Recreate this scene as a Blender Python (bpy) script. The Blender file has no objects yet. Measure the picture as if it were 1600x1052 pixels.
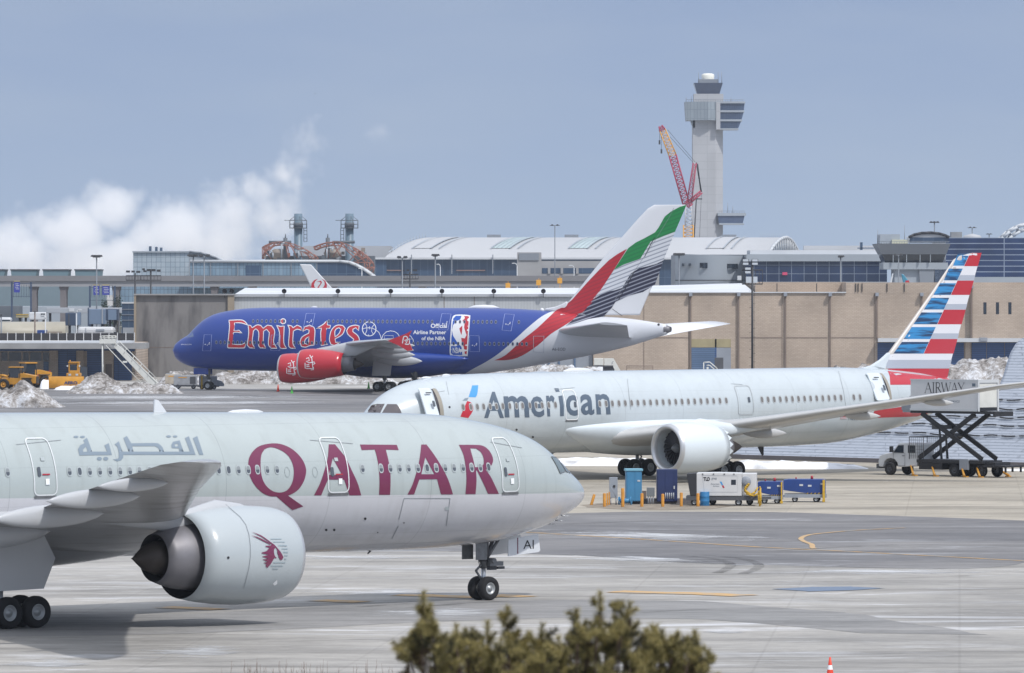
import bpy, bmesh, math, random
from mathutils import Vector, Matrix, noise
S = bpy.context.scene
C = S.collection
random.seed(7)
R = math.radians
# ------------------------------------------------------------------ camera (225 mm telephoto on a roof 14 m above the apron)
F, YH, H = 10000.0, 455.0, 14.0        # focal length and horizon row in pixels of a 1600x1052 frame, camera height in m
cd = bpy.data.cameras.new('camera'); cam = bpy.data.objects.new('camera', cd); C.objects.link(cam)
cam.location = (0, 0, H); cam.rotation_euler = (R(90), 0, 0)
cd.sensor_width = 36; cd.lens = 36*F/1600; cd.shift_y = -(526-YH)/1600
cd.clip_start = 1; cd.clip_end = 30000
cd.dof.use_dof = True; cd.dof.focus_distance = 430; cd.dof.aperture_fstop = 9.0
S.camera = cam
S.render.resolution_x, S.render.resolution_y = 1024, 673
# ------------------------------------------------------------------ sky and sun
SUN_EL, SUN_AZ = 51, 140              # azimuth clockwise from +Y: behind the camera, to the right
w = bpy.data.worlds.new('World'); S.world = w; w.use_nodes = True
nt = w.node_tree; nt.nodes.clear()
out = nt.nodes.new('ShaderNodeOutputWorld'); bg = nt.nodes.new('ShaderNodeBackground')
sky = nt.nodes.new('ShaderNodeTexSky'); sky.sky_type = 'NISHITA'; sky.sun_disc = False
sky.sun_elevation = R(SUN_EL); sky.sun_rotation = R(SUN_AZ); sky.air_density = 1.0; sky.dust_density = 1.2; sky.ozone_density = 2.0
tc = nt.nodes.new('ShaderNodeTexCoord')
def N(tree, typ, **kw):
    n = tree.nodes.new(typ)
    for k, v in kw.items(): setattr(n, k, v)
    return n
sepw = N(nt, 'ShaderNodeSeparateXYZ'); nt.links.new(tc.outputs['Generated'], sepw.inputs[0])
# thin high cloud veil over the whole sky and faint wisps low down
mpw = N(nt, 'ShaderNodeMapping'); mpw.inputs['Scale'].default_value = (14, 14, 60); nt.links.new(tc.outputs['Generated'], mpw.inputs[0])
nzw = N(nt, 'ShaderNodeTexNoise'); nzw.inputs['Scale'].default_value = 1.3; nzw.inputs['Detail'].default_value = 7; nt.links.new(mpw.outputs[0], nzw.inputs[0])
crw = N(nt, 'ShaderNodeValToRGB'); crw.color_ramp.elements[0].position = .40; crw.color_ramp.elements[1].position = .75
nt.links.new(nzw.outputs['Fac'], crw.inputs[0])
def mrange(v, a_, b_, c_, d_):
    n = N(nt, 'ShaderNodeMapRange'); n.inputs['From Min'].default_value = a_; n.inputs['From Max'].default_value = b_; n.inputs['To Min'].default_value = c_; n.inputs['To Max'].default_value = d_
    nt.links.new(v, n.inputs['Value']); return n.outputs[0]
def mixc(f, a_, b_):
    n = N(nt, 'ShaderNodeMix', data_type='RGBA')
    for k_, v in (('Factor', f), ('A', a_), ('B', b_)):
        if isinstance(v, (int, float)): n.inputs[k_].default_value = v
        elif isinstance(v, tuple): n.inputs[k_].default_value = v
        else: nt.links.new(v, n.inputs[k_])
    return n.outputs['Result']
# thin overcast veil over the upper sky, clearer blue band near the horizon, faint wisps
veil = mixc(.6, sky.outputs[0], mixc(mrange(sepw.outputs['Z'], .35, .95, 0, 1), (4.6, 4.8, 5.2, 1), (9.5, 9.7, 10.2, 1)))
band = mixc(mrange(sepw.outputs['Z'], .0, .045, 0, 1), (2.34, 2.93, 3.86, 1), (1.78, 2.34, 3.46, 1))
clouded = mixc(mrange(crw.outputs[0], 0, 1, 0, .30), band, (2.75, 3.2, 3.8, 1))
whole = mixc(mrange(sepw.outputs['Z'], .05, .35, 0, 1), clouded, veil)
nt.links.new(whole, bg.inputs[0]); bg.inputs[1].default_value = 0.15
nt.links.new(bg.outputs[0], out.inputs[0])
sd = bpy.data.lights.new('sun', 'SUN'); sun = bpy.data.objects.new('sun', sd); C.objects.link(sun)
sd.energy = 2.7; sd.angle = R(1.6); sd.color = (1, .965, .92)
az = R(SUN_AZ); dirv = Vector((math.sin(az)*math.cos(R(SUN_EL)), math.cos(az)*math.cos(R(SUN_EL)), math.sin(R(SUN_EL))))
sun.rotation_euler = dirv.to_track_quat('Z', 'Y').to_euler(); sun.location = (0, 0, 200)
S.view_settings.view_transform = 'Standard'; S.view_settings.look = 'None'; S.view_settings.gamma = 1
S.view_settings.exposure = 0.14
S.cycles.volume_bounces = 12; S.cycles.max_bounces = 16; S.cycles.volume_step_rate = 2.0
# ------------------------------------------------------------------ helpers
def lin(c):
    if isinstance(c, str):
        c = tuple(int(c[i:i+2], 16)/255 for i in (0, 2, 4)); c = tuple(x/12.92 if x <= .04045 else ((x+.055)/1.055)**2.4 for x in c)
    return (c[0], c[1], c[2], 1)
MATS = {}
def mat(name, col, rough=.6, metal=0, var=.0, sc=1.0, col2=None, coat=0, bump=0, emit=None, spec=.5, stretch=(1, 1, 1), ramp=(.35, .7), det=6):
    if name in MATS: return MATS[name]
    m = bpy.data.materials.new(name); m.use_nodes = True; t = m.node_tree; p = t.nodes['Principled BSDF']
    p.inputs['Base Color'].default_value = lin(col); p.inputs['Roughness'].default_value = rough; p.inputs['Metallic'].default_value = metal
    p.inputs['Coat Weight'].default_value = coat; p.inputs['Coat Roughness'].default_value = .12; p.inputs['Specular IOR Level'].default_value = spec
    if var or col2:
        g = N(t, 'ShaderNodeTexCoord'); mp = N(t, 'ShaderNodeMapping'); mp.inputs['Scale'].default_value = stretch
        nz = N(t, 'ShaderNodeTexNoise'); nz.inputs['Scale'].default_value = sc; nz.inputs['Detail'].default_value = det
        t.links.new(g.outputs['Object'], mp.inputs[0]); t.links.new(mp.outputs[0], nz.inputs[0])
        cr = N(t, 'ShaderNodeValToRGB'); a = lin(col); b = lin(col2) if col2 else tuple(min(1, x*(1-var)) for x in a[:3])+(1,)
        cr.color_ramp.elements[0].position, cr.color_ramp.elements[1].position = ramp
        cr.color_ramp.elements[0].color = a; cr.color_ramp.elements[1].color = b
        t.links.new(nz.outputs['Fac'], cr.inputs[0]); t.links.new(cr.outputs[0], p.inputs['Base Color'])
        if bump:
            bp = N(t, 'ShaderNodeBump'); bp.inputs['Strength'].default_value = bump; bp.inputs['Distance'].default_value = .1
            t.links.new(nz.outputs['Fac'], bp.inputs['Height']); t.links.new(bp.outputs[0], p.inputs['Normal'])
    if emit: p.inputs['Emission Color'].default_value = lin(emit[0]); p.inputs['Emission Strength'].default_value = emit[1]
    MATS[name] = m; return m
def gridmat(name, c1, c2, line, wd, ht, mort=.05, rough=.3, off=0.0, plane='XZ', metal=0, var=.5):
    if name in MATS: return MATS[name]
    m = bpy.data.materials.new(name); m.use_nodes = True; t = m.node_tree; p = t.nodes['Principled BSDF']
    g = N(t, 'ShaderNodeTexCoord'); s = N(t, 'ShaderNodeSeparateXYZ'); c = N(t, 'ShaderNodeCombineXYZ')
    t.links.new(g.outputs['Object'], s.inputs[0]); t.links.new(s.outputs[plane[0]], c.inputs['X']); t.links.new(s.outputs[plane[1]], c.inputs['Y'])
    b = N(t, 'ShaderNodeTexBrick'); b.offset = off; b.inputs['Scale'].default_value = 1; b.inputs['Brick Width'].default_value = wd
    b.inputs['Row Height'].default_value = ht; b.inputs['Mortar Size'].default_value = mort; b.inputs['Mortar Smooth'].default_value = .1
    b.inputs['Color1'].default_value = lin(c1); b.inputs['Color2'].default_value = lin(c2); b.inputs['Mortar'].default_value = lin(line)
    t.links.new(c.outputs[0], b.inputs['Vector'])
    nz = N(t, 'ShaderNodeTexNoise'); nz.inputs['Scale'].default_value = .12; nz.inputs['Detail'].default_value = 5; t.links.new(g.outputs['Object'], nz.inputs[0])
    mr = N(t, 'ShaderNodeMapRange'); mr.inputs['From Min'].default_value = .3; mr.inputs['From Max'].default_value = .7
    mr.inputs['To Min'].default_value = 1-var*.5; mr.inputs['To Max'].default_value = 1+var*.25; t.links.new(nz.outputs['Fac'], mr.inputs['Value'])
    mx = N(t, 'ShaderNodeMix', data_type='RGBA', blend_type='MULTIPLY'); mx.inputs['Factor'].default_value = 1
    t.links.new(b.outputs['Color'], mx.inputs['A']); t.links.new(mr.outputs[0], mx.inputs['B']); t.links.new(mx.outputs['Result'], p.inputs['Base Color'])
    p.inputs['Roughness'].default_value = rough; p.inputs['Metallic'].default_value = metal
    MATS[name] = m; return m
class MB:
    def __init__(s): s.v = []; s.f = []; s.m = []; s.sm = []
    def add(s, vs, fs, mi=0, smooth=False, M=None):
        n = len(s.v)
        s.v += [tuple(M @ Vector(v)) if M else tuple(v) for v in vs]
        for f in fs: s.f.append([i+n for i in f]); s.m.append(mi); s.sm.append(smooth)
        return s
    def box(s, x0, x1, y0, y1, z0, z1, mi=0, M=None, tap=None):
        v = [(x0, y0, z0), (x1, y0, z0), (x1, y1, z0), (x0, y1, z0), (x0, y0, z1), (x1, y0, z1), (x1, y1, z1), (x0, y1, z1)]
        if tap:
            cx, cy = (x0+x1)/2, (y0+y1)/2
            v = [(cx+(a-cx)*(tap[0] if i > 3 else 1), cy+(b-cy)*(tap[1] if i > 3 else 1), c) for i, (a, b, c) in enumerate(v)]
        return s.add(v, [(0, 3, 2, 1), (4, 5, 6, 7), (0, 1, 5, 4), (1, 2, 6, 5), (2, 3, 7, 6), (3, 0, 4, 7)], mi, False, M)
    def tube(s, p0, p1, r0, r1=None, n=8, mi=0, smooth=True, caps=True, M=None):
        p0, p1 = Vector(p0), Vector(p1); r1 = r0 if r1 is None else r1; d = (p1-p0)
        if d.length < 1e-6: return s
        q = d.to_track_quat('Z', 'Y'); vs = []
        for p, r in ((p0, r0), (p1, r1)):
            for i in range(n): a = 2*math.pi*(i+.5)/n; vs.append(p+q @ Vector((r*math.cos(a), r*math.sin(a), 0)))
        fs = [(i, (i+1) % n, n+(i+1) % n, n+i) for i in range(n)]
        s.add(vs, fs, mi, smooth, M)
        if caps: s.add(vs, [tuple(range(n))[::-1], tuple(range(n, 2*n))], mi, False, M)
        return s
    def path(s, pts, r, n=6, mi=0):
        for a, b in zip(pts[:-1], pts[1:]): s.tube(a, b, r, r, n, mi)
        return s
    def loft(s, rings, mi=0, smooth=True, caps=False, closed=True):
        n = len(rings[0]); vs = [p for r in rings for p in r]; fs = []
        for i in range(len(rings)-1):
            for j in range(n if closed else n-1):
                k = (j+1) % n; fs.append((i*n+j, i*n+k, (i+1)*n+k, (i+1)*n+j))
        s.add(vs, fs, mi, smooth)
        if caps: s.add(rings[0], [tuple(range(n))[::-1]], mi, False); s.add(rings[-1], [tuple(range(n))], mi, False)
        return s
    def rev(s, prof, o=(0, 0, 0), ax='X', n=32, mi=0, smooth=True):
        rings = []
        for a, r in prof:
            ring = []
            for i in range(n):
                t = 2*math.pi*i/n; u, w_ = r*math.cos(t), r*math.sin(t)
                p = {'X': (a, u, w_), 'Y': (u, a, w_), 'Z': (u, w_, a)}[ax]
                ring.append((o[0]+p[0], o[1]+p[1], o[2]+p[2]))
            rings.append(ring)
        return s.loft(rings, mi, smooth)
    def ext(s, poly, axis, a, b, mi=0, M=None):
        # extrude a 2-D polygon along axis ('Y': poly is (x,z)), caps are n-gons
        f = {'Y': lambda p, t: (p[0], t, p[1]), 'X': lambda p, t: (t, p[0], p[1]), 'Z': lambda p, t: (p[0], p[1], t)}[axis]
        n = len(poly); vs = [f(p, a) for p in poly]+[f(p, b) for p in poly]
        fs = [tuple(range(n))[::-1], tuple(range(n, 2*n))]+[(i, (i+1) % n, n+(i+1) % n, n+i) for i in range(n)]
        return s.add(vs, fs, mi, False, M)
    def build(s, name, mats, parent=None, bevel=0):
        me = bpy.data.meshes.new(name); me.from_pydata(s.v, [], s.f); me.update()
        for m in (mats if isinstance(mats, (list, tuple)) else [mats]): me.materials.append(m)
        me.polygons.foreach_set('material_index', s.m); me.polygons.foreach_set('use_smooth', s.sm)
        bm = bmesh.new(); bm.from_mesh(me); bmesh.ops.remove_doubles(bm, verts=bm.verts, dist=1e-5)
        bmesh.ops.recalc_face_normals(bm, faces=bm.faces); bm.to_mesh(me); bm.free()
        o = bpy.data.objects.new(name, me); C.objects.link(o)
        if parent: o.parent = parent
        if bevel:
            b = o.modifiers.new('bevel', 'BEVEL'); b.width = bevel; b.segments = 2; b.limit_method = 'ANGLE'
        return o
def tag(o, label, cat, group=None, kind=None):
    if label: o['label'] = label
    if cat: o['category'] = cat
    if group: o['group'] = group
    if kind: o['kind'] = kind
    return o
def thing(name, label, cat, loc=(0, 0, 0), rz=0, group=None):
    o = bpy.data.objects.new(name, None); C.objects.link(o); o.location = loc; o.rotation_euler = (0, 0, rz)
    return tag(o, label, cat, group)
def struct(o): o['kind'] = 'structure'; return o
KIDS = {}
def dup(root, loc, rz=None, label=None, group=None):
    kids = {}
    for o in list(C.objects):
        if o.parent: kids.setdefault(o.parent.name, []).append(o)
    def cp(o, par):
        c = o.copy(); C.objects.link(c)
        if par: c.parent = par
        for k in kids.get(o.name, []): cp(k, c)
        return c
    r = cp(root, None); r.location = loc
    if rz is not None: r.rotation_euler = (0, 0, rz)
    if label: r['label'] = label
    if group: r['group'] = group
    return r
def G(px, py): Y = F*H/(py-YH); return Vector(((px-800)/F*Y, Y, 0))          # pixel on the ground -> world
def W(px, py, Y): return Vector(((px-800)/F*Y, Y, H-(py-YH)/F*Y))             # pixel at distance Y -> world
def XP(px, Y): return (px-800)/F*Y
def ZP(py, Y): return H-(py-YH)/F*Y
def pchip(xs, ys, x):
    n = len(xs)
    if x <= xs[0]: return ys[0]
    if x >= xs[-1]: return ys[-1]
    i = 0
    while x > xs[i+1]: i += 1
    def sl(k): return (ys[k+1]-ys[k])/(xs[k+1]-xs[k])
    def m(k):
        if k == 0: return sl(0)*1.3
        if k == n-1: return sl(n-2)
        a, b = sl(k-1), sl(k)
        if a*b <= 0: return 0
        h0, h1 = xs[k]-xs[k-1], xs[k+1]-xs[k]; w1, w2 = 2*h1+h0, h1+2*h0
        return (w1+w2)/(w1/a+w2/b)
    h = xs[i+1]-xs[i]; t = (x-xs[i])/h
    return (1+2*t)*(1-t)**2*ys[i]+t*(1-t)**2*h*m(i)+t*t*(3-2*t)*ys[i+1]+t*t*(t-1)*h*m(i+1)
# ---- flat shapes -> skins that follow a curved surface
def smooth_poly(P, n=4, ang=38):
    k = len(P); P = [Vector((p[0], p[1])) for p in P]; o = []
    def corner(i):
        a = P[i]-P[i-1]; b = P[(i+1) % k]-P[i]
        if a.length < 1e-9 or b.length < 1e-9: return True
        return abs(a.angle(b)) > R(ang)
    cs = [corner(i) for i in range(k)]
    for i in range(k):
        p1, p2 = P[i], P[(i+1) % k]; p0 = P[i-1] if not cs[i] else p1*2-p2; p3 = P[(i+2) % k] if not cs[(i+1) % k] else p2*2-p1
        if cs[i] and cs[(i+1) % k]: o.append(p1); continue
        for j in range(n):
            t = j/n; o.append(.5*((2*p1)+(-p0+p2)*t+(2*p0-5*p1+4*p2-p3)*t*t+(-p0+3*p1-3*p2+p3)*t**3))
    return [(p.x, p.y) for p in o]
def circ(cx, cy, rx, ry=None, n=20):
    ry = rx if ry is None else ry
    return [(cx+rx*math.cos(2*math.pi*i/n), cy+ry*math.sin(2*math.pi*i/n)) for i in range(n)]
def rrect(x0, x1, y0, y1, r, n=4):
    o = []
    for cx, cy, a0 in ((x1-r, y1-r, 0), (x0+r, y1-r, 90), (x0+r, y0+r, 180), (x1-r, y0+r, 270)):
        for i in range(n+1): a = R(a0+90*i/n); o.append((cx+r*math.cos(a), cy+r*math.sin(a)))
    return o
def poly_bm(polys):
    cu = bpy.data.curves.new('t', 'CURVE'); cu.dimensions = '2D'; cu.fill_mode = 'BOTH'
    for P in polys:
        sp = cu.splines.new('POLY'); sp.points.add(len(P)-1); sp.use_cyclic_u = True
        for i, p in enumerate(P): sp.points[i].co = (p[0], p[1], 0, 1)
    return curve_bm(cu)
def curve_bm(cu):
    o = bpy.data.objects.new('t', cu); C.objects.link(o); dg = bpy.context.evaluated_depsgraph_get(); dg.update()
    me = bpy.data.meshes.new_from_object(o.evaluated_get(dg), depsgraph=dg)
    bm = bmesh.new(); bm.from_mesh(me); bpy.data.objects.remove(o); bpy.data.meshes.remove(me); bpy.data.curves.remove(cu)
    return bm
def text_bm(s, box, bold=0.0, align='C'):
    # box = x0, x1, y_bottom, y_top in target units (bounding box of the ink)
    cu = bpy.data.curves.new('t', 'FONT'); cu.body = s; cu.offset = bold; cu.fill_mode = 'BOTH'; cu.resolution_u = 3
    bm = curve_bm(cu)
    xs = [v.co.x for v in bm.verts]; ys = [v.co.y for v in bm.verts]
    a, b, c, d = min(xs), max(xs), min(ys), max(ys)
    for v in bm.verts:
        v.co.x = box[0]+(v.co.x-a)/(b-a)*(box[1]-box[0]); v.co.y = box[2]+(v.co.y-c)/(d-c)*(box[3]-box[2]); v.co.z = 0
    return bm
def strokes(pls, w_, closed=False):
    # polylines -> list of quads-polygons drawn as one ribbon each
    out_ = []
    for P in pls:
        P = [Vector((p[0], p[1])) for p in P]; L, Rr = [], []
        n = len(P)
        for i in range(n):
            if closed: d = (P[(i+1) % n]-P[i-1])
            else: d = P[min(i+1, n-1)]-P[max(i-1, 0)]
            d.normalize(); nn = Vector((-d.y, d.x))*w_/2; L.append(P[i]+nn); Rr.append(P[i]-nn)
        out_.append((L, Rr, closed))
    return out_
def stroke_bm(pls, w_, closed=False):
    bm = bmesh.new()
    for L, Rr, c in strokes(pls, w_, closed):
        a = [bm.verts.new((p.x, p.y, 0)) for p in L]; b = [bm.verts.new((p.x, p.y, 0)) for p in Rr]; n = len(a)
        for i in range(n if c else n-1):
            j = (i+1) % n
            try: bm.faces.new((a[i], a[j], b[j], b[i]))
            except ValueError: pass
    return bm
def gridcut(bm, gx, gy):
    xs = [v.co.x for v in bm.verts]; ys = [v.co.y for v in bm.verts]
    for lo, hi, g, k in ((min(xs), max(xs), gx, 0), (min(ys), max(ys), gy, 1)):
        if not g: continue
        t = math.floor(lo/g)*g+g
        while t < hi:
            co = (t, 0, 0) if k == 0 else (0, t, 0); no = (1, 0, 0) if k == 0 else (0, 1, 0)
            bmesh.ops.bisect_plane(bm, geom=bm.verts[:]+bm.edges[:]+bm.faces[:], plane_co=co, plane_no=no, dist=1e-5); t += g
def skin(bm, f, name, m, parent, gx, gy, up=None):
    if gx or gy: gridcut(bm, gx, gy)
    bmesh.ops.triangulate(bm, faces=bm.faces[:])
    for v in bm.verts: v.co = f(v.co.x, v.co.y)
    for fc in bm.faces: fc.smooth = True
    me = bpy.data.meshes.new(name); bm.normal_update()
    if up is not None and len(bm.faces):
        sgn = sum(fc.normal.dot(up)*fc.calc_area() for fc in bm.faces)
        if sgn < 0: bmesh.ops.reverse_faces(bm, faces=bm.faces[:])
    bm.to_mesh(me); bm.free(); me.materials.append(m)
    o = bpy.data.objects.new(name, me); C.objects.link(o); o.parent = parent
    return o
class Surf:
    """a side surface y = fy(t, z) of an aircraft; t = metres aft of the nose, z = height"""
    def __init__(s, ac, fy, side): s.ac, s.fy, s.side = ac, fy, side
    def at(s, t, z, lay=1):
        e = .03; y = s.fy(t, z); dt = (s.fy(t+e, z)-s.fy(t-e, z))/(2*e); dz = (s.fy(t, z+e)-s.fy(t, z-e))/(2*e)
        n = Vector((dt*1.0, 1, -dz)); n.normalize()        # local x = -t
        if n.y*s.side < 0: n = -n
        return Vector((-t, y, z))+n*(.006+.008*lay)
    def px(s, px, py, lay=1):
        a = s.ac; dx, dz = (px-800)/F, (YH-py)/F; n, p = a['n'], a['p']; N0 = a['nose']; y = a.get('y0', 0)
        for _ in range(7):
            lam = (y+p[0]*N0[0]+p[1]*N0[1])/(p[0]*dx+p[1]); wx, wy, z = lam*dx, lam, H+lam*dz
            t = -((wx-N0[0])*n[0]+(wy-N0[1])*n[1]); y = y*.3+.7*s.fy(t, z)
        return t, z
    def decal_px(s, bm, name, m, lay=1, g=6, up=True):
        f = lambda x, y: s.at(*s.px(x, y), lay)
        return skin(bm, f, name, m, s.ac['root'], g, g, Vector((0, s.side, .2)))
    def decal(s, bm, name, m, lay=1, g=.3, parent=None):
        return skin(bm, lambda x, y: s.at(x, y, lay), name, m, parent or s.ac['root'], g, g, Vector((0, s.side, .2)))
def zt(pts, ox, oy, k): return [(ox+x/k, oy+y/k) for x, y in pts]
# ------------------------------------------------------------------ ground
def ground_mat(name, c1, c2, c3, salt, rough=.75, sal=.62, scale=1.0, joints=False, spec=.3):
    m = bpy.data.materials.new(name); m.use_nodes = True; t = m.node_tree; p = t.nodes['Principled BSDF']
    g = N(t, 'ShaderNodeTexCoord')
    def nz(sc, st, det, rg=.55):
        mp = N(t, 'ShaderNodeMapping'); mp.inputs['Scale'].default_value = st; mp.inputs['Rotation'].default_value = (0, 0, R(random.uniform(-7, 7)))
        n = N(t, 'ShaderNodeTexNoise'); n.inputs['Scale'].default_value = sc*scale; n.inputs['Detail'].default_value = det; n.inputs['Roughness'].default_value = rg
        n.inputs['Distortion'].default_value = .6
        t.links.new(g.outputs['Object'], mp.inputs[0]); t.links.new(mp.outputs[0], n.inputs[0]); return n
    a = nz(.045, (.8, 1.2, 1), 10, .62); b = nz(.12, (.34, 1.3, 1), 14, .78); d = nz(.9, (.7, 1.2, 1), 8, .8)
    cr = N(t, 'ShaderNodeValToRGB'); cr.color_ramp.elements[0].position = .30; cr.color_ramp.elements[0].color = lin(c1)
    e = cr.color_ramp.elements.new(.50); e.color = lin(c2); cr.color_ramp.elements[-1].position = .72; cr.color_ramp.elements[-1].color = lin(c3)
    t.links.new(a.outputs['Fac'], cr.inputs[0])
    mr = N(t, 'ShaderNodeMapRange'); mr.inputs['From Min'].default_value = .3; mr.inputs['From Max'].default_value = .7; mr.inputs['To Min'].default_value = .78; mr.inputs['To Max'].default_value = 1.2
    t.links.new(d.outputs['Fac'], mr.inputs['Value'])
    mx = N(t, 'ShaderNodeMix', data_type='RGBA', blend_type='MULTIPLY'); mx.inputs['Factor'].default_value = 1; t.links.new(cr.outputs[0], mx.inputs['A']); t.links.new(mr.outputs[0], mx.inputs['B'])
    sr = N(t, 'ShaderNodeMapRange'); sr.inputs['From Min'].default_value = sal; sr.inputs['From Max'].default_value = sal+.13; t.links.new(b.outputs['Fac'], sr.inputs['Value'])
    mx2 = N(t, 'ShaderNodeMix', data_type='RGBA'); mx2.inputs['B'].default_value = lin(salt); t.links.new(sr.outputs[0], mx2.inputs['Factor']); t.links.new(mx.outputs['Result'], mx2.inputs['A'])
    # dark rubber and oil streaks running along the taxiway
    k = nz(.15, (.17, 1.2, 1), 13, .76); kr = N(t, 'ShaderNodeMapRange'); kr.inputs['From Min'].default_value = .46; kr.inputs['From Max'].default_value = .68
    kr.inputs['To Min'].default_value = 1.04; kr.inputs['To Max'].default_value = .56; t.links.new(k.outputs['Fac'], kr.inputs['Value'])
    mx3 = N(t, 'ShaderNodeMix', data_type='RGBA', blend_type='MULTIPLY'); mx3.inputs['Factor'].default_value = 1
    t.links.new(mx2.outputs['Result'], mx3.inputs['A']); t.links.new(kr.outputs[0], mx3.inputs['B']); last = mx3.outputs['Result']
    if joints:
        b_ = N(t, 'ShaderNodeTexBrick'); b_.offset = 0; b_.inputs['Scale'].default_value = 1; b_.inputs['Brick Width'].default_value = 7.6; b_.inputs['Row Height'].default_value = 7.6
        b_.inputs['Mortar Size'].default_value = .06; b_.inputs['Mortar Smooth'].default_value = .3
        b_.inputs['Color1'].default_value = (1, 1, 1, 1); b_.inputs['Color2'].default_value = (.95, .955, .96, 1); b_.inputs['Mortar'].default_value = (.88, .88, .88, 1)
        mp = N(t, 'ShaderNodeMapping'); mp.inputs['Rotation'].default_value = (0, 0, R(4)); t.links.new(g.outputs['Object'], mp.inputs[0]); t.links.new(mp.outputs[0], b_.inputs['Vector'])
        mx4 = N(t, 'ShaderNodeMix', data_type='RGBA', blend_type='MULTIPLY'); mx4.inputs['Factor'].default_value = 1
        t.links.new(last, mx4.inputs['A']); t.links.new(b_.outputs['Color'], mx4.inputs['B']); last = mx4.outputs['Result']
    t.links.new(last, p.inputs['Base Color'])
    rr = N(t, 'ShaderNodeMapRange'); rr.inputs['To Min'].default_value = rough-.15; rr.inputs['To Max'].default_value = rough+.15; t.links.new(a.outputs['Fac'], rr.inputs['Value']); t.links.new(rr.outputs[0], p.inputs['Roughness'])
    p.inputs['Specular IOR Level'].default_value = spec
    MATS[name] = m; return m
M_conc = ground_mat('concrete', '807e7b', '9c9994', 'b2afaa', 'cccdd0', sal=.535, joints=True)
M_asph = ground_mat('asphalt', '5c5c5e', '727172', '8b8987', 'b2b4b8', sal=.545)
M_beige = ground_mat('apron_concrete', '8f887c', 'a39c8f', 'b1a99c', 'c2bdb4', sal=.62, joints=True)
M_band = ground_mat('taxiway_grey', '7a7a79', '898887', '9b9996', 'b6b7b8', sal=.63)
M_wet = mat('wet_patch', '30343a', rough=.03, spec=.8)
M_yel = mat('yellow_paint', 'c49a58', rough=.7, col2='9a958c', sc=.75, ramp=(.44, .62), stretch=(1, 2, 1), det=10)
M_snow = mat('snow', 'e4e6ea', rough=.85, col2='9d9c9a', sc=.35, ramp=(.5, .75), bump=.6)
M_slush = mat('slush', 'd5d8dc', rough=.8, col2='a9aaab', sc=.25, ramp=(.45, .6), stretch=(.5, 1.5, 1))
t = M_slush.node_tree; tcs = N(t, 'ShaderNodeTexCoord'); sb = N(t, 'ShaderNodeVectorMath', operation='SUBTRACT'); sb.inputs[1].default_value = (.5, .5, 0); t.links.new(tcs.outputs['Generated'], sb.inputs[0])
sx = N(t, 'ShaderNodeVectorMath', operation='MULTIPLY'); sx.inputs[1].default_value = (2, 2, 0); t.links.new(sb.outputs[0], sx.inputs[0]); le = N(t, 'ShaderNodeVectorMath', operation='LENGTH'); t.links.new(sx.outputs[0], le.inputs[0])
nn_ = N(t, 'ShaderNodeTexNoise'); nn_.inputs['Scale'].default_value = .34; nn_.inputs['Detail'].default_value = 10; nn_.inputs['Roughness'].default_value = .7; mpp = N(t, 'ShaderNodeMapping'); mpp.inputs['Scale'].default_value = (.7, 1.3, 1); t.links.new(tcs.outputs['Object'], mpp.inputs[0]); t.links.new(mpp.outputs[0], nn_.inputs[0])
sm = N(t, 'ShaderNodeMath', operation='MULTIPLY_ADD'); sm.inputs[1].default_value = 3.6; t.links.new(nn_.outputs['Fac'], sm.inputs[0]); sm2 = N(t, 'ShaderNodeMath', operation='SUBTRACT'); sm2.inputs[0].default_value = -.9; t.links.new(le.outputs['Value'], sm2.inputs[1]); t.links.new(sm2.outputs[0], sm.inputs[2])
al_ = N(t, 'ShaderNodeMapRange'); al_.inputs['From Min'].default_value = .30; al_.inputs['From Max'].default_value = .75; al_.inputs['To Max'].default_value = .75; t.links.new(sm.outputs[0], al_.inputs['Value']); t.links.new(al_.outputs[0], t.nodes['Principled BSDF'].inputs['Alpha'])
g = MB(); g.add([(-9000, -300, 0), (9000, -300, 0), (9000, 22000, 0), (-9000, 22000, 0)], [(0, 1, 2, 3)])
struct(g.build('ground', M_conc))
LV = [0]
def sheet(name, pts, m, lvl, jag=0.0, seed=0, kind='structure', n=14):
    """flat sheet on the ground from a pixel outline; edges wander a little"""
    P = [G(*p) for p in pts]; o = []; rnd = random.Random(seed)
    for i in range(len(P)):
        a, b = P[i], P[(i+1) % len(P)]; o.append(a); k = n if jag else 1
        for j in range(1, k):
            q = a.lerp(b, j/k); q = q+Vector((noise.noise(q*.11+Vector((seed, 0, 0))), noise.noise(q*.11+Vector((0, seed, 5))), 0))*jag; q.z = 0; o.append(q)
    c = sum(o, Vector())/len(o); bm = poly_bm([[(q.x-c.x, q.y-c.y) for q in o]])
    for v in bm.verts: v.co.z = 0
    me = bpy.data.meshes.new(name); bm.to_mesh(me); bm.free(); me.materials.append(m)
    ob = bpy.data.objects.new(name, me); C.objects.link(ob); ob.location = (c.x, c.y, .004*lvl); ob['kind'] = kind; return ob
sheet('apron', [(-400, 662), (300, 668), (900, 671), (1250, 676), (2300, 700), (2300, 835), (1600, 815), (1412, 807), (1225, 801), (1000, 799), (860, 806), (-400, 830)], M_beige, 1, 1.2, 3)
sheet('taxiway', [(500, 806), (860, 803), (1000, 800), (1225, 801), (1412, 807), (1600, 814), (2300, 842), (2300, 905), (1600, 880), (1500, 889), (1150, 884), (900, 868), (700, 862), (500, 862)], M_asph, 2, 1.6, 11)
sheet('taxiway', [(-500, 967), (300, 960), (640, 940), (900, 938), (1100, 940), (1320, 958), (1543, 992), (1350, 990), (1100, 968), (850, 966), (600, 975), (300, 990), (-500, 1006)], M_band, 2, .9, 21)
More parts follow.
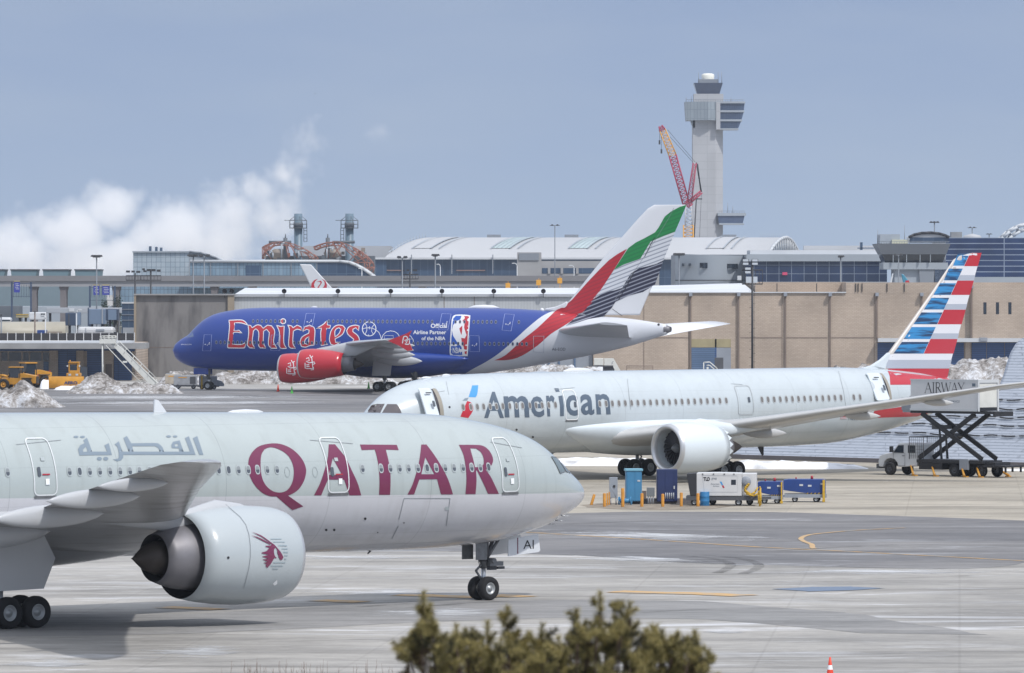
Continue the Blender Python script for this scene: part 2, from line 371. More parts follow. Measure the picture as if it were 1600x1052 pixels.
sheet('road', [(-500, 610), (300, 609), (600, 609), (2400, 606), (2400, 640), (700, 643), (300, 646), (-500, 652)], M_asph, 2, 2.0, 31)
# melt puddle reflecting the sky, and slush left by the ploughs
sheet('water', [(1205, 921), (1270, 917.5), (1330, 917), (1383, 919.5), (1330, 923), (1260, 925)], M_wet, 5, .5, 5)
for i, q in enumerate([[(225, 1018), (300, 1014), (385, 1010), (402, 1014), (340, 1022), (280, 1028), (232, 1024)], [(862, 829), (930, 832), (1120, 838), (1225, 842), (1220, 846), (1080, 843), (950, 840), (866, 836)],
                       [(480, 925), (620, 921), (735, 923), (640, 930), (520, 931)], [(560, 958), (700, 951), (830, 953), (740, 960), (620, 965)], [(1100, 984), (1145, 985), (1160, 988), (1110, 990)],
                       [(0, 620), (300, 618.5), (520, 620), (420, 622.5), (120, 623.5)], [(40, 629), (360, 627), (560, 629), (300, 632)], [(870, 868), (1050, 874), (1180, 880), (1040, 879), (890, 873)],
                       [(1180, 895), (1420, 890), (1600, 893), (1500, 897)], [(0, 1035), (90, 1030), (160, 1036), (60, 1045)], [(430, 870), (600, 868), (700, 871), (560, 874)]]):
    cq = (sum(a[0] for a in q)/len(q), sum(a[1] for a in q)/len(q)); sheet('slush', [(cq[0]+(a[0]-cq[0])*1.25, cq[1]+(a[1]-cq[1])*1.7) for a in q], M_slush, 3+i % 2, 1.4, 40+i, 'stuff')
# worn yellow centre lines
def gline(pts, w_, name='taxiway_marking', lvl=6):
    P = [G(*p) for p in pts]; c = P[len(P)//2].copy(); L, Rr = [], []
    for i in range(len(P)):
        d = (P[min(i+1, len(P)-1)]-P[max(i-1, 0)]).normalized(); nn = Vector((-d.y, d.x, 0))*w_/2; L.append(P[i]+nn-c); Rr.append(P[i]-nn-c)
    b = MB(); n = len(P); b.add(L+Rr, [(i, i+1, n+i+1, n+i) for i in range(n-1)]); o = b.build(name, M_yel); o.location = (c.x, c.y, .004*lvl); return struct(o)
gline([(700, 828), (836, 833), (1000, 843), (1187, 855.6), (1337, 863), (1600, 877), (1900, 893)], .35)
hook = [(1413, 825.6), (1337, 829.4), (1281, 834.3), (1262, 837), (1254, 840), (1251, 843), (1256, 846.5), (1268, 851), (1285, 857)]
gline([tuple(p) for p in smooth_poly(hook, 4, 80)[:-4]], .3, lvl=7)
M_tm = mat('tyre_marks', '4a4846', .8); t = M_tm.node_tree; tcs = N(t, 'ShaderNodeTexCoord'); nn_ = N(t, 'ShaderNodeTexNoise'); nn_.inputs['Scale'].default_value = .5; nn_.inputs['Detail'].default_value = 8; t.links.new(tcs.outputs['Object'], nn_.inputs[0]); al_ = N(t, 'ShaderNodeMapRange'); al_.inputs['From Min'].default_value = .35; al_.inputs['From Max'].default_value = .75; al_.inputs['To Max'].default_value = .55; t.links.new(nn_.outputs['Fac'], al_.inputs['Value']); t.links.new(al_.outputs[0], t.nodes['Principled BSDF'].inputs['Alpha'])
M_tar = mat('tar_seam', '6b6965', .8)
def strip(pts, w_, name, m, lvl):
    q_ = gline(pts, w_, name, lvl); q_.data.materials[0] = m
for pts in ([(1060, 868), (1110, 873), (1138, 880), (1142, 886), (1120, 896), (1060, 906)], [(1100, 868), (1155, 873), (1182, 881), (1184, 888), (1160, 897), (1100, 908)], [(1350, 905), (1440, 903), (1520, 900), (1640, 893)], [(640, 951), (720, 944), (800, 940), (900, 938)], [(560, 949), (640, 944), (740, 940)], [(1000, 958), (1100, 953), (1250, 951), (1400, 953)], [(80, 925), (260, 921), (480, 919)], [(900, 762), (1100, 758), (1400, 760)], [(1240, 775), (1420, 770), (1640, 772)], [(880, 820), (1050, 814), (1250, 812)], [(1200, 862), (1400, 852), (1640, 848)]):
    strip([tuple(p) for p in smooth_poly(pts, 4, 90)[:-4]], .55, 'tyre_mark', M_tm, 8)
for pts in ([(850, 1006), (1150, 1000), (1400, 1003), (1700, 1008)], [(100, 1052), (420, 1030), (700, 1016), (1000, 1012)], [(1020, 790), (1400, 796), (1700, 800)], [(1380, 1010), (1500, 1018), (1700, 1022)]):
    strip(pts, .05, 'tar_seam', M_tar, 9)
gline([(255, 949.5), (300, 951), (345, 953)], 1.5); gline([(494, 938.5), (530, 940), (567, 941.5)], 1.6)
gline([(624, 930), (660, 931), (700, 932.5), (740, 934), (775, 934.5)], 1.7); gline([(770, 931), (790, 931.5), (818, 933.5)], 1.7, lvl=7)
gline([(960, 925), (1020, 926.5), (1100, 928.5), (1165, 931.5)], 1.9)
# ------------------------------------------------------------------ aircraft
def air_paint(name, col, rough=.28, metal=0.0, coat=.5, var=.06):
    m = mat(name, col, rough, metal, var=var, sc=.35, coat=coat, stretch=(.5, 1, 1), ramp=(.4, .75)); return m
M_white = air_paint('white_paint', 'cfd3d8'); M_silver = air_paint('silver_mica_paint', 'cdd6dc', .3)
M_grey = mat('wing_grey', 'a0a2a5', .38, col2='6f6e6e', sc=.9, stretch=(.35, 1.6, 1), ramp=(.48, .78), coat=.3, det=9); M_wgrey2 = air_paint('wing_grey_light', 'aeb1b5', .38, var=.10)
M_nac = air_paint('nacelle_grey', 'a9b1b5'); M_lip = mat('bare_metal', 'c4c6c9', .35, .6); M_dk = mat('dark_metal', '3a3a3e', .5, .6)
M_core = mat('core_metal', '7c7b80', .5, .35, var=.2, sc=1.2); M_plug = mat('exhaust_metal', '453f3c', .55, .5, var=.3, sc=2)
M_tyre = mat('tyre', '1b1b1e', .85, var=.2, sc=3); M_rim = mat('wheel_rim', 'a3a6a8', .4, .5); M_strut = mat('strut_grey', '77797c', .45, .4, var=.3, sc=4)
M_blind = mat('window_blind', '83898c', .4); M_glass = mat('cabin_glass', '4a5058', .12, spec=.8); M_wfr = mat('window_frame', 'a6aeb0', .35); M_black = mat('black', '15161a', .5)
M_cock = mat('cockpit_glass', '5d6b6e', .06, spec=1.0); M_cockaa = mat('cockpit_glass_dark', '4c4649', .06, spec=1.0)
def aircraft(name, label, nose, n, y0=0):
    n = Vector(n).normalized(); p = (-n.y, n.x)
    root = thing(name, label, 'airplane', (nose[0], nose[1], 0), math.atan2(n.y, n.x), 'airliners on the apron')
    return dict(root=root, n=(n.x, n.y), p=p, nose=nose, y0=y0)
def fuselage(ac, ks, top, bot, wid, m, paint=None, side=1):
    ac['T'] = lambda t: pchip(ks, top, t); ac['B'] = lambda t: pchip(ks, bot, t); ac['Wd'] = lambda t: max(.01, pchip(ks, wid, t))
    L = ks[-1]; ts = [ks[0]]+[.02, .06, .12, .2, .3, .42, .55, .7, .88, 1.1]; t = 1.35
    while t < 8: ts.append(t); t += .3
    while t < L-.4: ts.append(t); t += .55
    ts.append(L); n = 80; rings = []
    for t in ts:
        T, B, w_ = ac['T'](t), ac['B'](t), ac['Wd'](t)
        rings.append([(-t, w_*math.cos(2*math.pi*i/n), (T+B)/2+(T-B)/2*math.sin(2*math.pi*i/n)) for i in range(n)])
    b = MB(); b.loft(rings, 0, True); b.add(rings[-1], [tuple(range(n))], 0, False)
    o = b.build('fuselage', m, ac['root'])
    if paint:
        at = o.data.attributes.new('paint', 'FLOAT', 'POINT')
        for i, v in enumerate(o.data.vertices): at.data[i].value = paint(-v.co.x, v.co.z)
    def fy(t, z):
        T, B, w_ = ac['T'](t), ac['B'](t), ac['Wd'](t); u = (z-(T+B)/2)/max(.01, (T-B)/2); u = max(-.985, min(.985, u))
        return side*w_*math.sqrt(1-u*u)
    ac['side'] = side; ac['fus'] = Surf(ac, fy, side); return o
def foil(tc, n=12, camber=.012):
    up, lo = [], []
    for i in range(n+1):
        x = .5*(1-math.cos(math.pi*i/n)); yt = 5*tc*(.2969*math.sqrt(x)-.126*x-.3516*x*x+.2843*x**3-.1036*x**4); yc = camber*4*x*(1-x)
        up.append((x, yc+yt)); lo.append((x, yc-yt))
    return up[::-1]+lo[1:-1]
def wing(ac, secs, m, side, name='wing', n=12, camber=.012, vertical=False, label=None):
    rings = []; k = 5; S2 = []
    for a, b_ in zip(secs[:-1], secs[1:]):
        for j in range(k): S2.append([a[i]+(b_[i]-a[i])*j/k for i in range(len(a))])
    S2.append(list(secs[-1]))
    for s in S2:
        lat, tl, ch, z, tc = s[:5]; tw = s[5] if len(s) > 5 else 0; r = []
        for x, y in foil(tc, n, camber):
            dz = y*ch-x*ch*math.tan(R(tw))
            r.append((-(tl+x*ch), dz, z) if vertical else (-(tl+x*ch), side*lat, z+dz))
        rings.append(r)
    b = MB(); b.loft(rings, 0, True, caps=True); o = b.build(name, m, ac['root'])
    if label: o['label'] = label
    return o
def lerp_sec(secs, lat):
    for a, b in zip(secs[:-1], secs[1:]):
        if a[0] <= lat <= b[0]:
            u = (lat-a[0])/(b[0]-a[0]); return [a[i]+(b[i]-a[i])*u for i in range(len(a))]
def canoe(ac, secs, side, lat, L, r, m, back=.45, drop=.35):
    s = lerp_sec(secs, lat); te = s[1]+s[2]; z = s[3]-drop-s[2]*math.tan(R(s[5] if len(s) > 5 else 0))*.8; b = MB(); rings = []
    for i in range(15):
        u = i/14; rr = r*math.sin(math.pi*min(1, u*1.02))**.62 if 0 < i < 14 else .01; t = te+L*back-L*(1-u)*1.0
        rings.append([(-t, side*lat+.55*rr*math.cos(a), z+rr*.95*math.sin(a)-(.25*r*(u-.5))) for a in [2*math.pi*j/16 for j in range(16)]])
    b.loft(rings, 0, True, caps=True); return b.build('flap_fairing', m, ac['root'])
def engine(ac, t0, lat, z, prof, exit_in, core, plug, m, lip=True, n=48, fan=True, chev=False, mb=None):
    """prof: (dt, r) outer profile front->exit"""
    root = ac['root']; o = (-t0, lat, z); b = MB(); L = prof[-1][0]
    b.rev([(-a, r) for a, r in prof[:3]], o, 'X', n, 1); b.rev([(-a, r) for a, r in prof[2:]], o, 'X', n, 0)
    rl = prof[0][1]; lipr = [(0, rl), (.06, rl-.09), (.18, rl-.16), (.45, rl-.22)]
    b.rev([(-a, r) for a, r in lipr], o, 'X', n, 1)
    b.rev([(-a, r) for a, r in [(.45, rl-.22), (.9, rl-.24), (1.35, rl-.2)]], o, 'X', n, 2)
    b.rev([(-a, r) for a, r in [(L, prof[-1][1]), (L-.02, prof[-1][1]-.03), (L-1.6, prof[-1][1]-.1)]], o, 'X', n, 3)
    e = b.build('engine', [m, M_lip, M_nac, M_dk], root)
    if chev:
        c = MB(); k = 18; r = prof[-1][1]
        for i in range(k):
            a0, a1, am = [2*math.pi*(i+q)/k for q in (0, 1, .5)]
            P = lambda t, rr, a: (o[0]-t, o[1]+rr*math.cos(a), o[2]+rr*math.sin(a))
            c.add([P(L-.02, r, a0), P(L-.02, r, a1), P(L+.42, r-.10, am), P(L-.02, r-.03, a0), P(L-.02, r-.03, a1)], [(0, 1, 2), (4, 3, 2), (0, 2, 3), (1, 4, 2)], 0, False)
        c.build('chevron_nozzle', m, e)
    if fan:
        f = MB(); f.rev([(-1.30, .02), (-1.32, rl-.2)], o, 'X', n, 0)
        for i in range(22):
            a = 2*math.pi*i/22
            q = Matrix.Translation(Vector((o[0]-1.0, o[1], o[2]))) @ Matrix.Rotation(a, 4, 'X')
            f.add([(0, -.03, .35), (-.22, .10, .35), (.0, -.16, rl-.24), (-.12, .12, rl-.24)], [(0, 1, 3, 2)], 1, True, q)
        f.build('fan', [M_black, M_dk], e)
        s = MB(); s.rev([(-.55, .005), (-.62, .09), (-.78, .2), (-.98, .33), (-1.15, .38)], o, 'X', 24, 0); s.build('spinner', M_strut, e)
    c = MB(); c.rev([(-a, r) for a, r in core], o, 'X', n, 0); c.rev([(-core[-1][0], core[-1][1]), (-core[-1][0]+.03, core[-1][1]-.05), (-core[-1][0]+.6, core[-1][1]-.12)], o, 'X', n, 1)
    c.build('core_cowl', [M_core, M_dk], e)
    p_ = MB(); p_.rev([(-a, r) for a, r in plug], o, 'X', n, 0); p_.build('exhaust_cone', M_plug, e)
    ac.setdefault('eng', []).append(e)
    pr = prof
    def fy(t, zz):
        dt = max(0.02, min(L, t-t0)); r = pchip([a for a, _ in pr], [q for _, q in pr], dt); u = max(-.985*r, min(.985*r, zz-z))
        return lat+ac['side']*math.sqrt(r*r-u*u)
    return e, Surf(ac, fy, ac['side'])
def pylon(ac, t0, lat, z, rn, secs, fwd, aft, wd=.32, m=None):
    """thin box-like body from nacelle crown back to under the wing"""
    s = lerp_sec(secs, abs(lat)); tl, zl = s[1], s[3]; b = MB(); rings = []
    T = [(fwd, z+rn-.12, z+rn-.3), (fwd+.7, z+rn+.12, z+rn-.5), (fwd+2.0, z+rn+.30, z+.3*rn), ((fwd+2.0+tl)/2, (z+rn+.3+zl)/2+.08, z+.4*rn), (tl+.1, zl+.12, z+.45*rn), (tl+1.5, zl+.10, z+.55*rn), (tl+aft, zl-.1, zl-.3)]
    for t, a, c in T:
        q = wd*(.25 if t == T[0][0] or t == T[-1][0] else 1)
        rings.append([(-t, lat+q*math.sin(2*math.pi*i/16), (a+c)/2+(a-c)/2*math.cos(2*math.pi*i/16)*1.0) for i in range(16)])
    b.loft(rings, 0, True, caps=True); return b.build('pylon', m or M_wgrey2, ac['root'])
def wheel_mb(r, w_, cx, cy, cz, side, b=None, tm=0, rm=1):
    b = b or MB(); h = w_/2
    b.rev([(-h*.82, r*.5), (-h, r*.62), (-h, r*.84), (-h*.8, r*.96), (-h*.4, r), (h*.4, r), (h*.8, r*.96), (h, r*.84), (h, r*.62), (h*.82, r*.5)], (cx, cy, cz), 'Y', 32, tm)
    for s in (-1, 1):
        b.rev([(s*h*.80, r*.51), (s*h*.86, r*.46), (s*h*.5, r*.40), (s*h*.42, r*.22), (s*h*.75, r*.20), (s*h*.8, .005)], (cx, cy, cz), 'Y', 24, rm)
    return b
def gear(ac, t, lat, top, axles, wr, ww, tr, main=True, door=None, sr=.2):
    g = MB(); zb = wr
    g.tube((-t, lat, top), (-t, lat, zb+.9), sr, sr*.95, 12); g.tube((-t, lat, zb+.95), (-t, lat, zb), sr*.62, sr*.62, 12, 1)
    if len(axles) > 1: g.tube((-(t+axles[0]), lat, zb), (-(t+axles[-1]), lat, zb), sr*.75, sr*.75, 10)
    for a in axles: g.tube((-(t+a), lat-tr, zb), (-(t+a), lat+tr, zb), sr*.5, sr*.5, 8)
    g.tube((-t+.15, lat, zb+1.3), (-t-.45, lat, zb+.8), .06, .06, 6); g.tube((-t-.45, lat, zb+.8), (-t+.05, lat, zb+.2), .06, .06, 6)
    g.tube((-t+(1.6 if main else 1.3), lat, top), (-t, lat, zb+1.1), sr*.45, sr*.45, 8)
    if main: g.tube((-t, lat*.6, top), (-t, lat, zb+1.3), sr*.5, sr*.4, 8)
    else:
        g.box(-t+.1, -t+.9, lat-.35, lat-.1, zb+1.0, zb+1.2, 0); g.box(-t+.2, -t+.75, lat+.1, lat+.4, zb+1.0, zb+1.25, 0); g.tube((-t+.25, lat-.5, zb+1.25), (-t+.25, lat+.5, zb+1.25), .12, .12, 10)
        g.path([(-t-.2, lat-.15, zb+1.9), (-t-.42, lat-.1, zb+1.4), (-t-.25, lat-.05, zb+.95)], .02, 5)
    o = g.build('landing_gear', [M_strut, M_lip], ac['root'])
    for a in axles:
        for s in (-1, 1):
            wheel_mb(wr, ww, -(t+a), lat+s*(tr+ww*.1), wr, s).build('wheel', [M_tyre, M_rim], o)
    if door: d = MB(); d.add(*door); d.build('gear_door', M_wgrey2, ac['root'])
    return o
def belly(ac, t0, t1, w_, zb, zt_, m, name='belly_fairing', wt=None):
    rings = []; k = 22
    for i in range(k+1):
        u = i/k; t = t0+(t1-t0)*u; q = max(.02, math.sin(math.pi*u)**.42)
        cz = zt_; rings.append([(-t, w_*(.72+.28*q)*math.cos(a), cz+(cz-zb)*q*math.sin(a)*(1 if math.sin(a) < 0 else .55)) for a in [2*math.pi*j/40 for j in range(40)]])
    b = MB(); b.loft(rings, 0, True, caps=True); return b.build(name, m, ac['root'])
def cabin_windows(ac, ts, z, w_, h, name='window', fr=None, gl=None, zf=None, slant=0, lay=2, shade=None):
    sf = ac['fus']; rw = random.Random(11)
    for i, t in enumerate(ts):
        zz = zf(t) if zf else z; vs, fs, mi = [], [], []; n = 16
        def pt(k, s): a = 2*math.pi*k/n; c, q = math.cos(a), math.sin(a); e = .75; x = abs(c)**e*math.copysign(1, c)*w_/2*s; y = abs(q)**e*math.copysign(1, q)*h/2*s; return sf.at(t+x+slant*y, zz+y, lay)
        vs = [pt(k, 1.0) for k in range(n)]+[pt(k, .74) for k in range(n)]
        b = MB(); f0 = [(k, (k+1) % n, n+(k+1) % n, n+k) for k in range(n)]
        b.add(vs, f0, 0, True); sh = shade[1] if shade and rw.random() < shade[0] else 0; up_ = [n+k for k in range(0, n//2+1)]; dn = [n+k for k in range(n//2, n)]+[n]; b.add(vs, [up_], 2 if sh else 1, True); b.add(vs, [dn], 1, True)
        o = b.build(name, [fr or M_wfr, gl or M_glass, M_blind], ac['root'])
def door(ac, t0, t1, z0, z1, col, lw=.06, wt=None, lay=3, sill=True, marks=None, rr=.22):
    sf = ac['fus']; b = stroke_bm([rrect(t0, t1, z0, z1, rr)], lw, True); o = sf.decal(b, 'door', col, lay, .25)
    if wt: sf.decal(poly_bm([rrect(*wt, .06)]), 'door_window', M_glass, lay+1, .3, o)
    if sill: sf.decal(poly_bm([[(t0, z0-.14), (t1, z0-.14), (t1, z0-.03), (t0, z0-.03)]]), 'door_sill', M_strut, lay, .3, o)
    for q in marks or []: sf.decal(poly_bm([[(q[0], q[2]), (q[1], q[2]), (q[1], q[3]), (q[0], q[3])]]), 'door_marking', q[4], lay+1, .3, o)
    return o
# ---------------- silver-grey twin jet in front, nose to the right
def split_paint(name, up, lo, a, b, dirt=.10):
    m = bpy.data.materials.new(name); m.use_nodes = True; t = m.node_tree; p = t.nodes['Principled BSDF']
    g = N(t, 'ShaderNodeTexCoord'); s = N(t, 'ShaderNodeSeparateXYZ'); t.links.new(g.outputs['Object'], s.inputs[0])
    k = N(t, 'ShaderNodeMath', operation='MULTIPLY_ADD'); k.inputs[1].default_value = b; t.links.new(s.outputs['X'], k.inputs[0]); t.links.new(s.outputs['Z'], k.inputs[2])
    c = N(t, 'ShaderNodeMath', operation='GREATER_THAN'); c.inputs[1].default_value = a; t.links.new(k.outputs[0], c.inputs[0])
    nz = N(t, 'ShaderNodeTexNoise'); nz.inputs['Scale'].default_value = .5; nz.inputs['Detail'].default_value = 6; t.links.new(g.outputs['Object'], nz.inputs[0])
    mr = N(t, 'ShaderNodeMapRange'); mr.inputs['To Min'].default_value = .90; mr.inputs['To Max'].default_value = 1.06; t.links.new(nz.outputs['Fac'], mr.inputs['Value'])
    mx = N(t, 'ShaderNodeMix', data_type='RGBA'); mx.inputs['A'].default_value = lin(lo); mx.inputs['B'].default_value = lin(up); t.links.new(c.outputs[0], mx.inputs['Factor'])
    m2 = N(t, 'ShaderNodeMix', data_type='RGBA', blend_type='MULTIPLY'); m2.inputs['Factor'].default_value = 1; t.links.new(mx.outputs['Result'], m2.inputs['A']); t.links.new(mr.outputs[0], m2.inputs['B'])
    # faint frame seams every few metres
    br = N(t, 'ShaderNodeMath', operation='PINGPONG'); br.inputs[1].default_value = 2.9; t.links.new(s.outputs['X'], br.inputs[0])
    lt = N(t, 'ShaderNodeMath', operation='LESS_THAN'); lt.inputs[1].default_value = .018; t.links.new(br.outputs[0], lt.inputs[0])
    m3 = N(t, 'ShaderNodeMix', data_type='RGBA', blend_type='MULTIPLY'); m3.inputs['B'].default_value = (.8, .8, .8, 1); t.links.new(lt.outputs[0], m3.inputs['Factor']); t.links.new(m2.outputs['Result'], m3.inputs['A'])
    # lap seams along the hull and grime running down from the belly drains
    zp = N(t, 'ShaderNodeMath', operation='PINGPONG'); zp.inputs[1].default_value = .82; t.links.new(s.outputs['Z'], zp.inputs[0]); zl = N(t, 'ShaderNodeMath', operation='LESS_THAN'); zl.inputs[1].default_value = .010; t.links.new(zp.outputs[0], zl.inputs[0])
    m4 = N(t, 'ShaderNodeMix', data_type='RGBA', blend_type='MULTIPLY'); m4.inputs['B'].default_value = (.87, .87, .87, 1); t.links.new(zl.outputs[0], m4.inputs['Factor']); t.links.new(m3.outputs['Result'], m4.inputs['A'])
    mg = N(t, 'ShaderNodeMapping'); mg.inputs['Scale'].default_value = (1.6, 1, .18); t.links.new(g.outputs['Object'], mg.inputs[0]); ng = N(t, 'ShaderNodeTexNoise'); ng.inputs['Scale'].default_value = 1.1; ng.inputs['Detail'].default_value = 8; t.links.new(mg.outputs[0], ng.inputs[0])
    dg_ = N(t, 'ShaderNodeMapRange'); dg_.inputs['From Min'].default_value = .5; dg_.inputs['From Max'].default_value = .75; dg_.inputs['To Max'].default_value = dirt*3; t.links.new(ng.outputs['Fac'], dg_.inputs['Value'])
    m5 = N(t, 'ShaderNodeMix', data_type='RGBA', blend_type='MULTIPLY'); m5.inputs['B'].default_value = (.72, .70, .67, 1); t.links.new(dg_.outputs[0], m5.inputs['Factor']); t.links.new(m4.outputs['Result'], m5.inputs['A']); m3 = m5
    nb_ = N(t, 'ShaderNodeTexNoise'); nb_.inputs['Scale'].default_value = .9; nb_.inputs['Detail'].default_value = 2; t.links.new(g.outputs['Object'], nb_.inputs[0]); bp_ = N(t, 'ShaderNodeBump'); bp_.inputs['Strength'].default_value = .12; bp_.inputs['Distance'].default_value = .04; t.links.new(nb_.outputs['Fac'], bp_.inputs['Height']); t.links.new(bp_.outputs[0], p.inputs['Normal']); t.links.new(bp_.outputs[0], p.inputs['Coat Normal'])
    t.links.new(m3.outputs['Result'], p.inputs['Base Color']); p.inputs['Roughness'].default_value = .27; p.inputs['Coat Weight'].default_value = .8; p.inputs['Coat Roughness'].default_value = .08
    return m
M_qr = split_paint('grey_and_white_paint', 'a6afaf', 'c1c2c7', 4.79, .0145)
M_bur = mat('burgundy_paint', '6b2145', .3, coat=.5); M_slate = mat('slate_paint', '75838f', .3, coat=.5); M_trim = mat('door_trim_white', 'e6e8ea', .4)
M_stripe = mat('grey_blue_stripe', '8d9ca3', .3, coat=.5); M_trimd = mat('door_trim_soft', 'ced2d4', .4); M_orange = mat('orange_mark', 'a55b2a', .5); M_red = mat('red_mark', 'a02535', .5)
QR = aircraft('airplane', 'nearest airliner, silver grey with large burgundy letters and grey Arabic script, nose to the right', (3.15, 293.9), (.755, .656))
fuselage(QR, [0, .3, .8, 1.6, 2.6, 3.6, 5, 7, 9, 12, 33, 40, 50, 60, 68, 73], [4.66, 5.12, 5.55, 6.05, 6.80, 7.37, 7.82, 8.21, 8.45, 8.56, 8.83, 8.9, 8.95, 8.8, 8.5, 7.9],
         [4.64, 4.3, 3.98, 3.66, 3.27, 3.02, 2.72, 2.52, 2.43, 2.41, 2.6, 2.65, 2.9, 5, 6.8, 7.6], [.01, .6, 1.05, 1.55, 2.0, 2.35, 2.7, 2.95, 3.07, 3.1, 3.1, 3.1, 3.05, 2.3, 1.2, .5], M_qr, side=-1)
Q = QR['fus']
belly(QR, 22.5, 46, 3.35, 2.12, 4.2, M_wgrey2)
qs = [(1.5, 24.8, 14.5, 3.5, .12, .5), (3.1, 25.9, 13.2, 3.7, .12, .5), (9.6, 30.5, 8.7, 4.75, .11, 0), (20, 37.9, 5.4, 6.2, .10, -1), (29, 44.0, 2.9, 7.35, .10, -2), (31, 45.6, 1.9, 7.55, .10, -2), (32.4, 47.4, .6, 7.62, .09, -2)]
for sd_ in (-1, 1): wing(QR, qs, M_grey, sd_)
for lat, L, r in ((7.2, 6.2, .62), (13.2, 5.6, .5), (19.5, 4.6, .4), (25.0, 3.4, .28)): canoe(QR, qs, -1, lat, L, r, M_wgrey2)
qprof = [(0, 1.66), (.08, 1.78), (.3, 1.90), (.8, 2.0), (1.6, 2.07), (2.6, 2.09), (3.6, 2.03), (4.6, 1.90), (5.4, 1.74)]
qe = {}
for sd_ in (-1, 1):
    e, sf = engine(QR, 25.45, sd_*9.6, 2.93, qprof, 0, [(4.2, 1.42), (5.0, 1.40), (5.8, 1.30), (6.3, 1.16), (6.75, 1.0)], [(6.2, .72), (6.7, .70), (7.2, .52), (7.6, .24), (7.85, .05), (7.92, .02)], M_nac)
    qe[sd_] = (e, sf); pylon(QR, 25.45, sd_*9.6, 2.93, 2.05, qs, 27.0, 4.5)
wing(QR, [(0.0, 58, 9, 8.5, .1), (0, 60.5, 7.5, 11, .1), (0, 67.5, 3.6, 18.3, .09)], M_white, 1, 'tail_fin', vertical=True)
for sd_ in (-1, 1): wing(QR, [(1, 60, 6.5, 7.0, .1), (10.7, 67, 2.4, 8.0, .09)], M_white, sd_, 'tailplane')
gear(QR, 5.89, 0, 3.2, [0], .54, .40, .30, False, sr=.17)
for lat in (-5.5, 5.5): gear(QR, 37.1, lat, 4.0, [-1.46, 0, 1.46], .67, .50, .48, True, sr=.24)
# nose gear doors with the letters AI, main gear door
for y in (-.62, .62):
    b = MB(); b.ext([(-4.95, 2.72), (-3.15, 2.95), (-3.02, 2.2), (-3.12, 2.12), (-4.95, 1.98)], 'Y', y-.02, y+.02, 0); nd = b.build('nose_gear_door', M_white, QR['root'])
    if y < 0:
        fn = lambda t, z: Vector((-t, -.62-.028, z))
        skin(text_bm('AI', (4.05, 3.42, 2.28, 2.68)), fn, 'registration_letters', M_black, nd, 0, 0, Vector((0, -1, 0)))
        skin(poly_bm([[(4.36, 2.08), (4.42, 2.08), (4.42, 2.8), (4.36, 2.8)]]), fn, 'red_stripe', M_bur, nd, 0, 0, Vector((0, -1, 0)))
b = MB(); b.box(-6.75, -6.1, -.5, -.46, 1.85, 2.6); b.box(-6.75, -6.1, .46, .5, 1.85, 2.6); b.build('nose_gear_door', M_strut, QR['root'])
b = MB(); b.tube((-5.89, 0, 3.0), (-5.89, 0, 1.75), .27, .2, 12); b.tube((-5.3, 0, 2.8), (-5.75, 0, 1.75), .09, .09, 8); b.box(-5.6, -5.2, -.12, .12, 1.35, 1.6); b.box(-5.1, -4.7, -.1, .1, 1.38, 1.5); b.build('gear_housing', mat('gear_dark_grey', '4a4b50', .55, .3), QR['root'])
b = MB(); b.ext([(-38.5, 3.9), (-35.6, 3.9), (-35.0, 2.9), (-35.6, 1.65), (-38.3, 1.6)], 'Y', -6.55, -6.47, 0); b.build('gear_door', M_wgrey2, QR['root'])
# letters
z1 = lambda P: zt(P, 380, 680, 6.667); z2 = lambda P: zt(P, 580, 680, 6.667); z3 = lambda P: zt(P, 110, 670, 7.273)
Qo = z1([(50, 320), (60, 240), (100, 170), (170, 115), (280, 90), (380, 93), (480, 130), (560, 190), (620, 265), (650, 340), (652, 400), (630, 480), (580, 560), (520, 605), (465, 630), (625, 742), (510, 782), (345, 640), (270, 635), (190, 595), (120, 525), (75, 445), (52, 370)])
Qi = z1([(180, 270), (190, 200), (220, 150), (270, 130), (330, 135), (400, 165), (460, 210), (500, 270), (522, 340), (525, 410), (510, 490), (470, 560), (420, 592), (360, 598), (300, 580), (240, 530), (200, 460), (182, 370)])
A1 = z1([(890, 98), (955, 98), (1060, 230), (1130, 370), (1190, 500), (1228, 628), (1105, 628), (1050, 465), (880, 465), (810, 628), (735, 628), (800, 500), (850, 350), (880, 230)]); A1i = z1([(932, 240), (1030, 420), (890, 415)])
T1 = z2([(-118, 100), (265, 103), (285, 158), (150, 152), (175, 250), (195, 360), (200, 480), (195, 622), (80, 622), (85, 480), (75, 330), (55, 220), (35, 152), (-100, 158)])
A2 = z2([(520, 100), (575, 100), (650, 200), (720, 310), (790, 440), (830, 550), (850, 618), (725, 618), (685, 460), (500, 462), (445, 618), (375, 620), (430, 510), (480, 350), (505, 230)]); A2i = z2([(562, 232), (655, 408), (520, 408)])
R1 = z2([(912, 103), (1050, 103), (1150, 110), (1210, 145), (1250, 200), (1268, 260), (1255, 310), (1215, 345), (1190, 360), (1240, 430), (1290, 530), (1328, 612), (1215, 612), (1165, 500), (1100, 370), (1090, 365), (1095, 480), (1085, 615), (980, 615), (990, 480), (985, 360), (965, 230), (940, 160)])
R1i = z2([(1030, 140), (1090, 142), (1140, 180), (1168, 240), (1170, 300), (1145, 335), (1078, 335), (1060, 250), (1040, 180)])
for P in ([Qo, Qi], [A1, A1i], [T1], [A2, A2i], [R1, R1i]):
    Q.decal_px(poly_bm([smooth_poly(x, 4, 32) for x in P]), 'letter', M_bur, 1, 7)
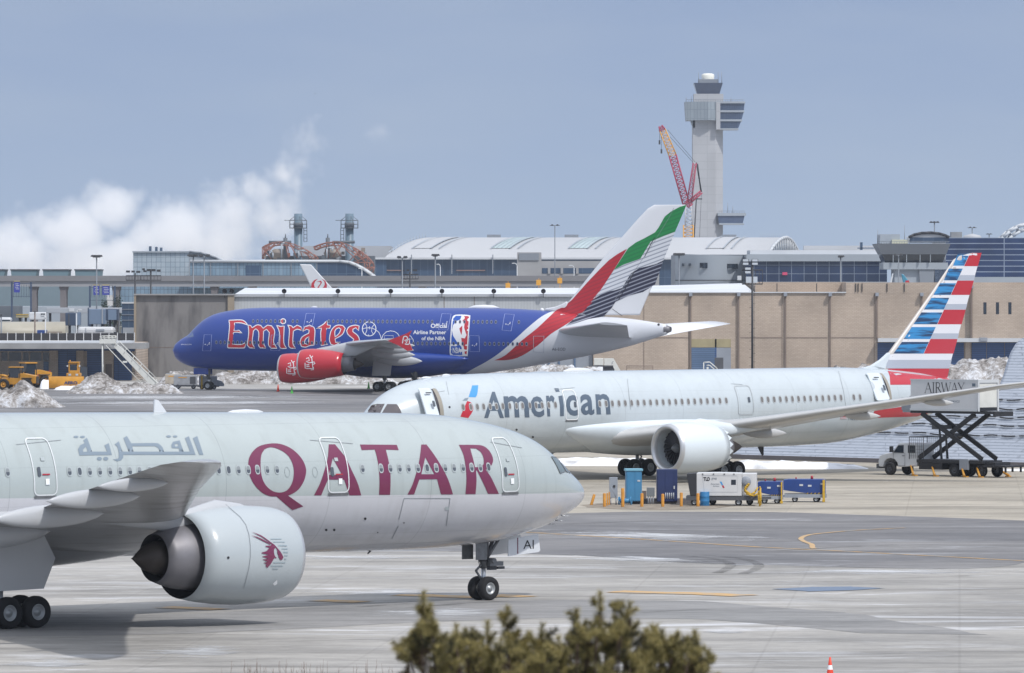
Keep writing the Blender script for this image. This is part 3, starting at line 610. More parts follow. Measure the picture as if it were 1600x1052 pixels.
w1 = z3([(1300, 108), (1345, 88), (1420, 298), (600, 298), (598, 330), (575, 360), (530, 372), (480, 350), (530, 345), (548, 330), (545, 262), (530, 205), (500, 180), (548, 145), (590, 262), (662, 262), (600, 108), (640, 85), (690, 168), (960, 165), (1010, 180), (1045, 215), (1062, 262), (1240, 262), (1230, 225), (1150, 222), (1145, 185), (1165, 150), (1240, 135), (1285, 262), (1357, 262)])
w1i = z3([(700, 200), (960, 200), (1000, 225), (1012, 262), (715, 262)]); w1j = z3([(1180, 180), (1215, 172), (1225, 200), (1190, 205)])
w2 = z3([(100, 305), (470, 300), (435, 165), (385, 190), (395, 215), (415, 262), (245, 262), (205, 150), (185, 105), (145, 135), (160, 165), (110, 190), (85, 235)]); w2i = z3([(140, 240), (175, 205), (195, 262), (145, 265)])
al = z3([(1390, 110), (1440, 85), (1510, 298), (1462, 298)])
Q.decal_px(poly_bm([smooth_poly(w1, 3, 30), w1i, w1j, smooth_poly(w2, 3, 30), w2i, al]+[z3(circ(x, y, rx, ry, 14)) for x, y, rx, ry in ((327, 342, 29, 20), (400, 342, 29, 20), (62, 95, 28, 13), (136, 95, 28, 13), (1115, 90, 28, 13), (1188, 90, 26, 12))]), 'arabic_lettering', M_slate, 1, 7)
# doors, windows
pt = lambda x, y: Q.px(x, y)
for (xa, ya), (xb, yb), zt_, wx, mk in (((784, 770), (809.5, 770), 7.25, (787.5, 791.5), 1), ((512, 771.5), (544, 771.5), 7.33, (516, 521), 1), ((53, 776), (88, 775), 7.5, (58, 63), 1)):
    ta, z0 = pt(xa, ya); tb, _ = pt(xb, yb); t0, t1 = sorted((ta, tb)); wa, zw = pt(wx[0], 737.5); wb, _ = pt(wx[1], 737.5)
    tm = (t0+t1)/2
    door(QR, t0, t1, z0+.05, z0+2.42, M_trimd, .055, (min(wa, wb), max(wa, wb), zw-.2, zw+.2), marks=[(tm-.25, tm+.15, zw-.15, zw-.09, M_red), (tm-.2, tm+.0, zw-.55, zw-.3, M_trim), (tm-.1, tm+.1, zw+.45, zw+.6, M_wfr)])
wx = [11.7, 108.5, 124.4, 140.2, 156, 172, 187.7, 203, 218, 234, 249.5, 265, 281, 296.5, 312, 327, 342, 357.4, 373, 388, 402.5, 417.8, 433, 567, 595.7, 610.5, 625, 639, 653.5, 667.8, 682, 696.3, 710, 724, 737.5, 751, 764]
cabin_windows(QR, [pt(x, 738.5-(x/800))[0] for x in wx], 0, .27, .42, zf=lambda t: 6.03+.0105*t, shade=(.8, 1))
plug_m = mat('plug_outline', '8f989a', .4)
for x in (448.5, 492): t, z = pt(x, 738); Q.decal(stroke_bm([circ(t, z, .14, .22, 14)], .02, True), 'window_blank', plug_m, 1, 0)
for sf_ in (Q, Surf(QR, lambda t, z: -Q.fy(t, z), 1)):
    for P in ([(3.38, 6.48), (2.66, 6.42), (2.48, 5.80), (3.12, 5.72)], [(2.56, 6.38), (2.10, 6.22), (1.98, 5.74), (2.38, 5.78)], [(2.02, 6.17), (1.70, 5.98), (1.64, 5.70), (1.88, 5.70)]):
        sf_.decal(poly_bm([P]), 'cockpit_window', M_cock, 2, .2); sf_.decal(stroke_bm([P], .05, True), 'window_surround', M_strut, 3, .2)
# cargo door seams, vents, drain masts, pitot probes
seam = mat('panel_seam', '7f858a', .5)
for L in ([(631, 779), (703, 779)], [(631, 779), (623, 812)], [(703, 779), (697, 822)], [(622, 822), (612, 842)], [(484, 688), (551, 693.5)], [(766, 691), (815, 700)], [(25, 695), (95, 688)]):
    Q.decal_px(stroke_bm([L], .9), 'panel_seam', seam, 1, 6)
for x, y, r in ((570.5, 810.5, 2), (509.5, 828, 2), (522, 828, 2), (590, 832, 1), (631, 817, 1)): Q.decal_px(poly_bm([circ(x, y, r, r, 10)]), 'vent', M_dk, 1, 0)
Q.decal_px(poly_bm([rrect(695, 701, 792, 797, 1)]), 'static_port', M_wfr, 1, 0)
b = MB()
for z in (3.55, 3.78, 3.38): y = Q.fy(2.3, z); b.tube((-2.3, y, z), (-2.15, y-.16, z-.03), .03, .02, 6); b.tube((-2.15, y-.16, z-.03), (-1.9, y-.16, z-.03), .025, .015, 6)
b.build('pitot_probe', M_lip, QR['root'])
tt, _ = Q.px(305, 690)
b = MB(); b.ext([(-tt-.35, 8.72), (-tt+.35, 8.72), (-tt-.1, 9.26), (-tt-.32, 9.3)], 'Y', -.03, .03); b.build('antenna', M_white, QR['root'])
t2, _ = Q.px(447, 690)
b = MB(); b.rev([(0, .02), (.3, .1), (1, .14), (1.7, .1), (2, .02)], (-t2-1.3, 0, 8.68), 'X', 14); b.build('antenna', M_white, QR['root'])
b = MB(); b.tube((-16.5, 0, 2.45), (-16.7, 0, 2.25), .05, .03); b.tube((-12.5, 0, 2.45), (-12.7, 0, 2.28), .05, .03); b.build('drain_mast', M_dk, QR['root'])
# oryx head and the speed lines on the near engine
e, sf = qe[-1]; z4 = lambda P: zt(P, 380, 820, 13.15)
def edecal(bm, name, m, lay): o = sf.decal_px(bm, name, m, lay, 4); o.parent = e; return o
edecal(poly_bm([z4([(x0, y-9), (x1, y-9), (x1, y+9), (x0, y+9)]) for y, x0, x1 in ((295, 560, 780), (357, 610, 845), (430, 720, 890), (497, 780, 905), (567, 810, 910), (635, 835, 905), (705, 835, 880), (780, 610, 860), (848, 560, 805), (905, 590, 710))]), 'engine_stripes', M_stripe, 1)
hd = z4([(595, 385), (640, 420), (700, 490), (760, 560), (815, 665), (790, 720), (750, 725), (725, 680), (690, 570), (695, 530), (655, 465), (620, 520), (625, 600), (650, 660), (690, 690), (630, 680), (560, 800), (485, 885), (445, 845), (480, 820), (410, 780), (500, 765), (385, 715), (510, 700), (375, 655), (520, 620), (370, 590), (375, 570), (470, 545), (530, 470), (450, 455), (455, 435), (550, 430), (570, 410)])
edecal(poly_bm([hd]), 'oryx_emblem', M_bur, 2)
edecal(poly_bm([smooth_poly(z4([(160, 150), (350, 220), (500, 320), (615, 405), (590, 412), (480, 330), (340, 240)]), 4, 60), smooth_poly(z4([(155, 222), (300, 262), (430, 325), (556, 400), (545, 412), (420, 352), (290, 282)]), 4, 60)]), 'oryx_emblem', M_bur, 3)
for L in ([(352, 788), (384, 820), (391, 870), (380, 920), (372, 936)],): edecal(stroke_bm([smooth_poly(L, 3, 90)[:-3]], .7), 'panel_seam', seam, 1)
edecal(poly_bm([circ(356.5, 871.5, 2, 2, 10)]), 'vent', M_dk, 1); edecal(poly_bm([[(425, 912), (432, 906), (432, 912), (428, 915)]]), 'warning_marking', M_trim, 1)
# ---------------- white twin jet in the middle, nose to the left behind the front one
M_gryl = mat('graphite_lettering', '4d5b6b', .3, coat=.5); M_aab = mat('sky_blue_paint', '3f8fc9', .3, coat=.5); M_aar = mat('flag_red', 'b0182c', .3, coat=.5)
M_aab2 = mat('deep_blue_paint', '2c7fb8', .3, coat=.5, col2='153459', sc=1.5, stretch=(.28, 1, 3.2), ramp=(.44, .58)); M_wht2 = mat('flag_white', 'd4d6dc', .3, coat=.5); M_wgr = mat('flag_grey', 'a4abb8', .3, coat=.5)
M_leg = mat('fin_leading_edge', 'b5b0ac', .35); M_cream = mat('door_lining', '8f8a80', .6); M_sealm = mat('door_trim_grey', 'a9afb2', .5)
AA = aircraft('airplane', 'white airliner with blue and red striped tail, its nose hidden behind the nearest airliner', (-11, 460.4), (-.755, -.656))
M_aaf = split_paint('pale_silver_hull_paint', 'b7c0c5', 'b7c0c5', -50, 0, .06)
fuselage(AA, [0, .3, .8, 1.6, 2.6, 3.6, 5, 7, 9, 12, 40, 46, 52, 56, 60, 62.3], [4.3, 4.85, 5.3, 5.95, 6.6, 7.05, 7.46, 7.74, 7.88, 7.98, 8.13, 8.15, 8.0, 7.7, 7.0, 6.5],
         [4.28, 3.85, 3.5, 3.15, 2.85, 2.62, 2.4, 2.2, 2.1, 2.05, 2.15, 2.3, 3.1, 3.95, 5.2, 6.1], [.01, .5, .95, 1.4, 1.85, 2.15, 2.5, 2.75, 2.85, 2.885, 2.885, 2.75, 2.2, 1.6, .8, .25], M_aaf, side=1)
A = AA['fus']
belly(AA, 16.5, 40, 3.15, 1.72, 3.9, M_silver)
as_ = [(1.5, 20.6, 14.0, 3.1, .12, 1), (2.9, 22.2, 11.8, 3.25, .12, 1), (9.8, 27.2, 7.6, 4.15, .11, 0), (18, 33.2, 5.0, 5.62, .09, -.5), (26, 39.0, 3.0, 7.1, .085, -1.5), (28.5, 41.3, 1.9, 7.5, .085, -1.5), (30.1, 43.6, .6, 7.6, .08, -2)]
M_wedge = mat('polished_leading_edge', 'd8d4d2', .25, .3)
M_wcream = air_paint('wing_cream', 'b4b5b5', .38, var=.1)
for sd_ in (-1, 1): wing(AA, as_, M_wcream, sd_)
for lat, L, r in ((6.5, 4.6, .42), (14.5, 3.8, .32), (20, 3.2, .26)): canoe(AA, as_, 1, lat, L, r, M_wcream, .38, .25)
aprof = [(0, 1.58), (.08, 1.70), (.3, 1.80), (.8, 1.88), (1.5, 1.92), (2.4, 1.92), (3.4, 1.84), (4.4, 1.68), (5.0, 1.55)]
for sd_ in (1, -1):
    e, sfe = engine(AA, 20.9, sd_*9.8, 2.52, aprof, 0, [(4.0, 1.2), (5.0, 1.12), (5.6, 1.0), (6.1, .82)], [(5.8, .66), (6.2, .64), (6.8, .42), (7.4, .14), (7.6, .02)], M_silver, chev=True)
    pylon(AA, 20.9, sd_*9.8, 2.52, 1.86, as_, 22.3, 4.0, m=M_silver)
gear(AA, 5.4, 0, 2.9, [0], .5, .38, .28, False, sr=.15)
for lat in (4.9, -4.9): gear(AA, 31.4, lat, 3.4, [-.75, .75], .66, .5, .45, True, sr=.22)
# fin and tailplane
fz = lambda P: zt(P, 1300, 380, 4.383)
AAf = dict(AA)
def finY_factory(sec):
    # sec: rows of (t_le, t_te, z) from root to tip
    def fy(t, z, s=1):
        i = 0
        while i < len(sec)-2 and z > sec[i+1][2]: i += 1
        a, b = sec[i], sec[i+1]; u = max(0, min(1, (z-a[2])/(b[2]-a[2]))); le = a[0]+(b[0]-a[0])*u; te = a[1]+(b[1]-a[1])*u; ch = max(.3, te-le)
        x = max(.002, min(1, (t-le)/ch)); tc = .09; return 5*tc*(.2969*math.sqrt(x)-.126*x-.3516*x*x+.2843*x**3-.1036*x**4)*ch
    return fy
cen = Surf(AA, lambda t, z: 0.0, 1)
def finsec(cen_, rows): return [(cen_.px(*a)[0], cen_.px(*b)[0], (cen_.px(*a)[1]+cen_.px(*b)[1])/2) for a, b in rows]
arows = [((1372, 582), (1479, 596)), ((1386, 553), (1488, 553)), ((1418, 509), (1499.5, 509)), ((1455, 457), (1512.6, 457)), ((1489.5, 406), (1525, 406)), ((1500, 399), (1531, 399)), ((1519, 395.6), (1533.8, 395.2))]
asec = finsec(cen, arows)
def finmesh(ac, sec, name, m, tc=.09):
    return wing(ac, [(0, a, b-a, z, tc) for a, b, z in sec], m, 1, name, vertical=True, camber=0)
fa = finmesh(AA, asec, 'tail_fin', M_leg)
cone_t = cen.px(1478, 590)[0]
FA = Surf(AA, finY_factory(asec), 1)
# dorsal fillet in front of the fin
b = MB(); dl = [cen.px(*p) for p in ((1340, 577.5), (1362, 571), (1376, 562), (1388, 551))]; dr = [cen.px(*p) for p in ((1395, 585), (1395, 580))]
b.ext([(-t, z) for t, z in dl+dr]+[(-cen.px(1340, 586)[0], cen.px(1340, 586)[1])], 'Y', -.16, .16); b.build('dorsal_fillet', M_silver, AA['root'], .1)
TEx = lambda y: 1025-(y-65)*240/860; DG = lambda y: 945-(y-70)*317/687
ys = [70, 158, 257, 355, 456, 556, 657, 757]
bl = [((70, 155), (862, 828)), ((175, 255), (800, 765)), ((275, 355), (740, 693)), ((375, 455), (680, 628)), ((475, 556), (612, 557)), ((575, 657), (545, 490)), ((677, 757), (478, 420))]
base = fz([(1022, 67), (945, 71), (862, 93), (828, 157), (420, 760), (376, 768), (372, 858), (800, 858)])
FA.decal_px(poly_bm([base]), 'tail_marking', M_wht2, 0, 8)
for (y0, y1), (xa, xb) in bl:
    FA.decal_px(poly_bm([fz([(xa, y0), (DG(y0)-2, y0), (DG(y1)-2, y1), (xb, y1)])]), 'tail_stripe', M_aab2, 1, 8)
for i in range(7):
    y0, y1 = ys[i], ys[i+1]
    if i == 0: P = [(945, 71), (1024, 66), (TEx(158)-1, 158), (DG(158), 158)]
    else: P = [(DG(y0), y0), (TEx(y0)-1, y0), (TEx(y1)-1, y1), (DG(y1), y1)]
    if i % 2 == 0: FA.decal_px(poly_bm([fz(P)]), 'tail_stripe', M_aar, 1, 8)
    else:
        ym = (y0+y1)/2+12; FA.decal_px(poly_bm([fz([(DG(ym), ym), (TEx(ym)-1, ym), (TEx(y1)-1, y1), (DG(y1), y1)])]), 'tail_stripe', M_wgr, 1, 8)
FA.decal_px(poly_bm([fz([(374, 800), (TEx(800)-1, 800), (TEx(858)-1, 858), (372, 858)])]), 'tail_stripe', M_wgr, 1, 8)
FA.decal_px(poly_bm([fz([(380, 860), (TEx(860)-1, 860), (TEx(905)-1, 922), (600, 925), (400, 880)])]), 'tail_stripe', M_aar, 1, 8)
A.decal_px(poly_bm([[(1387, 580), (1480, 591), (1500, 601), (1391, 601.5), (1390, 588)]]), 'tail_stripe', M_aar, 1, 6)
A.decal_px(poly_bm([[(1366, 642), (1381, 630), (1436, 626), (1450, 646), (1432, 650.8), (1361.8, 653.2)]]), 'tail_stripe', M_aar, 1, 6)
A.decal_px(poly_bm([[(1372, 631.5), (1440, 621), (1440, 631), (1372, 641)]]), 'tail_stripe', M_silver, 2, 6)
for sd_ in (-1, 1): wing(AA, [(.8, 52.5, 5.6, 5.7, .1), (9.9, 59.8, 2.2, 6.9, .09)], M_wgrey2, sd_, 'tailplane')
# lettering
z7 = lambda P: zt(P, 700, 590, 5.714)
for ch, x0, x1, y0, y1 in (('A', 320, 497, 128, 362), ('m', 500, 720, 165, 357), ('e', 737, 858, 168, 355), ('r', 880, 955, 160, 348), ('c', 1052, 1160, 157, 343), ('a', 1182, 1302, 150, 335), ('n', 1320, 1445, 147, 330)):
    a, b_ = z7([(x0, y1), (x1, y0)]); bm = text_bm(ch, (a[0], b_[0], -a[1], -b_[1]), .022)
    for v in bm.verts:
        v.co.y = -v.co.y; u = (v.co.y-b_[1])/(a[1]-b_[1]); v.co.x += (u-.5)*2.2*(1 if ch != 'A' else .3)
    A.decal_px(bm, 'letter', M_gryl, 1, 6)
A.decal_px(poly_bm([z7([(984, 168), (1020, 160), (1034, 250), (1034, 345), (1000, 346), (998, 250)]), z7([(948, 97), (985, 97), (997, 128), (962, 130)])]), 'letter', M_gryl, 1, 6)
A.decal_px(poly_bm([smooth_poly(z7([(215, 72), (270, 70), (260, 150), (245, 178), (183, 175), (205, 110)]), 3, 50)]), 'flight_symbol', M_aab, 1, 6)
A.decal_px(poly_bm([z7([(128, 208), (150, 186), (183, 181), (170, 207)])]), 'flight_symbol', M_slate, 1, 6)
A.decal_px(poly_bm([smooth_poly(z7([(170, 210), (205, 225), (225, 270), (215, 310), (180, 362), (110, 350), (130, 300), (155, 245)]), 3, 50)]), 'flight_symbol', M_aar, 1, 6)
wx = [723.6, 735.5, 745.8, 755.6, 765.6, 775.6, 785.7, 796.3, 806.7, 816.4, 827.7, 837.4, 847, 857.3, 867.8, 937, 947, 956.7]+[967+i*9.86 for i in range(18)]+[1190.5+i*9.5 for i in range(14)]+[1334, 1343.8]
aw = mat('dimmed_cabin_glass', '6e6a67', .12, spec=.8); awf = mat('window_frame_grey', 'a2a6a8', .4)
cabin_windows(AA, [A.px(x, 636.4-(x-723.6)*.0252)[0] for x in wx], 0, .33, .56, fr=awf, gl=aw, zf=(lambda ta, za, tb, zb: lambda t: za+(zb-za)*(t-ta)/(tb-ta))(*A.px(723.6, 636.4), *A.px(1343.8, 620.8)))
for xa, ya, xb, yb, op in ((883.5, 656, 902.5, 656, 0), (1153.5, 648, 1177, 648, 0), (657, 650, 681, 652, 1), (1365.5, 624, 1384.5, 624, 1)):
    t0, z0 = A.px(xa, ya); t1, _ = A.px(xb, yb)
    if not op:
        tm = (t0+t1)/2; zw = z0+1.05; door(AA, t0, t1, z0, z0+2.15, M_sealm if xa > 1000 else M_trim, .06, (tm+.25, tm+.48, zw-.15, zw+.25), sill=xa < 1000)
    else:
        # swung-open plug door standing off the skin, and the dark doorway behind it
        zb = z0-.1; y = A.fy((t0+t1)/2, zb+1.1)+.32; b = MB(); P = rrect(t0, t1, zb, zb+2.1, .2)
        vs = []; n = len(P)
        for off in (0, .12):
            for t, z in P: vs.append((-t, A.fy(t1, z)+.28+off, z))
        b.add(vs, [tuple(range(n, 2*n))[::-1], tuple(range(n))]+[(i, (i+1) % n, n+(i+1) % n, n+i) for i in range(n)], 0, False)
        d = b.build('open_door', M_silver, AA['root'])
        fn = lambda t, z: Vector((-t, A.fy(t1, z)+.28+.13, z))
        skin(poly_bm([[(t0+.45, zb+1.72), (t0+1.0, zb+1.72), (t0+1.0, zb+1.80), (t0+.45, zb+1.80)]]), fn, 'door_handle', M_dk, d, 0, 0, Vector((0, 1, 0)))
        skin(poly_bm([rrect(t1-.5, t1-.26, zb+.75, zb+1.2, .1)]), fn, 'door_window', M_glass, d, 0, 0, Vector((0, 1, 0)))
        A.decal(poly_bm([rrect(t1-.05, t1+.62, zb+.05, zb+2.0, .15)]), 'doorway', M_dk, 2, .3); A.decal(poly_bm([rrect(t1+.36, t1+.66, zb+.0, zb+2.05, .12)]), 'door_frame', M_cream, 3, .3)
for P in ([(120, 680), (165, 580), (215, 552), (365, 545), (300, 680)], [(322, 680), (400, 550), (530, 550), (570, 600), (602, 680)]):
    A.decal_px(poly_bm([smooth_poly(zt(P, 560, 570, 8.89), 3, 50)]), 'cockpit_window', M_cockaa, 2, 4)
A.decal_px(poly_bm([zt([(128, 640), (175, 570), (190, 568), (150, 645)], 560, 570, 8.89)]), 'cockpit_window', M_cockaa, 2, 4)
for x, y in ((807, 671.5), (832.5, 683), (702.3, 636.3)): A.decal_px(poly_bm([circ(x, y, 1.7, 1.7, 10)]), 'vent', M_dk, 1, 0)
b_ = text_bm('N838AA', (1325.5, 1349, -656.5, -648)); 
for v in b_.verts: v.co.y = -v.co.y
A.decal_px(b_, 'registration', M_gryl, 2, 6)
A.decal_px(poly_bm([[(1313, 648.5), (1322.5, 648), (1322.5, 654.5), (1313, 655)]]), 'flag', M_aar, 2, 6); A.decal_px(poly_bm([[(1313, 648.5), (1317, 648.3), (1317, 651.5), (1313, 651.7)]]), 'flag', M_gryl, 3, 6)
for q in (0, 1): A.decal_px(poly_bm([[(1313, 652.2+q*1.6), (1322.5, 651.8+q*1.6), (1322.5, 652.6+q*1.6), (1313, 653+q*1.6)]]), 'flag', M_wht2, 3, 6)
for L in ([(701, 617), (697, 596)], [(866, 609), (898, 606)], [(1142, 600), (1160, 601)], [(1310, 580), (1318, 612), (1322, 640)], [(980, 592), (985, 640)], [(655, 618), (695, 611)]): A.decal_px(stroke_bm([L], .6), 'panel_seam', seam, 1, 6)
for x, hh, wd in ((673, .12, .5), (704, .12, .4), (922, .26, 1.5)):
    tt, _ = A.px(x, 592 if x < 700 else 588); T = AA['T'](tt); b = MB(); b.rev([(-wd, .02), (-wd*.6, hh*.8), (0, hh), (wd*.6, hh*.8), (wd, .02)], (-tt, 0, T+.02), 'X', 14); b.build('antenna', M_white, AA['root'])
b = MB(); tt = 40; b.ext([(-39.2, 2.3), (-39.9, 2.3), (-39.9, 1.55), (-39.75, 1.5)], 'Y', -.03, .03); b.build('antenna', M_dk, AA['root'])
# ---------------- blue double-deck jet at the back, nose to the left
def ek_paint():
    m = bpy.data.materials.new('blue_white_paint'); m.use_nodes = True; t = m.node_tree; p = t.nodes['Principled BSDF']
    a = N(t, 'ShaderNodeAttribute'); a.attribute_name = 'paint'; c = N(t, 'ShaderNodeMath', operation='GREATER_THAN'); c.inputs[1].default_value = 0; t.links.new(a.outputs['Fac'], c.inputs[0])
    mx = N(t, 'ShaderNodeMix', data_type='RGBA'); mx.inputs['A'].default_value = lin('1b3b8a'); mx.inputs['B'].default_value = lin('c9ccd2'); t.links.new(c.outputs[0], mx.inputs['Factor']); t.links.new(mx.outputs['Result'], p.inputs['Base Color'])
    p.inputs['Roughness'].default_value = .32; p.inputs['Coat Weight'].default_value = .35; p.inputs['Coat Roughness'].default_value = .15; return m
EK = aircraft('airplane', 'blue double-deck airliner with red engines and red lettering, parked before the warehouses', (-47.7, 908.3), (-.951, .309))
edge = [(876, 480), (867, 484), (850, 492.5), (830, 507.5), (805, 530), (780, 552), (757, 567), (740, 576), (722, 586)]
ks = [-.5, -.12, .6, 2, 3, 4.5, 6, 8, 11, 14, 44, 50, 56, 62, 67, 72.7]
kt = [5.6, 6.35, 7.0, 7.85, 8.84, 10.05, 10.75, 11.2, 11.57, 11.67, 11.64, 11.55, 11.2, 10.6, 10.2, 9.4]; kb = [5.58, 4.7, 4.0, 3.4, 3.15, 3.02, 2.9, 2.8, 2.74, 2.7, 2.36, 3.03, 4.06, 5.15, 6.29, 8.0]; kw = [.01, .7, 1.2, 1.75, 2.15, 2.6, 2.95, 3.25, 3.5, 3.57, 3.57, 3.3, 2.7, 1.9, 1.2, .5]
EK['T'] = lambda t: pchip(ks, kt, t); EK['B'] = lambda t: pchip(ks, kb, t); EK['Wd'] = lambda t: pchip(ks, kw, t)
def fy0(t, z):
    T, B, w_ = EK['T'](t), EK['B'](t), EK['Wd'](t); u = max(-.985, min(.985, (z-(T+B)/2)/((T-B)/2))); return w_*math.sqrt(1-u*u)
et = sorted([(z, t) for t, z in [Surf(EK, fy0, 1).px(*p) for p in edge]])
def ekp(t, z): return t-pchip([a for a, _ in et], [b for _, b in et], z)
fuselage(EK, ks, kt, kb, kw, ek_paint(), paint=ekp, side=1)
E_ = EK['fus']
M_ekblue = mat('royal_blue_paint', '1b3b8a', .32, coat=.35); M_ekred = mat('scarlet_paint', 'b01f2e', .3, coat=.4); M_ekwh = mat('livery_white', 'd8dade', .35, coat=.3); M_ekgr = mat('livery_green', '12803f', .35, coat=.3); M_ekbk = mat('livery_black', '23243a', .35, coat=.3)
M_ekw = mat('double_deck_glass', '2b3350', .15, spec=.8); M_ekwf = mat('double_deck_window_frame', '7d8496', .4); M_thin = mat('door_outline', '8f9ccf', .5)
belly(EK, 20, 45, 4.1, 1.75, 4.6, M_ekblue)
es = [(2.5, 16.6, 19.5, 4.1, .13, 1), (3.6, 17.5, 18.2, 4.2, .13, 1), (14.6, 26.6, 11.2, 5.8, .11, 0), (25.7, 34.6, 7.4, 6.8, .10, -1), (39.6, 45.2, 3.9, 7.45, .09, -2)]
for sd_ in (-1, 1): wing(EK, es, M_wgrey2, sd_)
for lat, L, r in ((8, 7.0, .8), (13.5, 6.5, .7), (20, 6, .62), (28, 5, .5)): canoe(EK, es, 1, lat, L, r, M_wgrey2)
for sd_ in (1, -1):
    b = MB(); y = sd_*39.75
    b.ext([(-45.6, 7.35), (-48.3, 8.35), (-49.0, 8.75), (-48.7, 8.2), (-48.5, 7.5), (-49.1, 6.1), (-48.4, 6.0), (-47.2, 6.7)], 'Y', y-.07, y+.07); f_ = b.build('wingtip_fence', M_ekred, EK['root'])
    if sd_ == 1:
        fn = lambda t, z: Vector((-t, 39.75+.09, z))
        skin(stroke_bm([smooth_poly([(47.7, 7.0), (47.9, 7.9), (48.4, 7.8), (48.3, 7.1), (48.0, 7.4), (48.7, 7.6), (48.6, 6.9)], 3, 90)], .14), fn, 'calligraphy_emblem', M_ekwh, f_, 0, 0, Vector((0, 1, 0)))
eprof = [(0, 1.72), (.08, 1.84), (.3, 1.95), (.9, 2.04), (1.8, 2.08), (3.2, 2.02), (4.6, 1.86), (5.6, 1.68), (6.4, 1.5)]
esf = []
for lat, t0, zc in ((14.6, 21.2, 3.3), (25.7, 28.1, 4.05)):
    for sd_ in (1, -1):
        zc_ = zc if sd_ == 1 else zc+.75; e, sf = engine(EK, t0, sd_*lat, zc_, eprof, 0, [(5.2, 1.2), (6.4, 1.12), (7.2, 1.0), (7.9, .85)], [(7.4, .6), (8.0, .6), (8.8, .3), (9.3, .02)], M_ekred)
        pylon(EK, t0, sd_*lat, zc_, 2.0, es, t0+1.8, 4.5, m=M_wgrey2)
        if sd_ == 1: esf.append((e, sf))
z3e = lambda P: zt(P, 420, 520, 6.154)
callig = [[(395, 215), (405, 240), (425, 225)], [(412, 230), (420, 300), (425, 340)], [(360, 250), (385, 240), (390, 270), (360, 275), (385, 290), (425, 285)], [(350, 290), (350, 340), (370, 345), (425, 345), (432, 330), (430, 355), (405, 358)], [(362, 310), (390, 308)], [(362, 326), (392, 324)], [(420, 290), (435, 280), (445, 295), (428, 305)]]
for (e, sf), (dx, dy) in zip(esf, ((-177, 50), (0, 0))):
    o = sf.decal_px(stroke_bm([z3e([(x+dx, y+dy) for x, y in L]) for L in callig], 1.25), 'calligraphy_emblem', M_ekwh, 1, 4); o.parent = e
gear(EK, 5.0, 0, 3.4, [0], .62, .45, .38, False, sr=.22)
for lat in (6.2, -6.2): gear(EK, 33.5, lat, 4.2, [-.85, .85], .70, .53, .55, True, sr=.3)
for lat in (2.6, -2.6): gear(EK, 36.8, lat, 4.0, [-1.7, 0, 1.7], .70, .53, .6, True, sr=.3)
b = MB(); b.ext([(-34.9, 4.6), (-32.1, 4.6), (-31.9, 2.2), (-34.6, 2.2)], 'Y', 6.9, 6.98); b.build('gear_door', M_wgrey2, EK['root'])
b = MB(); b.box(-5.2, -3.0, .75, .82, 2.2, 3.1); b.box(-5.2, -3.0, -.82, -.75, 2.2, 3.1); b.build('nose_gear_door', M_ekblue, EK['root'])
# fin
z6 = lambda P: zt(P, 860, 310, 5.26); z7b = lambda P: zt(P, 740, 470, 4)
ec = Surf(EK, lambda t, z: 0.0, 1)
erows = [((866, 485), (1000, 500)), ((884, 473), (1006, 482)), ((940, 406.5), (1037, 406.5)), ((995, 344), (1062, 344)), ((1012, 326), (1069.5, 326)), ((1022, 320.5), (1072, 320))]
esec = finsec(ec, erows); finmesh(EK, esec, 'tail_fin', M_ekwh, .08); FE = Surf(EK, finY_factory(esec), 1)
b = MB(); dl = [ec.px(*p) for p in ((852, 482.5), (868, 479.5), (877, 476), (886, 471))]; b.ext([(-t, z) for t, z in dl]+[(-ec.px(890, 488)[0], 11.2), (-ec.px(852, 488)[0], 11.3)], 'Y', -.22, .22); b.build('dorsal_fillet', M_ekwh, EK['root'], .12)
def wavy(name, c, c2):
    m = bpy.data.materials.new(name); m.use_nodes = True; t = m.node_tree; p = t.nodes['Principled BSDF']; g = N(t, 'ShaderNodeTexCoord'); mp = N(t, 'ShaderNodeMapping')
    mp.inputs['Rotation'].default_value = (0, R(-20), 0); t.links.new(g.outputs['Object'], mp.inputs[0])
    w_ = N(t, 'ShaderNodeTexWave'); w_.bands_direction = 'Z'; w_.inputs['Scale'].default_value = .62; w_.inputs['Distortion'].default_value = 1.2; w_.inputs['Detail'].default_value = 0; w_.inputs['Detail Scale'].default_value = .15
    t.links.new(mp.outputs[0], w_.inputs['Vector']); cr = N(t, 'ShaderNodeValToRGB'); cr.color_ramp.elements[0].position = .62; cr.color_ramp.elements[0].color = lin(c); cr.color_ramp.elements[1].position = .95; cr.color_ramp.elements[1].color = lin(c2)
    t.links.new(w_.outputs['Fac'], cr.inputs[0]); t.links.new(cr.outputs[0], p.inputs['Base Color']); p.inputs['Roughness'].default_value = .35; return m
MW_r = wavy('red_streamers', 'ad1f2c', '96222f'); MW_g = wavy('green_streamers', '12803f', '0f6e3a'); MW_k = wavy('black_streamers', '25263c', '8f93a0'); MW_w = wavy('white_streamers', 'cfd2d8', '8d93a0')
red = [(630, 415), (520, 590), (430, 730), (340, 860), (262, 940), (150, 970), (60, 930), (100, 900), (180, 832), (300, 695), (400, 590), (480, 510), (550, 460)]
grn = [(640, 410), (700, 365), (780, 325), (860, 280), (890, 240), (940, 150), (990, 110), (1060, 72), (1120, 53), (1025, 275), (930, 310), (825, 355), (740, 495), (600, 545), (525, 585)]
wht = [(525, 587), (600, 547), (740, 497), (825, 357), (930, 312), (1025, 277), (930, 508), (870, 538), (800, 558), (730, 573), (660, 618), (590, 735), (530, 755), (450, 770), (350, 830), (430, 730)]
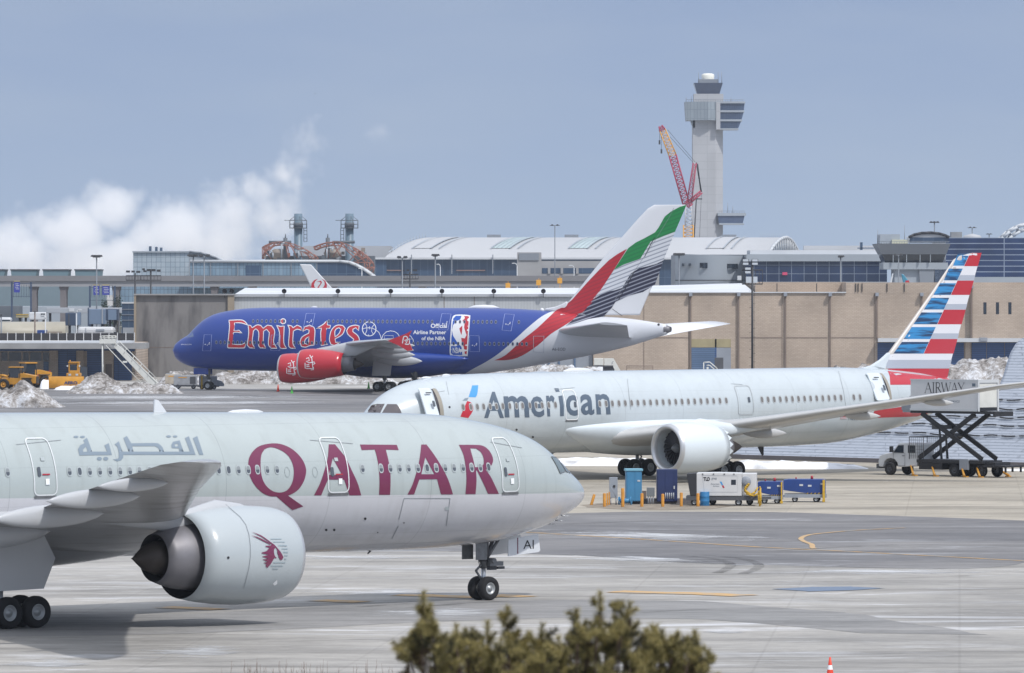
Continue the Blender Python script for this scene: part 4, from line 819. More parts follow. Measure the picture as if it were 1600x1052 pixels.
blk = [(590, 737), (660, 620), (730, 575), (800, 560), (870, 540), (930, 510), (860, 710), (760, 770), (640, 800), (535, 850), (505, 900), (440, 965), (360, 980), (262, 945), (350, 832), (450, 772), (530, 757)]
for P, m in ((red, MW_r), (grn, MW_g), (wht, MW_w), (blk, MW_k)): FE.decal_px(poly_bm([z6(P)]), 'tail_marking', m, 1, 8)
E_.decal_px(poly_bm([smooth_poly(z7b([(548, 45), (480, 95), (400, 170), (300, 250), (200, 340), (130, 373), (220, 370), (300, 345), (400, 280), (480, 210), (560, 160), (620, 120), (668, 75), (700, 48)]), 3, 50)]), 'tail_marking', MW_r, 1, 5)
E_.decal_px(poly_bm([smooth_poly(z7b([(700, 48), (668, 75), (620, 120), (575, 158), (640, 140), (720, 115), (820, 96), (860, 60)]), 3, 50)]), 'tail_marking', MW_k, 2, 5)
for L in ([(1053, 325), (1045, 341), (1021, 380), (960, 470)],): FE.decal_px(stroke_bm([L], .5), 'rudder_seam', seam, 3, 8)
FE.decal_px(stroke_bm([z6([(858, 322), (830, 370), (775, 480)])], 1.2), 'rudder_hinge', M_dk, 3, 8); FE.decal_px(stroke_bm([z6([(690, 600), (640, 700), (560, 835)])], 1.2), 'rudder_hinge', M_dk, 3, 8); FE.decal_px(stroke_bm([z6([(510, 910), (590, 968)])], .8), 'rudder_seam', M_dk, 3, 8)
wing(EK, [(1.0, 56.5, 11.5, 8.5, .11, 5), (2.2, 57.6, 10.3, 8.5, .11, 5), (14.9, 67.5, 4.0, 9.6, .09, 4)], M_wgrey2, 1, 'tailplane'); wing(EK, [(1.0, 58.5, 11.0, 8.5, .08, 6), (15.0, 74.2, 3.4, 9.7, .07, 5)], M_ekwh, -1, 'tailplane')
b = MB(); b.rev([(-72.4, .62), (-72.9, .5), (-73.3, .34)], (0, 0, 8.7), 'X', 20); b.rev([(-73.3, .34), (-73.2, .3), (-72.8, .3)], (0, 0, 8.7), 'X', 20, 1); b.build('auxiliary_exhaust', [M_core, M_dk], EK['root'])
E_.decal_px(poly_bm([circ(1029, 507.5, 2, 2, 12)]), 'vent', M_dk, 1, 0)
# titles: red letters with a white rim
ze = lambda P: zt(P, 340, 490, 6.667)
LT = dict(
 E=[[(118, 72), (240, 68), (285, 85), (315, 122), (250, 100), (178, 98), (172, 180), (225, 175), (255, 207), (200, 195), (165, 200), (155, 320), (250, 322), (303, 293), (285, 350), (265, 360), (115, 358), (105, 340), (120, 200), (125, 120)]],
 m=[[(318, 122), (345, 125), (362, 150), (410, 120), (450, 125), (475, 155), (520, 122), (565, 130), (595, 180), (590, 240), (585, 300), (620, 362), (560, 362), (530, 320), (540, 200), (510, 165), (480, 185), (478, 300), (505, 360), (445, 358), (425, 320), (430, 200), (400, 160), (375, 180), (362, 300), (390, 360), (335, 358), (310, 330), (325, 200)]],
 i=[[(615, 122), (655, 135), (695, 130), (690, 300), (720, 362), (665, 365), (640, 330), (645, 200)]], dot=[circ(683, 82, 27, 26, 14)],
 r=[[(730, 122), (770, 130), (785, 150), (830, 122), (870, 140), (885, 180), (830, 165), (790, 185), (785, 310), (815, 362), (765, 362), (740, 330), (748, 200), (745, 150)]],
 a=[[(890, 190), (905, 140), (960, 122), (1005, 145), (1015, 190), (1005, 330), (960, 335), (920, 350), (875, 345), (858, 300), (880, 245), (950, 205), (955, 175), (925, 165)], [(950, 240), (915, 270), (905, 310), (930, 320), (950, 300)]],
 t=[[(1030, 155), (1100, 115), (1140, 75), (1145, 120), (1178, 125), (1170, 155), (1135, 155), (1125, 300), (1150, 320), (1080, 335), (1075, 200), (1085, 155)]],
 e=[[(1250, 122), (1305, 125), (1330, 155), (1300, 220), (1225, 265), (1230, 300), (1280, 300), (1220, 330), (1180, 320), (1165, 270), (1180, 190), (1210, 145)], [(1265, 150), (1285, 165), (1265, 210), (1225, 245), (1222, 190), (1240, 160)]],
 s=[[(1345, 180), (1370, 140), (1430, 122), (1475, 130), (1470, 180), (1440, 150), (1410, 165), (1410, 190), (1460, 230), (1478, 275), (1470, 320), (1390, 320), (1410, 290), (1420, 270), (1360, 220)]])
for k, ps in LT.items():
    ps = [smooth_poly(ze(p), 3, 42) for p in ps]
    rim = E_.decal_px(stroke_bm(ps, 1.25, True), 'letter_rim', M_ekwh, 3, 0) if len(ps) == 1 else None
    lt_ = E_.decal_px(poly_bm(ps), 'letter', M_ekred, 1, 8)
    if rim: rim.parent = lt_
    else:
        for p in ps: r_ = E_.decal_px(stroke_bm([p], 1.25, True), 'letter_rim', M_ekwh, 3, 0); r_.parent = lt_
zb_ = lambda P: zt(P, 560, 480, 8)
E_.decal_px(stroke_bm([zb_(circ(135, 273, 85, 88, 40))], 1.2, True), 'ball_drawing', M_ekwh, 2, 4)
E_.decal_px(stroke_bm([zb_([(148, 185), (138, 260), (125, 360)]), zb_([(52, 275), (90, 262), (135, 258), (180, 266), (220, 287)]), zb_([(85, 205), (105, 240), (106, 290), (85, 342)]), zb_([(200, 215), (170, 255), (165, 305), (188, 340)])], .8), 'ball_drawing', M_ekwh, 1, 0)
E_.decal_px(stroke_bm([zb_([(220, 287), (255, 315), (275, 355), (288, 402)]), zb_([(288, 402), (312, 345), (350, 310), (400, 298), (450, 305), (490, 330), (515, 370)]), zb_([(600, 342), (630, 345), (660, 370), (685, 410), (692, 445)])], .9), 'court_drawing', M_ekwh, 1, 0)
E_.decal_px(stroke_bm([zb_([(325, 415), (327, 355), (437, 357), (437, 412)])], .5), 'court_drawing', M_ekwh, 1, 0)
for s_, x0, x1, yb, yt in (('Official', 905, 1108, 262, 208), ('Airline Partner', 685, 1098, 340, 290), ('of the NBA', 790, 1088, 415, 368)):
    (a, b0), (c, d) = zb_([(x0, yb), (x1, yt)]); bm = text_bm(s_, (a, c, -b0, -d), .02)
    for v in bm.verts: v.co.y = -v.co.y
    E_.decal_px(bm, 'slogan', M_ekwh, 2, 8)
M_nblue = mat('emblem_blue', '1d4fa8', .35); nb = smooth_poly(zb_([(1215, 97), (1380, 100), (1398, 125), (1392, 200), (1378, 400), (1368, 590), (1345, 612), (1180, 610), (1142, 580), (1148, 400), (1160, 230), (1172, 140)]), 3, 55)
nl = E_.decal_px(poly_bm([nb]), 'ball_league_emblem', M_ekwh, 1, 6)
def ch(P, m, lay, nm='emblem_shape'):
    o = E_.decal_px(poly_bm([zb_(P)]), nm, m, lay, 8); o.parent = nl
ch([(1218, 110), (1290, 110), (1275, 155), (1225, 178), (1185, 225), (1170, 290), (1185, 360), (1235, 440), (1290, 500), (1300, 598), (1185, 598), (1156, 575), (1162, 400), (1174, 230), (1185, 145)], M_nblue, 2)
ch([(1322, 112), (1375, 114), (1384, 130), (1378, 200), (1364, 400), (1354, 590), (1332, 585), (1318, 500), (1290, 430), (1285, 385), (1330, 392), (1352, 350), (1335, 300), (1322, 255), (1328, 200), (1300, 172), (1332, 140)], M_ekred, 2)
ch([(1262, 268), (1300, 232), (1298, 300), (1288, 350), (1276, 320)], M_ekred, 2)
(a, b0), (c, d) = zb_([(1180, 577), (1280, 505)]); bm = text_bm('NBA', (a, c, -b0, -d), .02)
for v in bm.verts: v.co.y = -v.co.y
o = E_.decal_px(bm, 'emblem_letters', M_ekwh, 3, 8); o.parent = nl
bm = text_bm('A6-EOD', (862.5, 883.5, -548, -543.5))
for v in bm.verts: v.co.y = -v.co.y
E_.decal_px(bm, 'registration', M_ekbk, 1, 8)
# doors and windows
M_mk = mat('door_marks', 'c8ccda', .5)
for P, b_ in (([(478.6, 490.3), (492.4, 490.3), (488, 511), (474.5, 511)], 1), ([(690.6, 490.6), (705, 491), (700, 516), (685.4, 515.6)], 1), ([(788.7, 491), (803.7, 492), (798.7, 517.5), (784.5, 516)], 1), ([(319.3, 523.2), (331, 523.2), (329.7, 548.3), (316.6, 548.3)], 1), ([(424, 523.7), (438.2, 523.7), (437.5, 547.7), (423.3, 547.7)], 1), ([(733.7, 524.4), (748.7, 525), (749.4, 549.4), (734.4, 549.4)], 1), ([(833.7, 525.5), (850, 525.5), (849.5, 551), (833.7, 550)], 0)):
    d = E_.decal_px(stroke_bm([P], .75, True), 'door', M_thin if b_ else M_wgr, 5, 3)
    if b_:
        cx = sum(p[0] for p in P)/4; cy = sum(p[1] for p in P)/4+2
        o = E_.decal_px(poly_bm([circ(cx-3.2, cy+.6, 1.2, .8, 6), circ(cx, cy+1.6, .7, .9, 6), circ(cx+2.6, cy, 1.3, .7, 6), circ(cx+3.3, cy-2, .7, 1.1, 6)]), 'door_marking', M_mk, 4, 0); o.parent = d
up = [395.6+6.9*i for i in range(8)]+[457.7, 464.5]+[514+7.02*i for i in range(24)]+[712, 719, 726]+[740.5+6.9*i for i in range(6)]+[811]
lo = [338.3+6.6*i for i in range(12)]+[460+6.9*i for i in range(8)]+[632+7*i for i in range(14)]+[758+7.2*i for i in range(10)]
def zfit(x0, y0, x1, y1): (ta, za), (tb, zb) = E_.px(x0, y0), E_.px(x1, y1); return lambda t: za+(zb-za)*(t-ta)/(tb-ta)
cabin_windows(EK, [E_.px(x, 502.3)[0] for x in up], 0, .34, .50, fr=M_ekwf, gl=M_ekw, zf=zfit(395, 502, 811, 503.5), slant=-.15, lay=4)
cabin_windows(EK, [E_.px(x, 536)[0] for x in lo], 0, .34, .52, fr=M_ekwf, gl=M_ekw, zf=zfit(340, 535, 824, 537.6), lay=4)
E_.decal_px(poly_bm([[(291.5, 526.8), (296.5, 521.5), (301, 519), (303, 526), (297, 527.5)]]), 'cockpit_window', mat('cockpit_glass_blue', '66779c', .1), 1, 3)
bm = text_bm('emirates.com', (283, 299.5, -539.3, -537))
for v in bm.verts: v.co.y = -v.co.y
E_.decal_px(bm, 'web_address', M_mk, 1, 8)
for x, wd, hh in ((756, 2.3, .42), (491, .5, .15), (847, .3, .3)):
    tt = ec.px(x, 480)[0]; b = MB(); b.rev([(-wd, .02), (-wd*.6, hh*.8), (0, hh), (wd*.6, hh*.8), (wd, .02)], (-tt, 0, EK['T'](tt)+.05), 'X', 14); b.build('antenna', M_ekwh, EK['root'])
# ------------------------------------------------------------------ buildings behind the apron
M_brick = gridmat('tan_brick', 'aa9b8c', 'b4a596', '9c8e81', .6, .22, .03, .8, .5, var=.42)
M_brickd = mat('brick_pier', '786b63', .8, var=.2, sc=.6); M_cwall = mat('stained_concrete', '767473', .85, col2='403f41', sc=.42, stretch=(1.0, 1, .28), ramp=(.44, .70), det=12); M_cond = mat('concrete_grey', '9a9a9b', .8, var=.18, sc=.12, stretch=(1, 1, 2))
M_rib = gridmat('white_ribbed_metal', 'b0b4b7', 'adb1b4', 'a3a7ab', .5, 30, .05, .5, var=.2); M_roofsnow = mat('roof_snow', 'ccd0d5', .8, col2='bbc0c6', sc=.08)
M_bdoor = gridmat('blue_roller_door', '556b88', '4e6480', '3f536d', 8, .35, .04, .5, var=.4); M_bdoord = gridmat('dark_blue_door', '36537f', '334d77', '263a5b', 8, .35, .04, .5, var=.3)
M_lgdoor = mat('grey_panel', '8b919a', .6, var=.15, sc=.4); M_ypan = mat('cream_panel', '9c9272', .7, var=.2, sc=.5); M_win = mat('window_glass', '1d2733', .1, spec=.8); M_dpost = mat('dark_post', '2b2c31', .6)
M_wtrim = mat('white_trim', 'b9bdc1', .6); M_can = mat('canopy_concrete', '8e8f90', .8, var=.25, sc=.4)
def bldg(name, label, x0, x1, ytop, Y, depth, m, cat='building', zt2=None, group=None):
    X0, X1, Z = XP(x0, Y), XP(x1, Y), ZP(ytop, Y) if zt2 is None else zt2
    r = thing(name, label, cat, ((X0+X1)/2, Y, 0), 0, group); w_ = (X1-X0)/2
    b = MB(); b.box(-w_, w_, 0, depth, 0, Z); b.build('wall', m, r); r['_w'] = w_; r['_z'] = Z; r['_Y'] = Y; r['_x'] = (X0+X1)/2; return r
def on(r, name, x0, x1, y0, y1, m, out_=.05, back=0.0, off=0.0):
    """box standing out_ metres proud of the front wall, given by its pixel outline"""
    Y = r['_Y']-off; cx = r['_x']; b = MB(); b.box(XP(x0, Y)-cx, XP(x1, Y)-cx, -off-out_, -off+back+.01, ZP(y1, Y), ZP(y0, Y)); return b.build(name, m, r)
def top(r, name, x0, x1, y0, z1, d0, d1, m, z0=None):
    Y = r['_Y']+d0; cx = r['_x']; b = MB(); b.box(XP(x0, Y)-cx, XP(x1, Y)-cx, d0, d1, r['_z'] if z0 is None else z0, ZP(y0, Y) if z1 is None else z1); return b.build(name, m, r)
HB = 1040
cw = bldg('concrete_building', 'stained dark grey concrete wall block behind the blue airliner nose', 212, 365.5, 461.5, HB, 90, M_cwall)
on(cw, 'corner_pier', 209.5, 213, 461.5, 589, mat('tan_concrete', '8d8272', .8, var=.2, sc=.5), .6, 1); on(cw, 'corner_pier', 356, 366, 461.5, 589, MATS['tan_concrete'], .5, .6)
on(cw, 'coping', 209, 367, 459.3, 461.6, M_can, .7, 3); on(cw, 'expansion_joint', 213, 356, 542.5, 543.3, M_brickd, .04)
wb = bldg('white_warehouse', 'long white ribbed metal warehouse with snowy roof and roof floodlights', 366, 926, 460.5, HB+1, 88, M_rib)
b = MB(); w_ = wb['_w']; z = wb['_z']; b.add([(-w_, -.5, z), (w_, -.5, z), (w_, 42, z+1.1), (-w_, 42, z+1.1), (-w_, -.5, z-.3), (w_, -.5, z-.3), (w_, 88, z-.2), (-w_, 88, z-.2)], [(0, 1, 2, 3), (4, 5, 1, 0), (3, 2, 6, 7)], 0); b.build('roof', M_roofsnow, wb)
on(wb, 'coping', 366, 926, 459.6, 460.6, M_wtrim, .6, .1)
for x in (694, 741): on(wb, 'panel_joint', x-.5, x+.5, 461, 589, M_brickd, .05)
for x in (858, 873.5, 898): on(wb, 'column', x-1.3, x+1.3, 545, 589, M_bdoor, .3)
on(wb, 'lower_wall', 700, 926, 545, 589, M_lgdoor, .12)
bb = bldg('brick_warehouse', 'tan brick warehouse with downpipes and blue roller doors behind the tails', 927, 1640, 457.5, HB, 90, M_brick)
on(bb, 'coping', 927, 1322, 456.3, 458, M_wtrim, .3, .4)
b = MB(); w_ = bb['_w']; cx = bb['_x']; z = bb['_z']; xr = XP(1180, HB)-cx
b.add([(-w_, .6, z), (xr, .6, z), (xr, 55, z+1.6), (-w_, 55, z+.9)], [(0, 1, 2, 3)], 0); b.build('roof', M_roofsnow, bb)
top(bb, 'raised_wall', 1180, 1322, 441, None, 14, 60, M_brick); b = MB(); x0, x1 = XP(1322, HB)-cx, XP(1640, HB)-cx; b.box(x0, x1, -.02, 60, z-.1, ZP(441.5, HB)); b.build('raised_wall', M_brick, bb)
on(bb, 'projecting_bay', 1519, 1640, 444.5, 528.5, M_brick, .8, .1)
for x in (1079, 1154, 1227, 1297, 1370, 1440, 1518): on(bb, 'downpipe', x-1.3, x+1.3, 462 if x < 1500 else 447, 589 if x < 1300 else 529, M_brickd, .25, off=(.8 if x > 1500 else 0)); on(bb, 'wall_lamp', x-2.6, x+2.6, 457.5 if x < 1500 else 446.5, 463 if x < 1500 else 450.5, M_lgdoor, 1.0, off=(.8 if x > 1500 else 0))
for x in (1006, 1076, 1150, 1222, 1366): on(bb, 'pilaster_edge', x-.4, x+.4, 458.5, 589, M_brickd, .06)
for x0, x1 in ((927, 1076), (1157, 1222), (1229, 1293), (1299, 1366)): on(bb, 'wall_joint', x0, x1, 527.3, 528.3, M_brickd, .06)
for x0, x1, y0, y1, m in ((1080, 1117, 543.5, 589, M_bdoor), (1119.5, 1142, 543.5, 589, M_lgdoor), (1080, 1142, 530, 543, M_ypan), (1117, 1119.5, 530, 589, M_bdoord)): on(bb, 'loading_door', x0, x1, y0, y1, m, .1)
on(bb, 'canopy', 1371, 1640, 528.5, 534.5, M_wtrim, 2.2, .1); on(bb, 'canopy_box', 1529.6, 1541, 527.5, 532.5, M_lgdoor, 2.5, .1)
for x0, x1 in ((1371, 1420), (1421, 1474), (1486, 1506), (1518, 1541), (1542, 1569), (1570, 1598), (1599, 1640)): on(bb, 'loading_door', x0, x1, 535.5, 589, M_bdoord, .12)
for x in (1412, 1479, 1512): on(bb, 'brick_pier', x-4, x+4, 534, 589, M_brickd if x < 0 else M_brick, .35)
for x in (1539, 1558.6, 1578): on(bb, 'window', x-2.4, x+2.4, 472.5, 491, M_win, .03, off=.8)
for x in (1214, 1276, 1337, 1341, 1347, 1386, 1413): on(bb, 'roof_pipe', x-.6, x+.6, 443, 456, M_dpost, .2, .2, off=0)
# upper floor strip joints of the raised wall
lb = bldg('low_terminal_building', 'low tan and blue building with flat snowy canopy behind the yellow loaders', -160, 211, 537, 1004, 46, M_brick)
on(lb, 'canopy', -160, 232, 535.6, 544.5, M_can, 9, 2); on(lb, 'roof_snow', -160, 209, 532.6, 535.7, M_roofsnow, 8.8, 2)
on(lb, 'blue_fascia', -160, 211, 544, 549, M_bdoord, .25)
for x0, x1 in ((-60, 0), (2, 12), (14, 33), (36, 45), (47, 65), (67, 77)): on(lb, 'window', x0, x1, 550.5, 564, M_win, .06)
for x0, x1 in ((91, 119), (136, 161), (178, 206)): on(lb, 'loading_door', x0, x1, 549, 595, M_bdoord, .1)
on(lb, 'loading_door', 68, 76, 565, 594, M_bdoor, .12); on(lb, 'loading_door', 165, 175, 569, 590, M_brickd, .4)
for x0, x1 in ((77.5, 90.5), (120, 131), (162, 177)): on(lb, 'brick_pier', x0, x1, 548, 595, M_brick, .35)
on(lb, 'gas_bottle_cage', 127, 137, 573, 596, M_lgdoor, 1.5)
r = thing('roof_fence', 'dark slatted fence with pale posts along the low building roof', 'fence', (XP(105, 1030), 1030, ZP(535, 1004)))
b = MB(); x0, x1 = XP(-160, 1030)-XP(105, 1030), XP(210, 1030)-XP(105, 1030); b.box(x0, x1, 0, .1, .1, 1.25); b.build('slat_panel', M_dpost, r)
for i in range(29):
    x = x0+(x1-x0)*i/28; b = MB(); b.box(x-.07, x+.07, -.15, -.03, 0, 1.35); b.build('post', M_wtrim, r)
# ---------------- elevated guideway
VY = 1350; M_gird = mat('guideway_concrete', '77777a', .85, var=.12, sc=.08, stretch=(1, 1, 3)); M_gird2 = mat('girder_concrete', '8f9094', .85, var=.12, sc=.08, stretch=(1, 1, 3)); M_pier = mat('pier_concrete', '6e6a6c', .85, var=.2, sc=.3)
r = thing('elevated_guideway', 'long grey concrete elevated guideway crossing behind the warehouses', 'viaduct', (0, VY, 0))
b = MB(); b.box(XP(-160, VY), XP(1012, VY), -.4, 7, ZP(439.5, VY), ZP(431, VY)); b.build('parapet', M_gird, r)
b = MB(); b.box(XP(-160, VY), XP(1012, VY), 0, 6.6, ZP(448, VY), ZP(439.4, VY)); b.build('girder', M_gird2, r)
for x in (-70, 52, 98.5, 181, 334.5, 394, 520, 660, 800, 940):
    w1, w2 = (.9, .65); b = MB(); X = XP(x, VY)
    b.add([(X-w1, .5, ZP(448, VY)), (X+w1, .5, ZP(448, VY)), (X+w2, .5, ZP(456, VY)), (X-w2, .5, ZP(456, VY)), (X-w1, 5, ZP(448, VY)), (X+w1, 5, ZP(448, VY)), (X+w2, 5, ZP(456, VY)), (X-w2, 5, ZP(456, VY))], [(0, 1, 2, 3), (4, 7, 6, 5), (0, 3, 7, 4), (1, 5, 6, 2), (0, 4, 5, 1), (3, 2, 6, 7)])
    b.box(X-w2, X+w2, .5, 5, 0, ZP(456, VY)); b.build('pier', M_pier, r)
# ---------------- cooling towers of the power plant (steam above)
M_cool = mat('teal_louvre', '5d7680', .7, var=.15, sc=.15, stretch=(1, 1, 4)); CY = 1900
for i, (x0, x1) in enumerate(((-33, 7), (17, 57), (67, 107), (117, 157))):
    cx = XP((x0+x1)/2, CY); w_ = (x1-x0)/2/F*CY; r = thing('cooling_tower', ('flared teal cooling tower cell at the left frame edge', 'second flared teal cooling tower cell, just right of the one cut by the frame', 'third flared teal cooling tower cell, above the widest guideway gap', 'rightmost flared teal cooling tower cell, crossed by the triple-head lamp pole')[i], 'cooling tower', (cx, CY, 0), 0, 'cooling tower cells above the guideway')
    b = MB(); z0, z1 = ZP(431, CY), ZP(422.7, CY)
    b.loft([[(-w_*.95, 0, z0-1), (w_*.95, 0, z0-1), (w_*.95, 12, z0-1), (-w_*.95, 12, z0-1)], [(-w_, 0, z1), (w_, 0, z1), (w_, 12, z1), (-w_, 12, z1)]], 0, False); b.build('fan_stack', M_cool, r)
    b = MB(); b.box(-w_*1.25, w_*1.25, .5, 14, 0, z0-1); b.build('body', mat('cooling_body', '66777f', .7, var=.1, sc=.1), r); b = MB(); b.box(-w_-.2, w_+.2, -.3, 12.2, z1, z1+.35); b.build('rim', M_dpost, r)
# ---------------- glass halls
M_gl1 = gridmat('pale_curtain_wall', 'a3aeb6', '97a5af', '6d7882', 1.1, 1.15, .05, .25, var=.3); M_gl2 = gridmat('blue_curtain_wall', '7d93a4', '6e8699', '56636f', .9, 1.6, .05, .2, var=.6)
M_gl3 = gridmat('navy_curtain_wall', '222f48', '283754', '77818f', 2.9, 2.0, .07, .12, var=.7); M_gl4 = gridmat('navy_band_glass', '26395e', '203256', '8490a3', 400, 1.32, .11, .12, var=.8)
M_gldk = gridmat('dark_glass', '3d5067', '34465d', '58697c', 2.2, 6, .05, .15, var=.5); M_metal = mat('grey_metal_cladding', '7f858d', .45, var=.1, sc=.1); M_metal2 = mat('pale_metal_cladding', '98a0a8', .45, var=.1, sc=.1)
GY = 1480
g1 = bldg('glass_pavilion', 'tall pale glass box with three roof vents and a curved wing', 208, 295, 394.5, GY, 30, M_gl1)
on(g1, 'cornice', 207, 296, 392.5, 394.8, M_metal2, .5, 4)
for x, y0 in ((234.5, 385), (244, 386), (251.5, 387)): top(g1, 'roof_vent', x-1.8, x+1.8, y0, None, 4, 6, M_gldk)
# curved wing
b = MB(); cx = g1['_x']; P = [(295, 432), (295, 393.5), (312, 395), (325, 398.5), (337, 403), (347, 408.5), (347, 432)]; b.ext([(XP(x, GY+1)-cx, ZP(y, GY+1)) for x, y in P], 'Y', 1, 24); b.build('curved_wing', M_metal2, g1)
b = MB(); b.path([Vector((XP(x, GY)-cx, .6, ZP(y, GY))) for x, y in P[1:-1]], .25, 6); b.build('roof_edge', M_metal, g1)
g2 = thing('glass_hall', 'long low glass hall whose white roof edge curves down at its right end', 'building', (XP(436, GY-20), GY-20, 0))
cx = XP(436, GY-20); q = GY-20; P = [(297, 450), (297, 409), (530, 408.8), (545, 410.5), (556, 415), (568, 421.5), (580, 430), (586, 435), (586, 450)]
b = MB(); b.ext([(XP(x, q)-cx, ZP(y, q)) for x, y in P], 'Y', 0, 18); b.build('glass_wall', M_gl2, g2)
b = MB(); pp = [Vector((XP(x, q)-cx, -.3, ZP(y-.6, q))) for x, y in P[1:-1]]; b.path(pp, .32, 6); b.path([p+Vector((0, 18, 0)) for p in pp], .32, 6); b.build('roof_edge', M_wtrim, g2)
for x in (329, 371.5, 411, 455, 495): b = MB(); b.box(XP(x-.7, q)-cx, XP(x+.7, q)-cx, -.25, 0, ZP(432, q), ZP(410, q)); b.build('mullion', M_metal, g2)
for x0, x1, y0, m in ((384, 408, 415, M_gldk), (494, 578, 411, M_gldk)):
    b = MB(); PP = [(x0, 431), (x0, y0), (x1, y0), (x1, 431)] if x1 < 500 else [(494, 431), (494, 411), (530, 410.5), (545, 412), (556, 416.5), (568, 423), (579, 431)]
    b.ext([(XP(x, q)-cx, ZP(y, q)) for x, y in PP], 'Y', -.12, -.02); b.build('dark_bay', m, g2)
b = MB(); b.box(XP(190, GY)-cx, XP(590, GY)-cx, 14, 16, 0, ZP(447, GY)); b.build('lower_glass_wall', M_gl2, g2)
# ---------------- power plant
PY = 1650; M_or = mat('rusty_orange_steel', '8f6053', .6, var=.2, sc=.8); M_stk = mat('stack_steel', '667c8c', .45, var=.25, sc=.15); M_pgry = mat('plant_grey', '5a6169', .6, var=.3, sc=.3); M_drum = mat('boiler_drum', '8f857c', .5, var=.3, sc=.4)
for i, (x, lx) in enumerate(((466, 1), (546, -1))):
    r = thing('exhaust_stack', ('blue-grey exhaust stack, the left one, with its ladder on the right side', 'blue-grey exhaust stack, the right one, with its ladder on the left side')[i], 'smokestack', (XP(x, PY), PY, 0), 0, 'power plant exhaust stacks')
    zt0 = ZP(334, PY); b = MB(); b.tube((0, 0, 0), (0, 0, zt0), 1.08, 1.08, 24); b.build('flue', M_stk, r)
    b = MB(); zp = ZP(344.5, PY); zl = ZP(356.5, PY)
    for z in (zp, (zp+zl)/2, zl):
        n = 8; pts = [Vector((2.35*math.cos(2*math.pi*k/n+.39), 2.35*math.sin(2*math.pi*k/n+.39), z)) for k in range(n+1)]; b.path(pts, .09, 5)
    for k in range(8): a = 2*math.pi*k/8+.39; p = Vector((2.35*math.cos(a), 2.35*math.sin(a), 0)); b.tube(p+Vector((0, 0, zl)), p+Vector((0, 0, zp)), .09, .09, 5); b.tube((p.x, p.y, zp), (p.x*.45, p.y*.45, zp+1.0), .06, .06, 5)
    b.tube((0, 0, zl-.1), (0, 0, zl+.1), 2.3, 2.3, 16); b.tube((0, 0, zl+.1), (0, 0, zl+1.4), 1.25, 1.25, 16); b.tube((-2.2, 0, zp), (-3.6, 0, zp), .08, .08, 5); b.build('platform', M_pgry, r)
    b = MB(); z = ZP(378, PY)
    for dx in (1.45, 2.25): b.tube((lx*dx, -.3, z), (lx*dx, -.3, zl), .09, .09, 5)
    while z < zl: b.tube((lx*1.45, -.3, z), (lx*2.25, -.3, z), .07, .07, 5); z += .95
    b.build('ladder', M_pgry, r)
r = thing('power_plant', 'tangle of rusty orange arched trusses, drums and pipes below the two stacks', 'power plant', (XP(500, PY), PY, 0)); cx = XP(500, PY)
W2 = lambda x, y, d=0: Vector((XP(x, PY)-cx, d, ZP(y, PY)))
def truss(name, A, B_, d, rr=.12, n=9):
    b = MB(); P = [W2(x, y, d) for x, y in A]; Q_ = [W2(x, y, d) for x, y in B_]; b.path(P, rr, 5); b.path(Q_, rr, 5)
    for i in range(len(P)):
        b.tube(P[i], Q_[i], rr*.8, rr*.8, 5)
        if i: b.tube(P[i-1], Q_[i], rr*.7, rr*.7, 5)
    b.build(name, M_or, r)
A = [(411, 387), (415, 384.5), (420, 382), (428, 379.5), (438, 378.5), (450, 379.5), (462, 382.5), (473, 387.5), (483, 393.5), (492, 399), (498, 404)]; B_ = [(411, 405), (416, 392), (421, 388), (429, 384), (438, 383), (450, 384), (461, 387), (471, 392), (480, 397.5), (488, 402.5), (492, 407)]
for d in (-6, 0, 6): truss('arched_truss', A, B_, d)
A = [(491, 386), (500, 382.5), (511, 379.5), (522, 378.5), (534, 379), (545, 383), (555, 388), (566, 394), (575, 401.5), (582, 409), (585, 417), (583, 426)]; B_ = [(493, 391), (501, 387.5), (511, 384.5), (522, 383.5), (533, 384.5), (542, 389), (551, 394), (560, 400), (567, 406), (573, 412.5), (575, 418), (574, 426)]
for d in (-6, 0, 6): truss('arched_truss', A, B_, d)
for d in (-6, 6):
    b = MB()
    for x0, y0, x1, y1 in ((541, 390, 560, 408), (560, 394, 545, 410), (552, 388, 572, 410), (572, 402, 553, 412), (566, 396, 585, 414), (545, 410, 585, 411), (556, 418, 585, 419), (411, 387, 425, 405), (425, 386, 411, 400), (560, 410, 562, 425), (570, 410, 571, 425), (578, 411, 578, 426), (448, 384, 452, 404), (470, 390, 474, 404), (455, 383, 466, 404), (480, 396, 486, 405), (512, 382, 514, 404), (520, 380, 534, 402), (534, 382, 521, 402)): b.tube(W2(x0, y0, d), W2(x1, y1, d), .13, .13, 5)
    b.build('bracing', M_or, r)
for x, w_ in ((436, 10), (520, 11)):
    b = MB(); c = W2(x, 396, -3); L = w_/F*PY; b.rev([(-L-.5, .02), (-L, .8), (-L+.6, 1.15), (L-.6, 1.15), (L, .8), (L+.5, .02)], (c.x, c.y, c.z), 'X', 20); b.build('drum', M_drum, r)
b = MB(); b.box(W2(414, 0).x, W2(585, 0).x, 2, 10, 0, W2(0, 400).z); b.build('machine_house', M_pgry, r)
for x in (447, 513): b = MB(); b.tube(W2(x, 404, -5), W2(x, 372, -5), .55, .55, 10); b.tube(W2(x, 372, -5), W2(x, 366, -5), .18, .12, 8); b.build('valve_stack', M_pgry, r)
for x0, x1 in ((421, 456), (520, 555)): b = MB(); b.tube(W2(x0, 379, -4), W2(x1, 378.6, -4), .38, .38, 10); b.build('header_pipe', M_pgry, r)
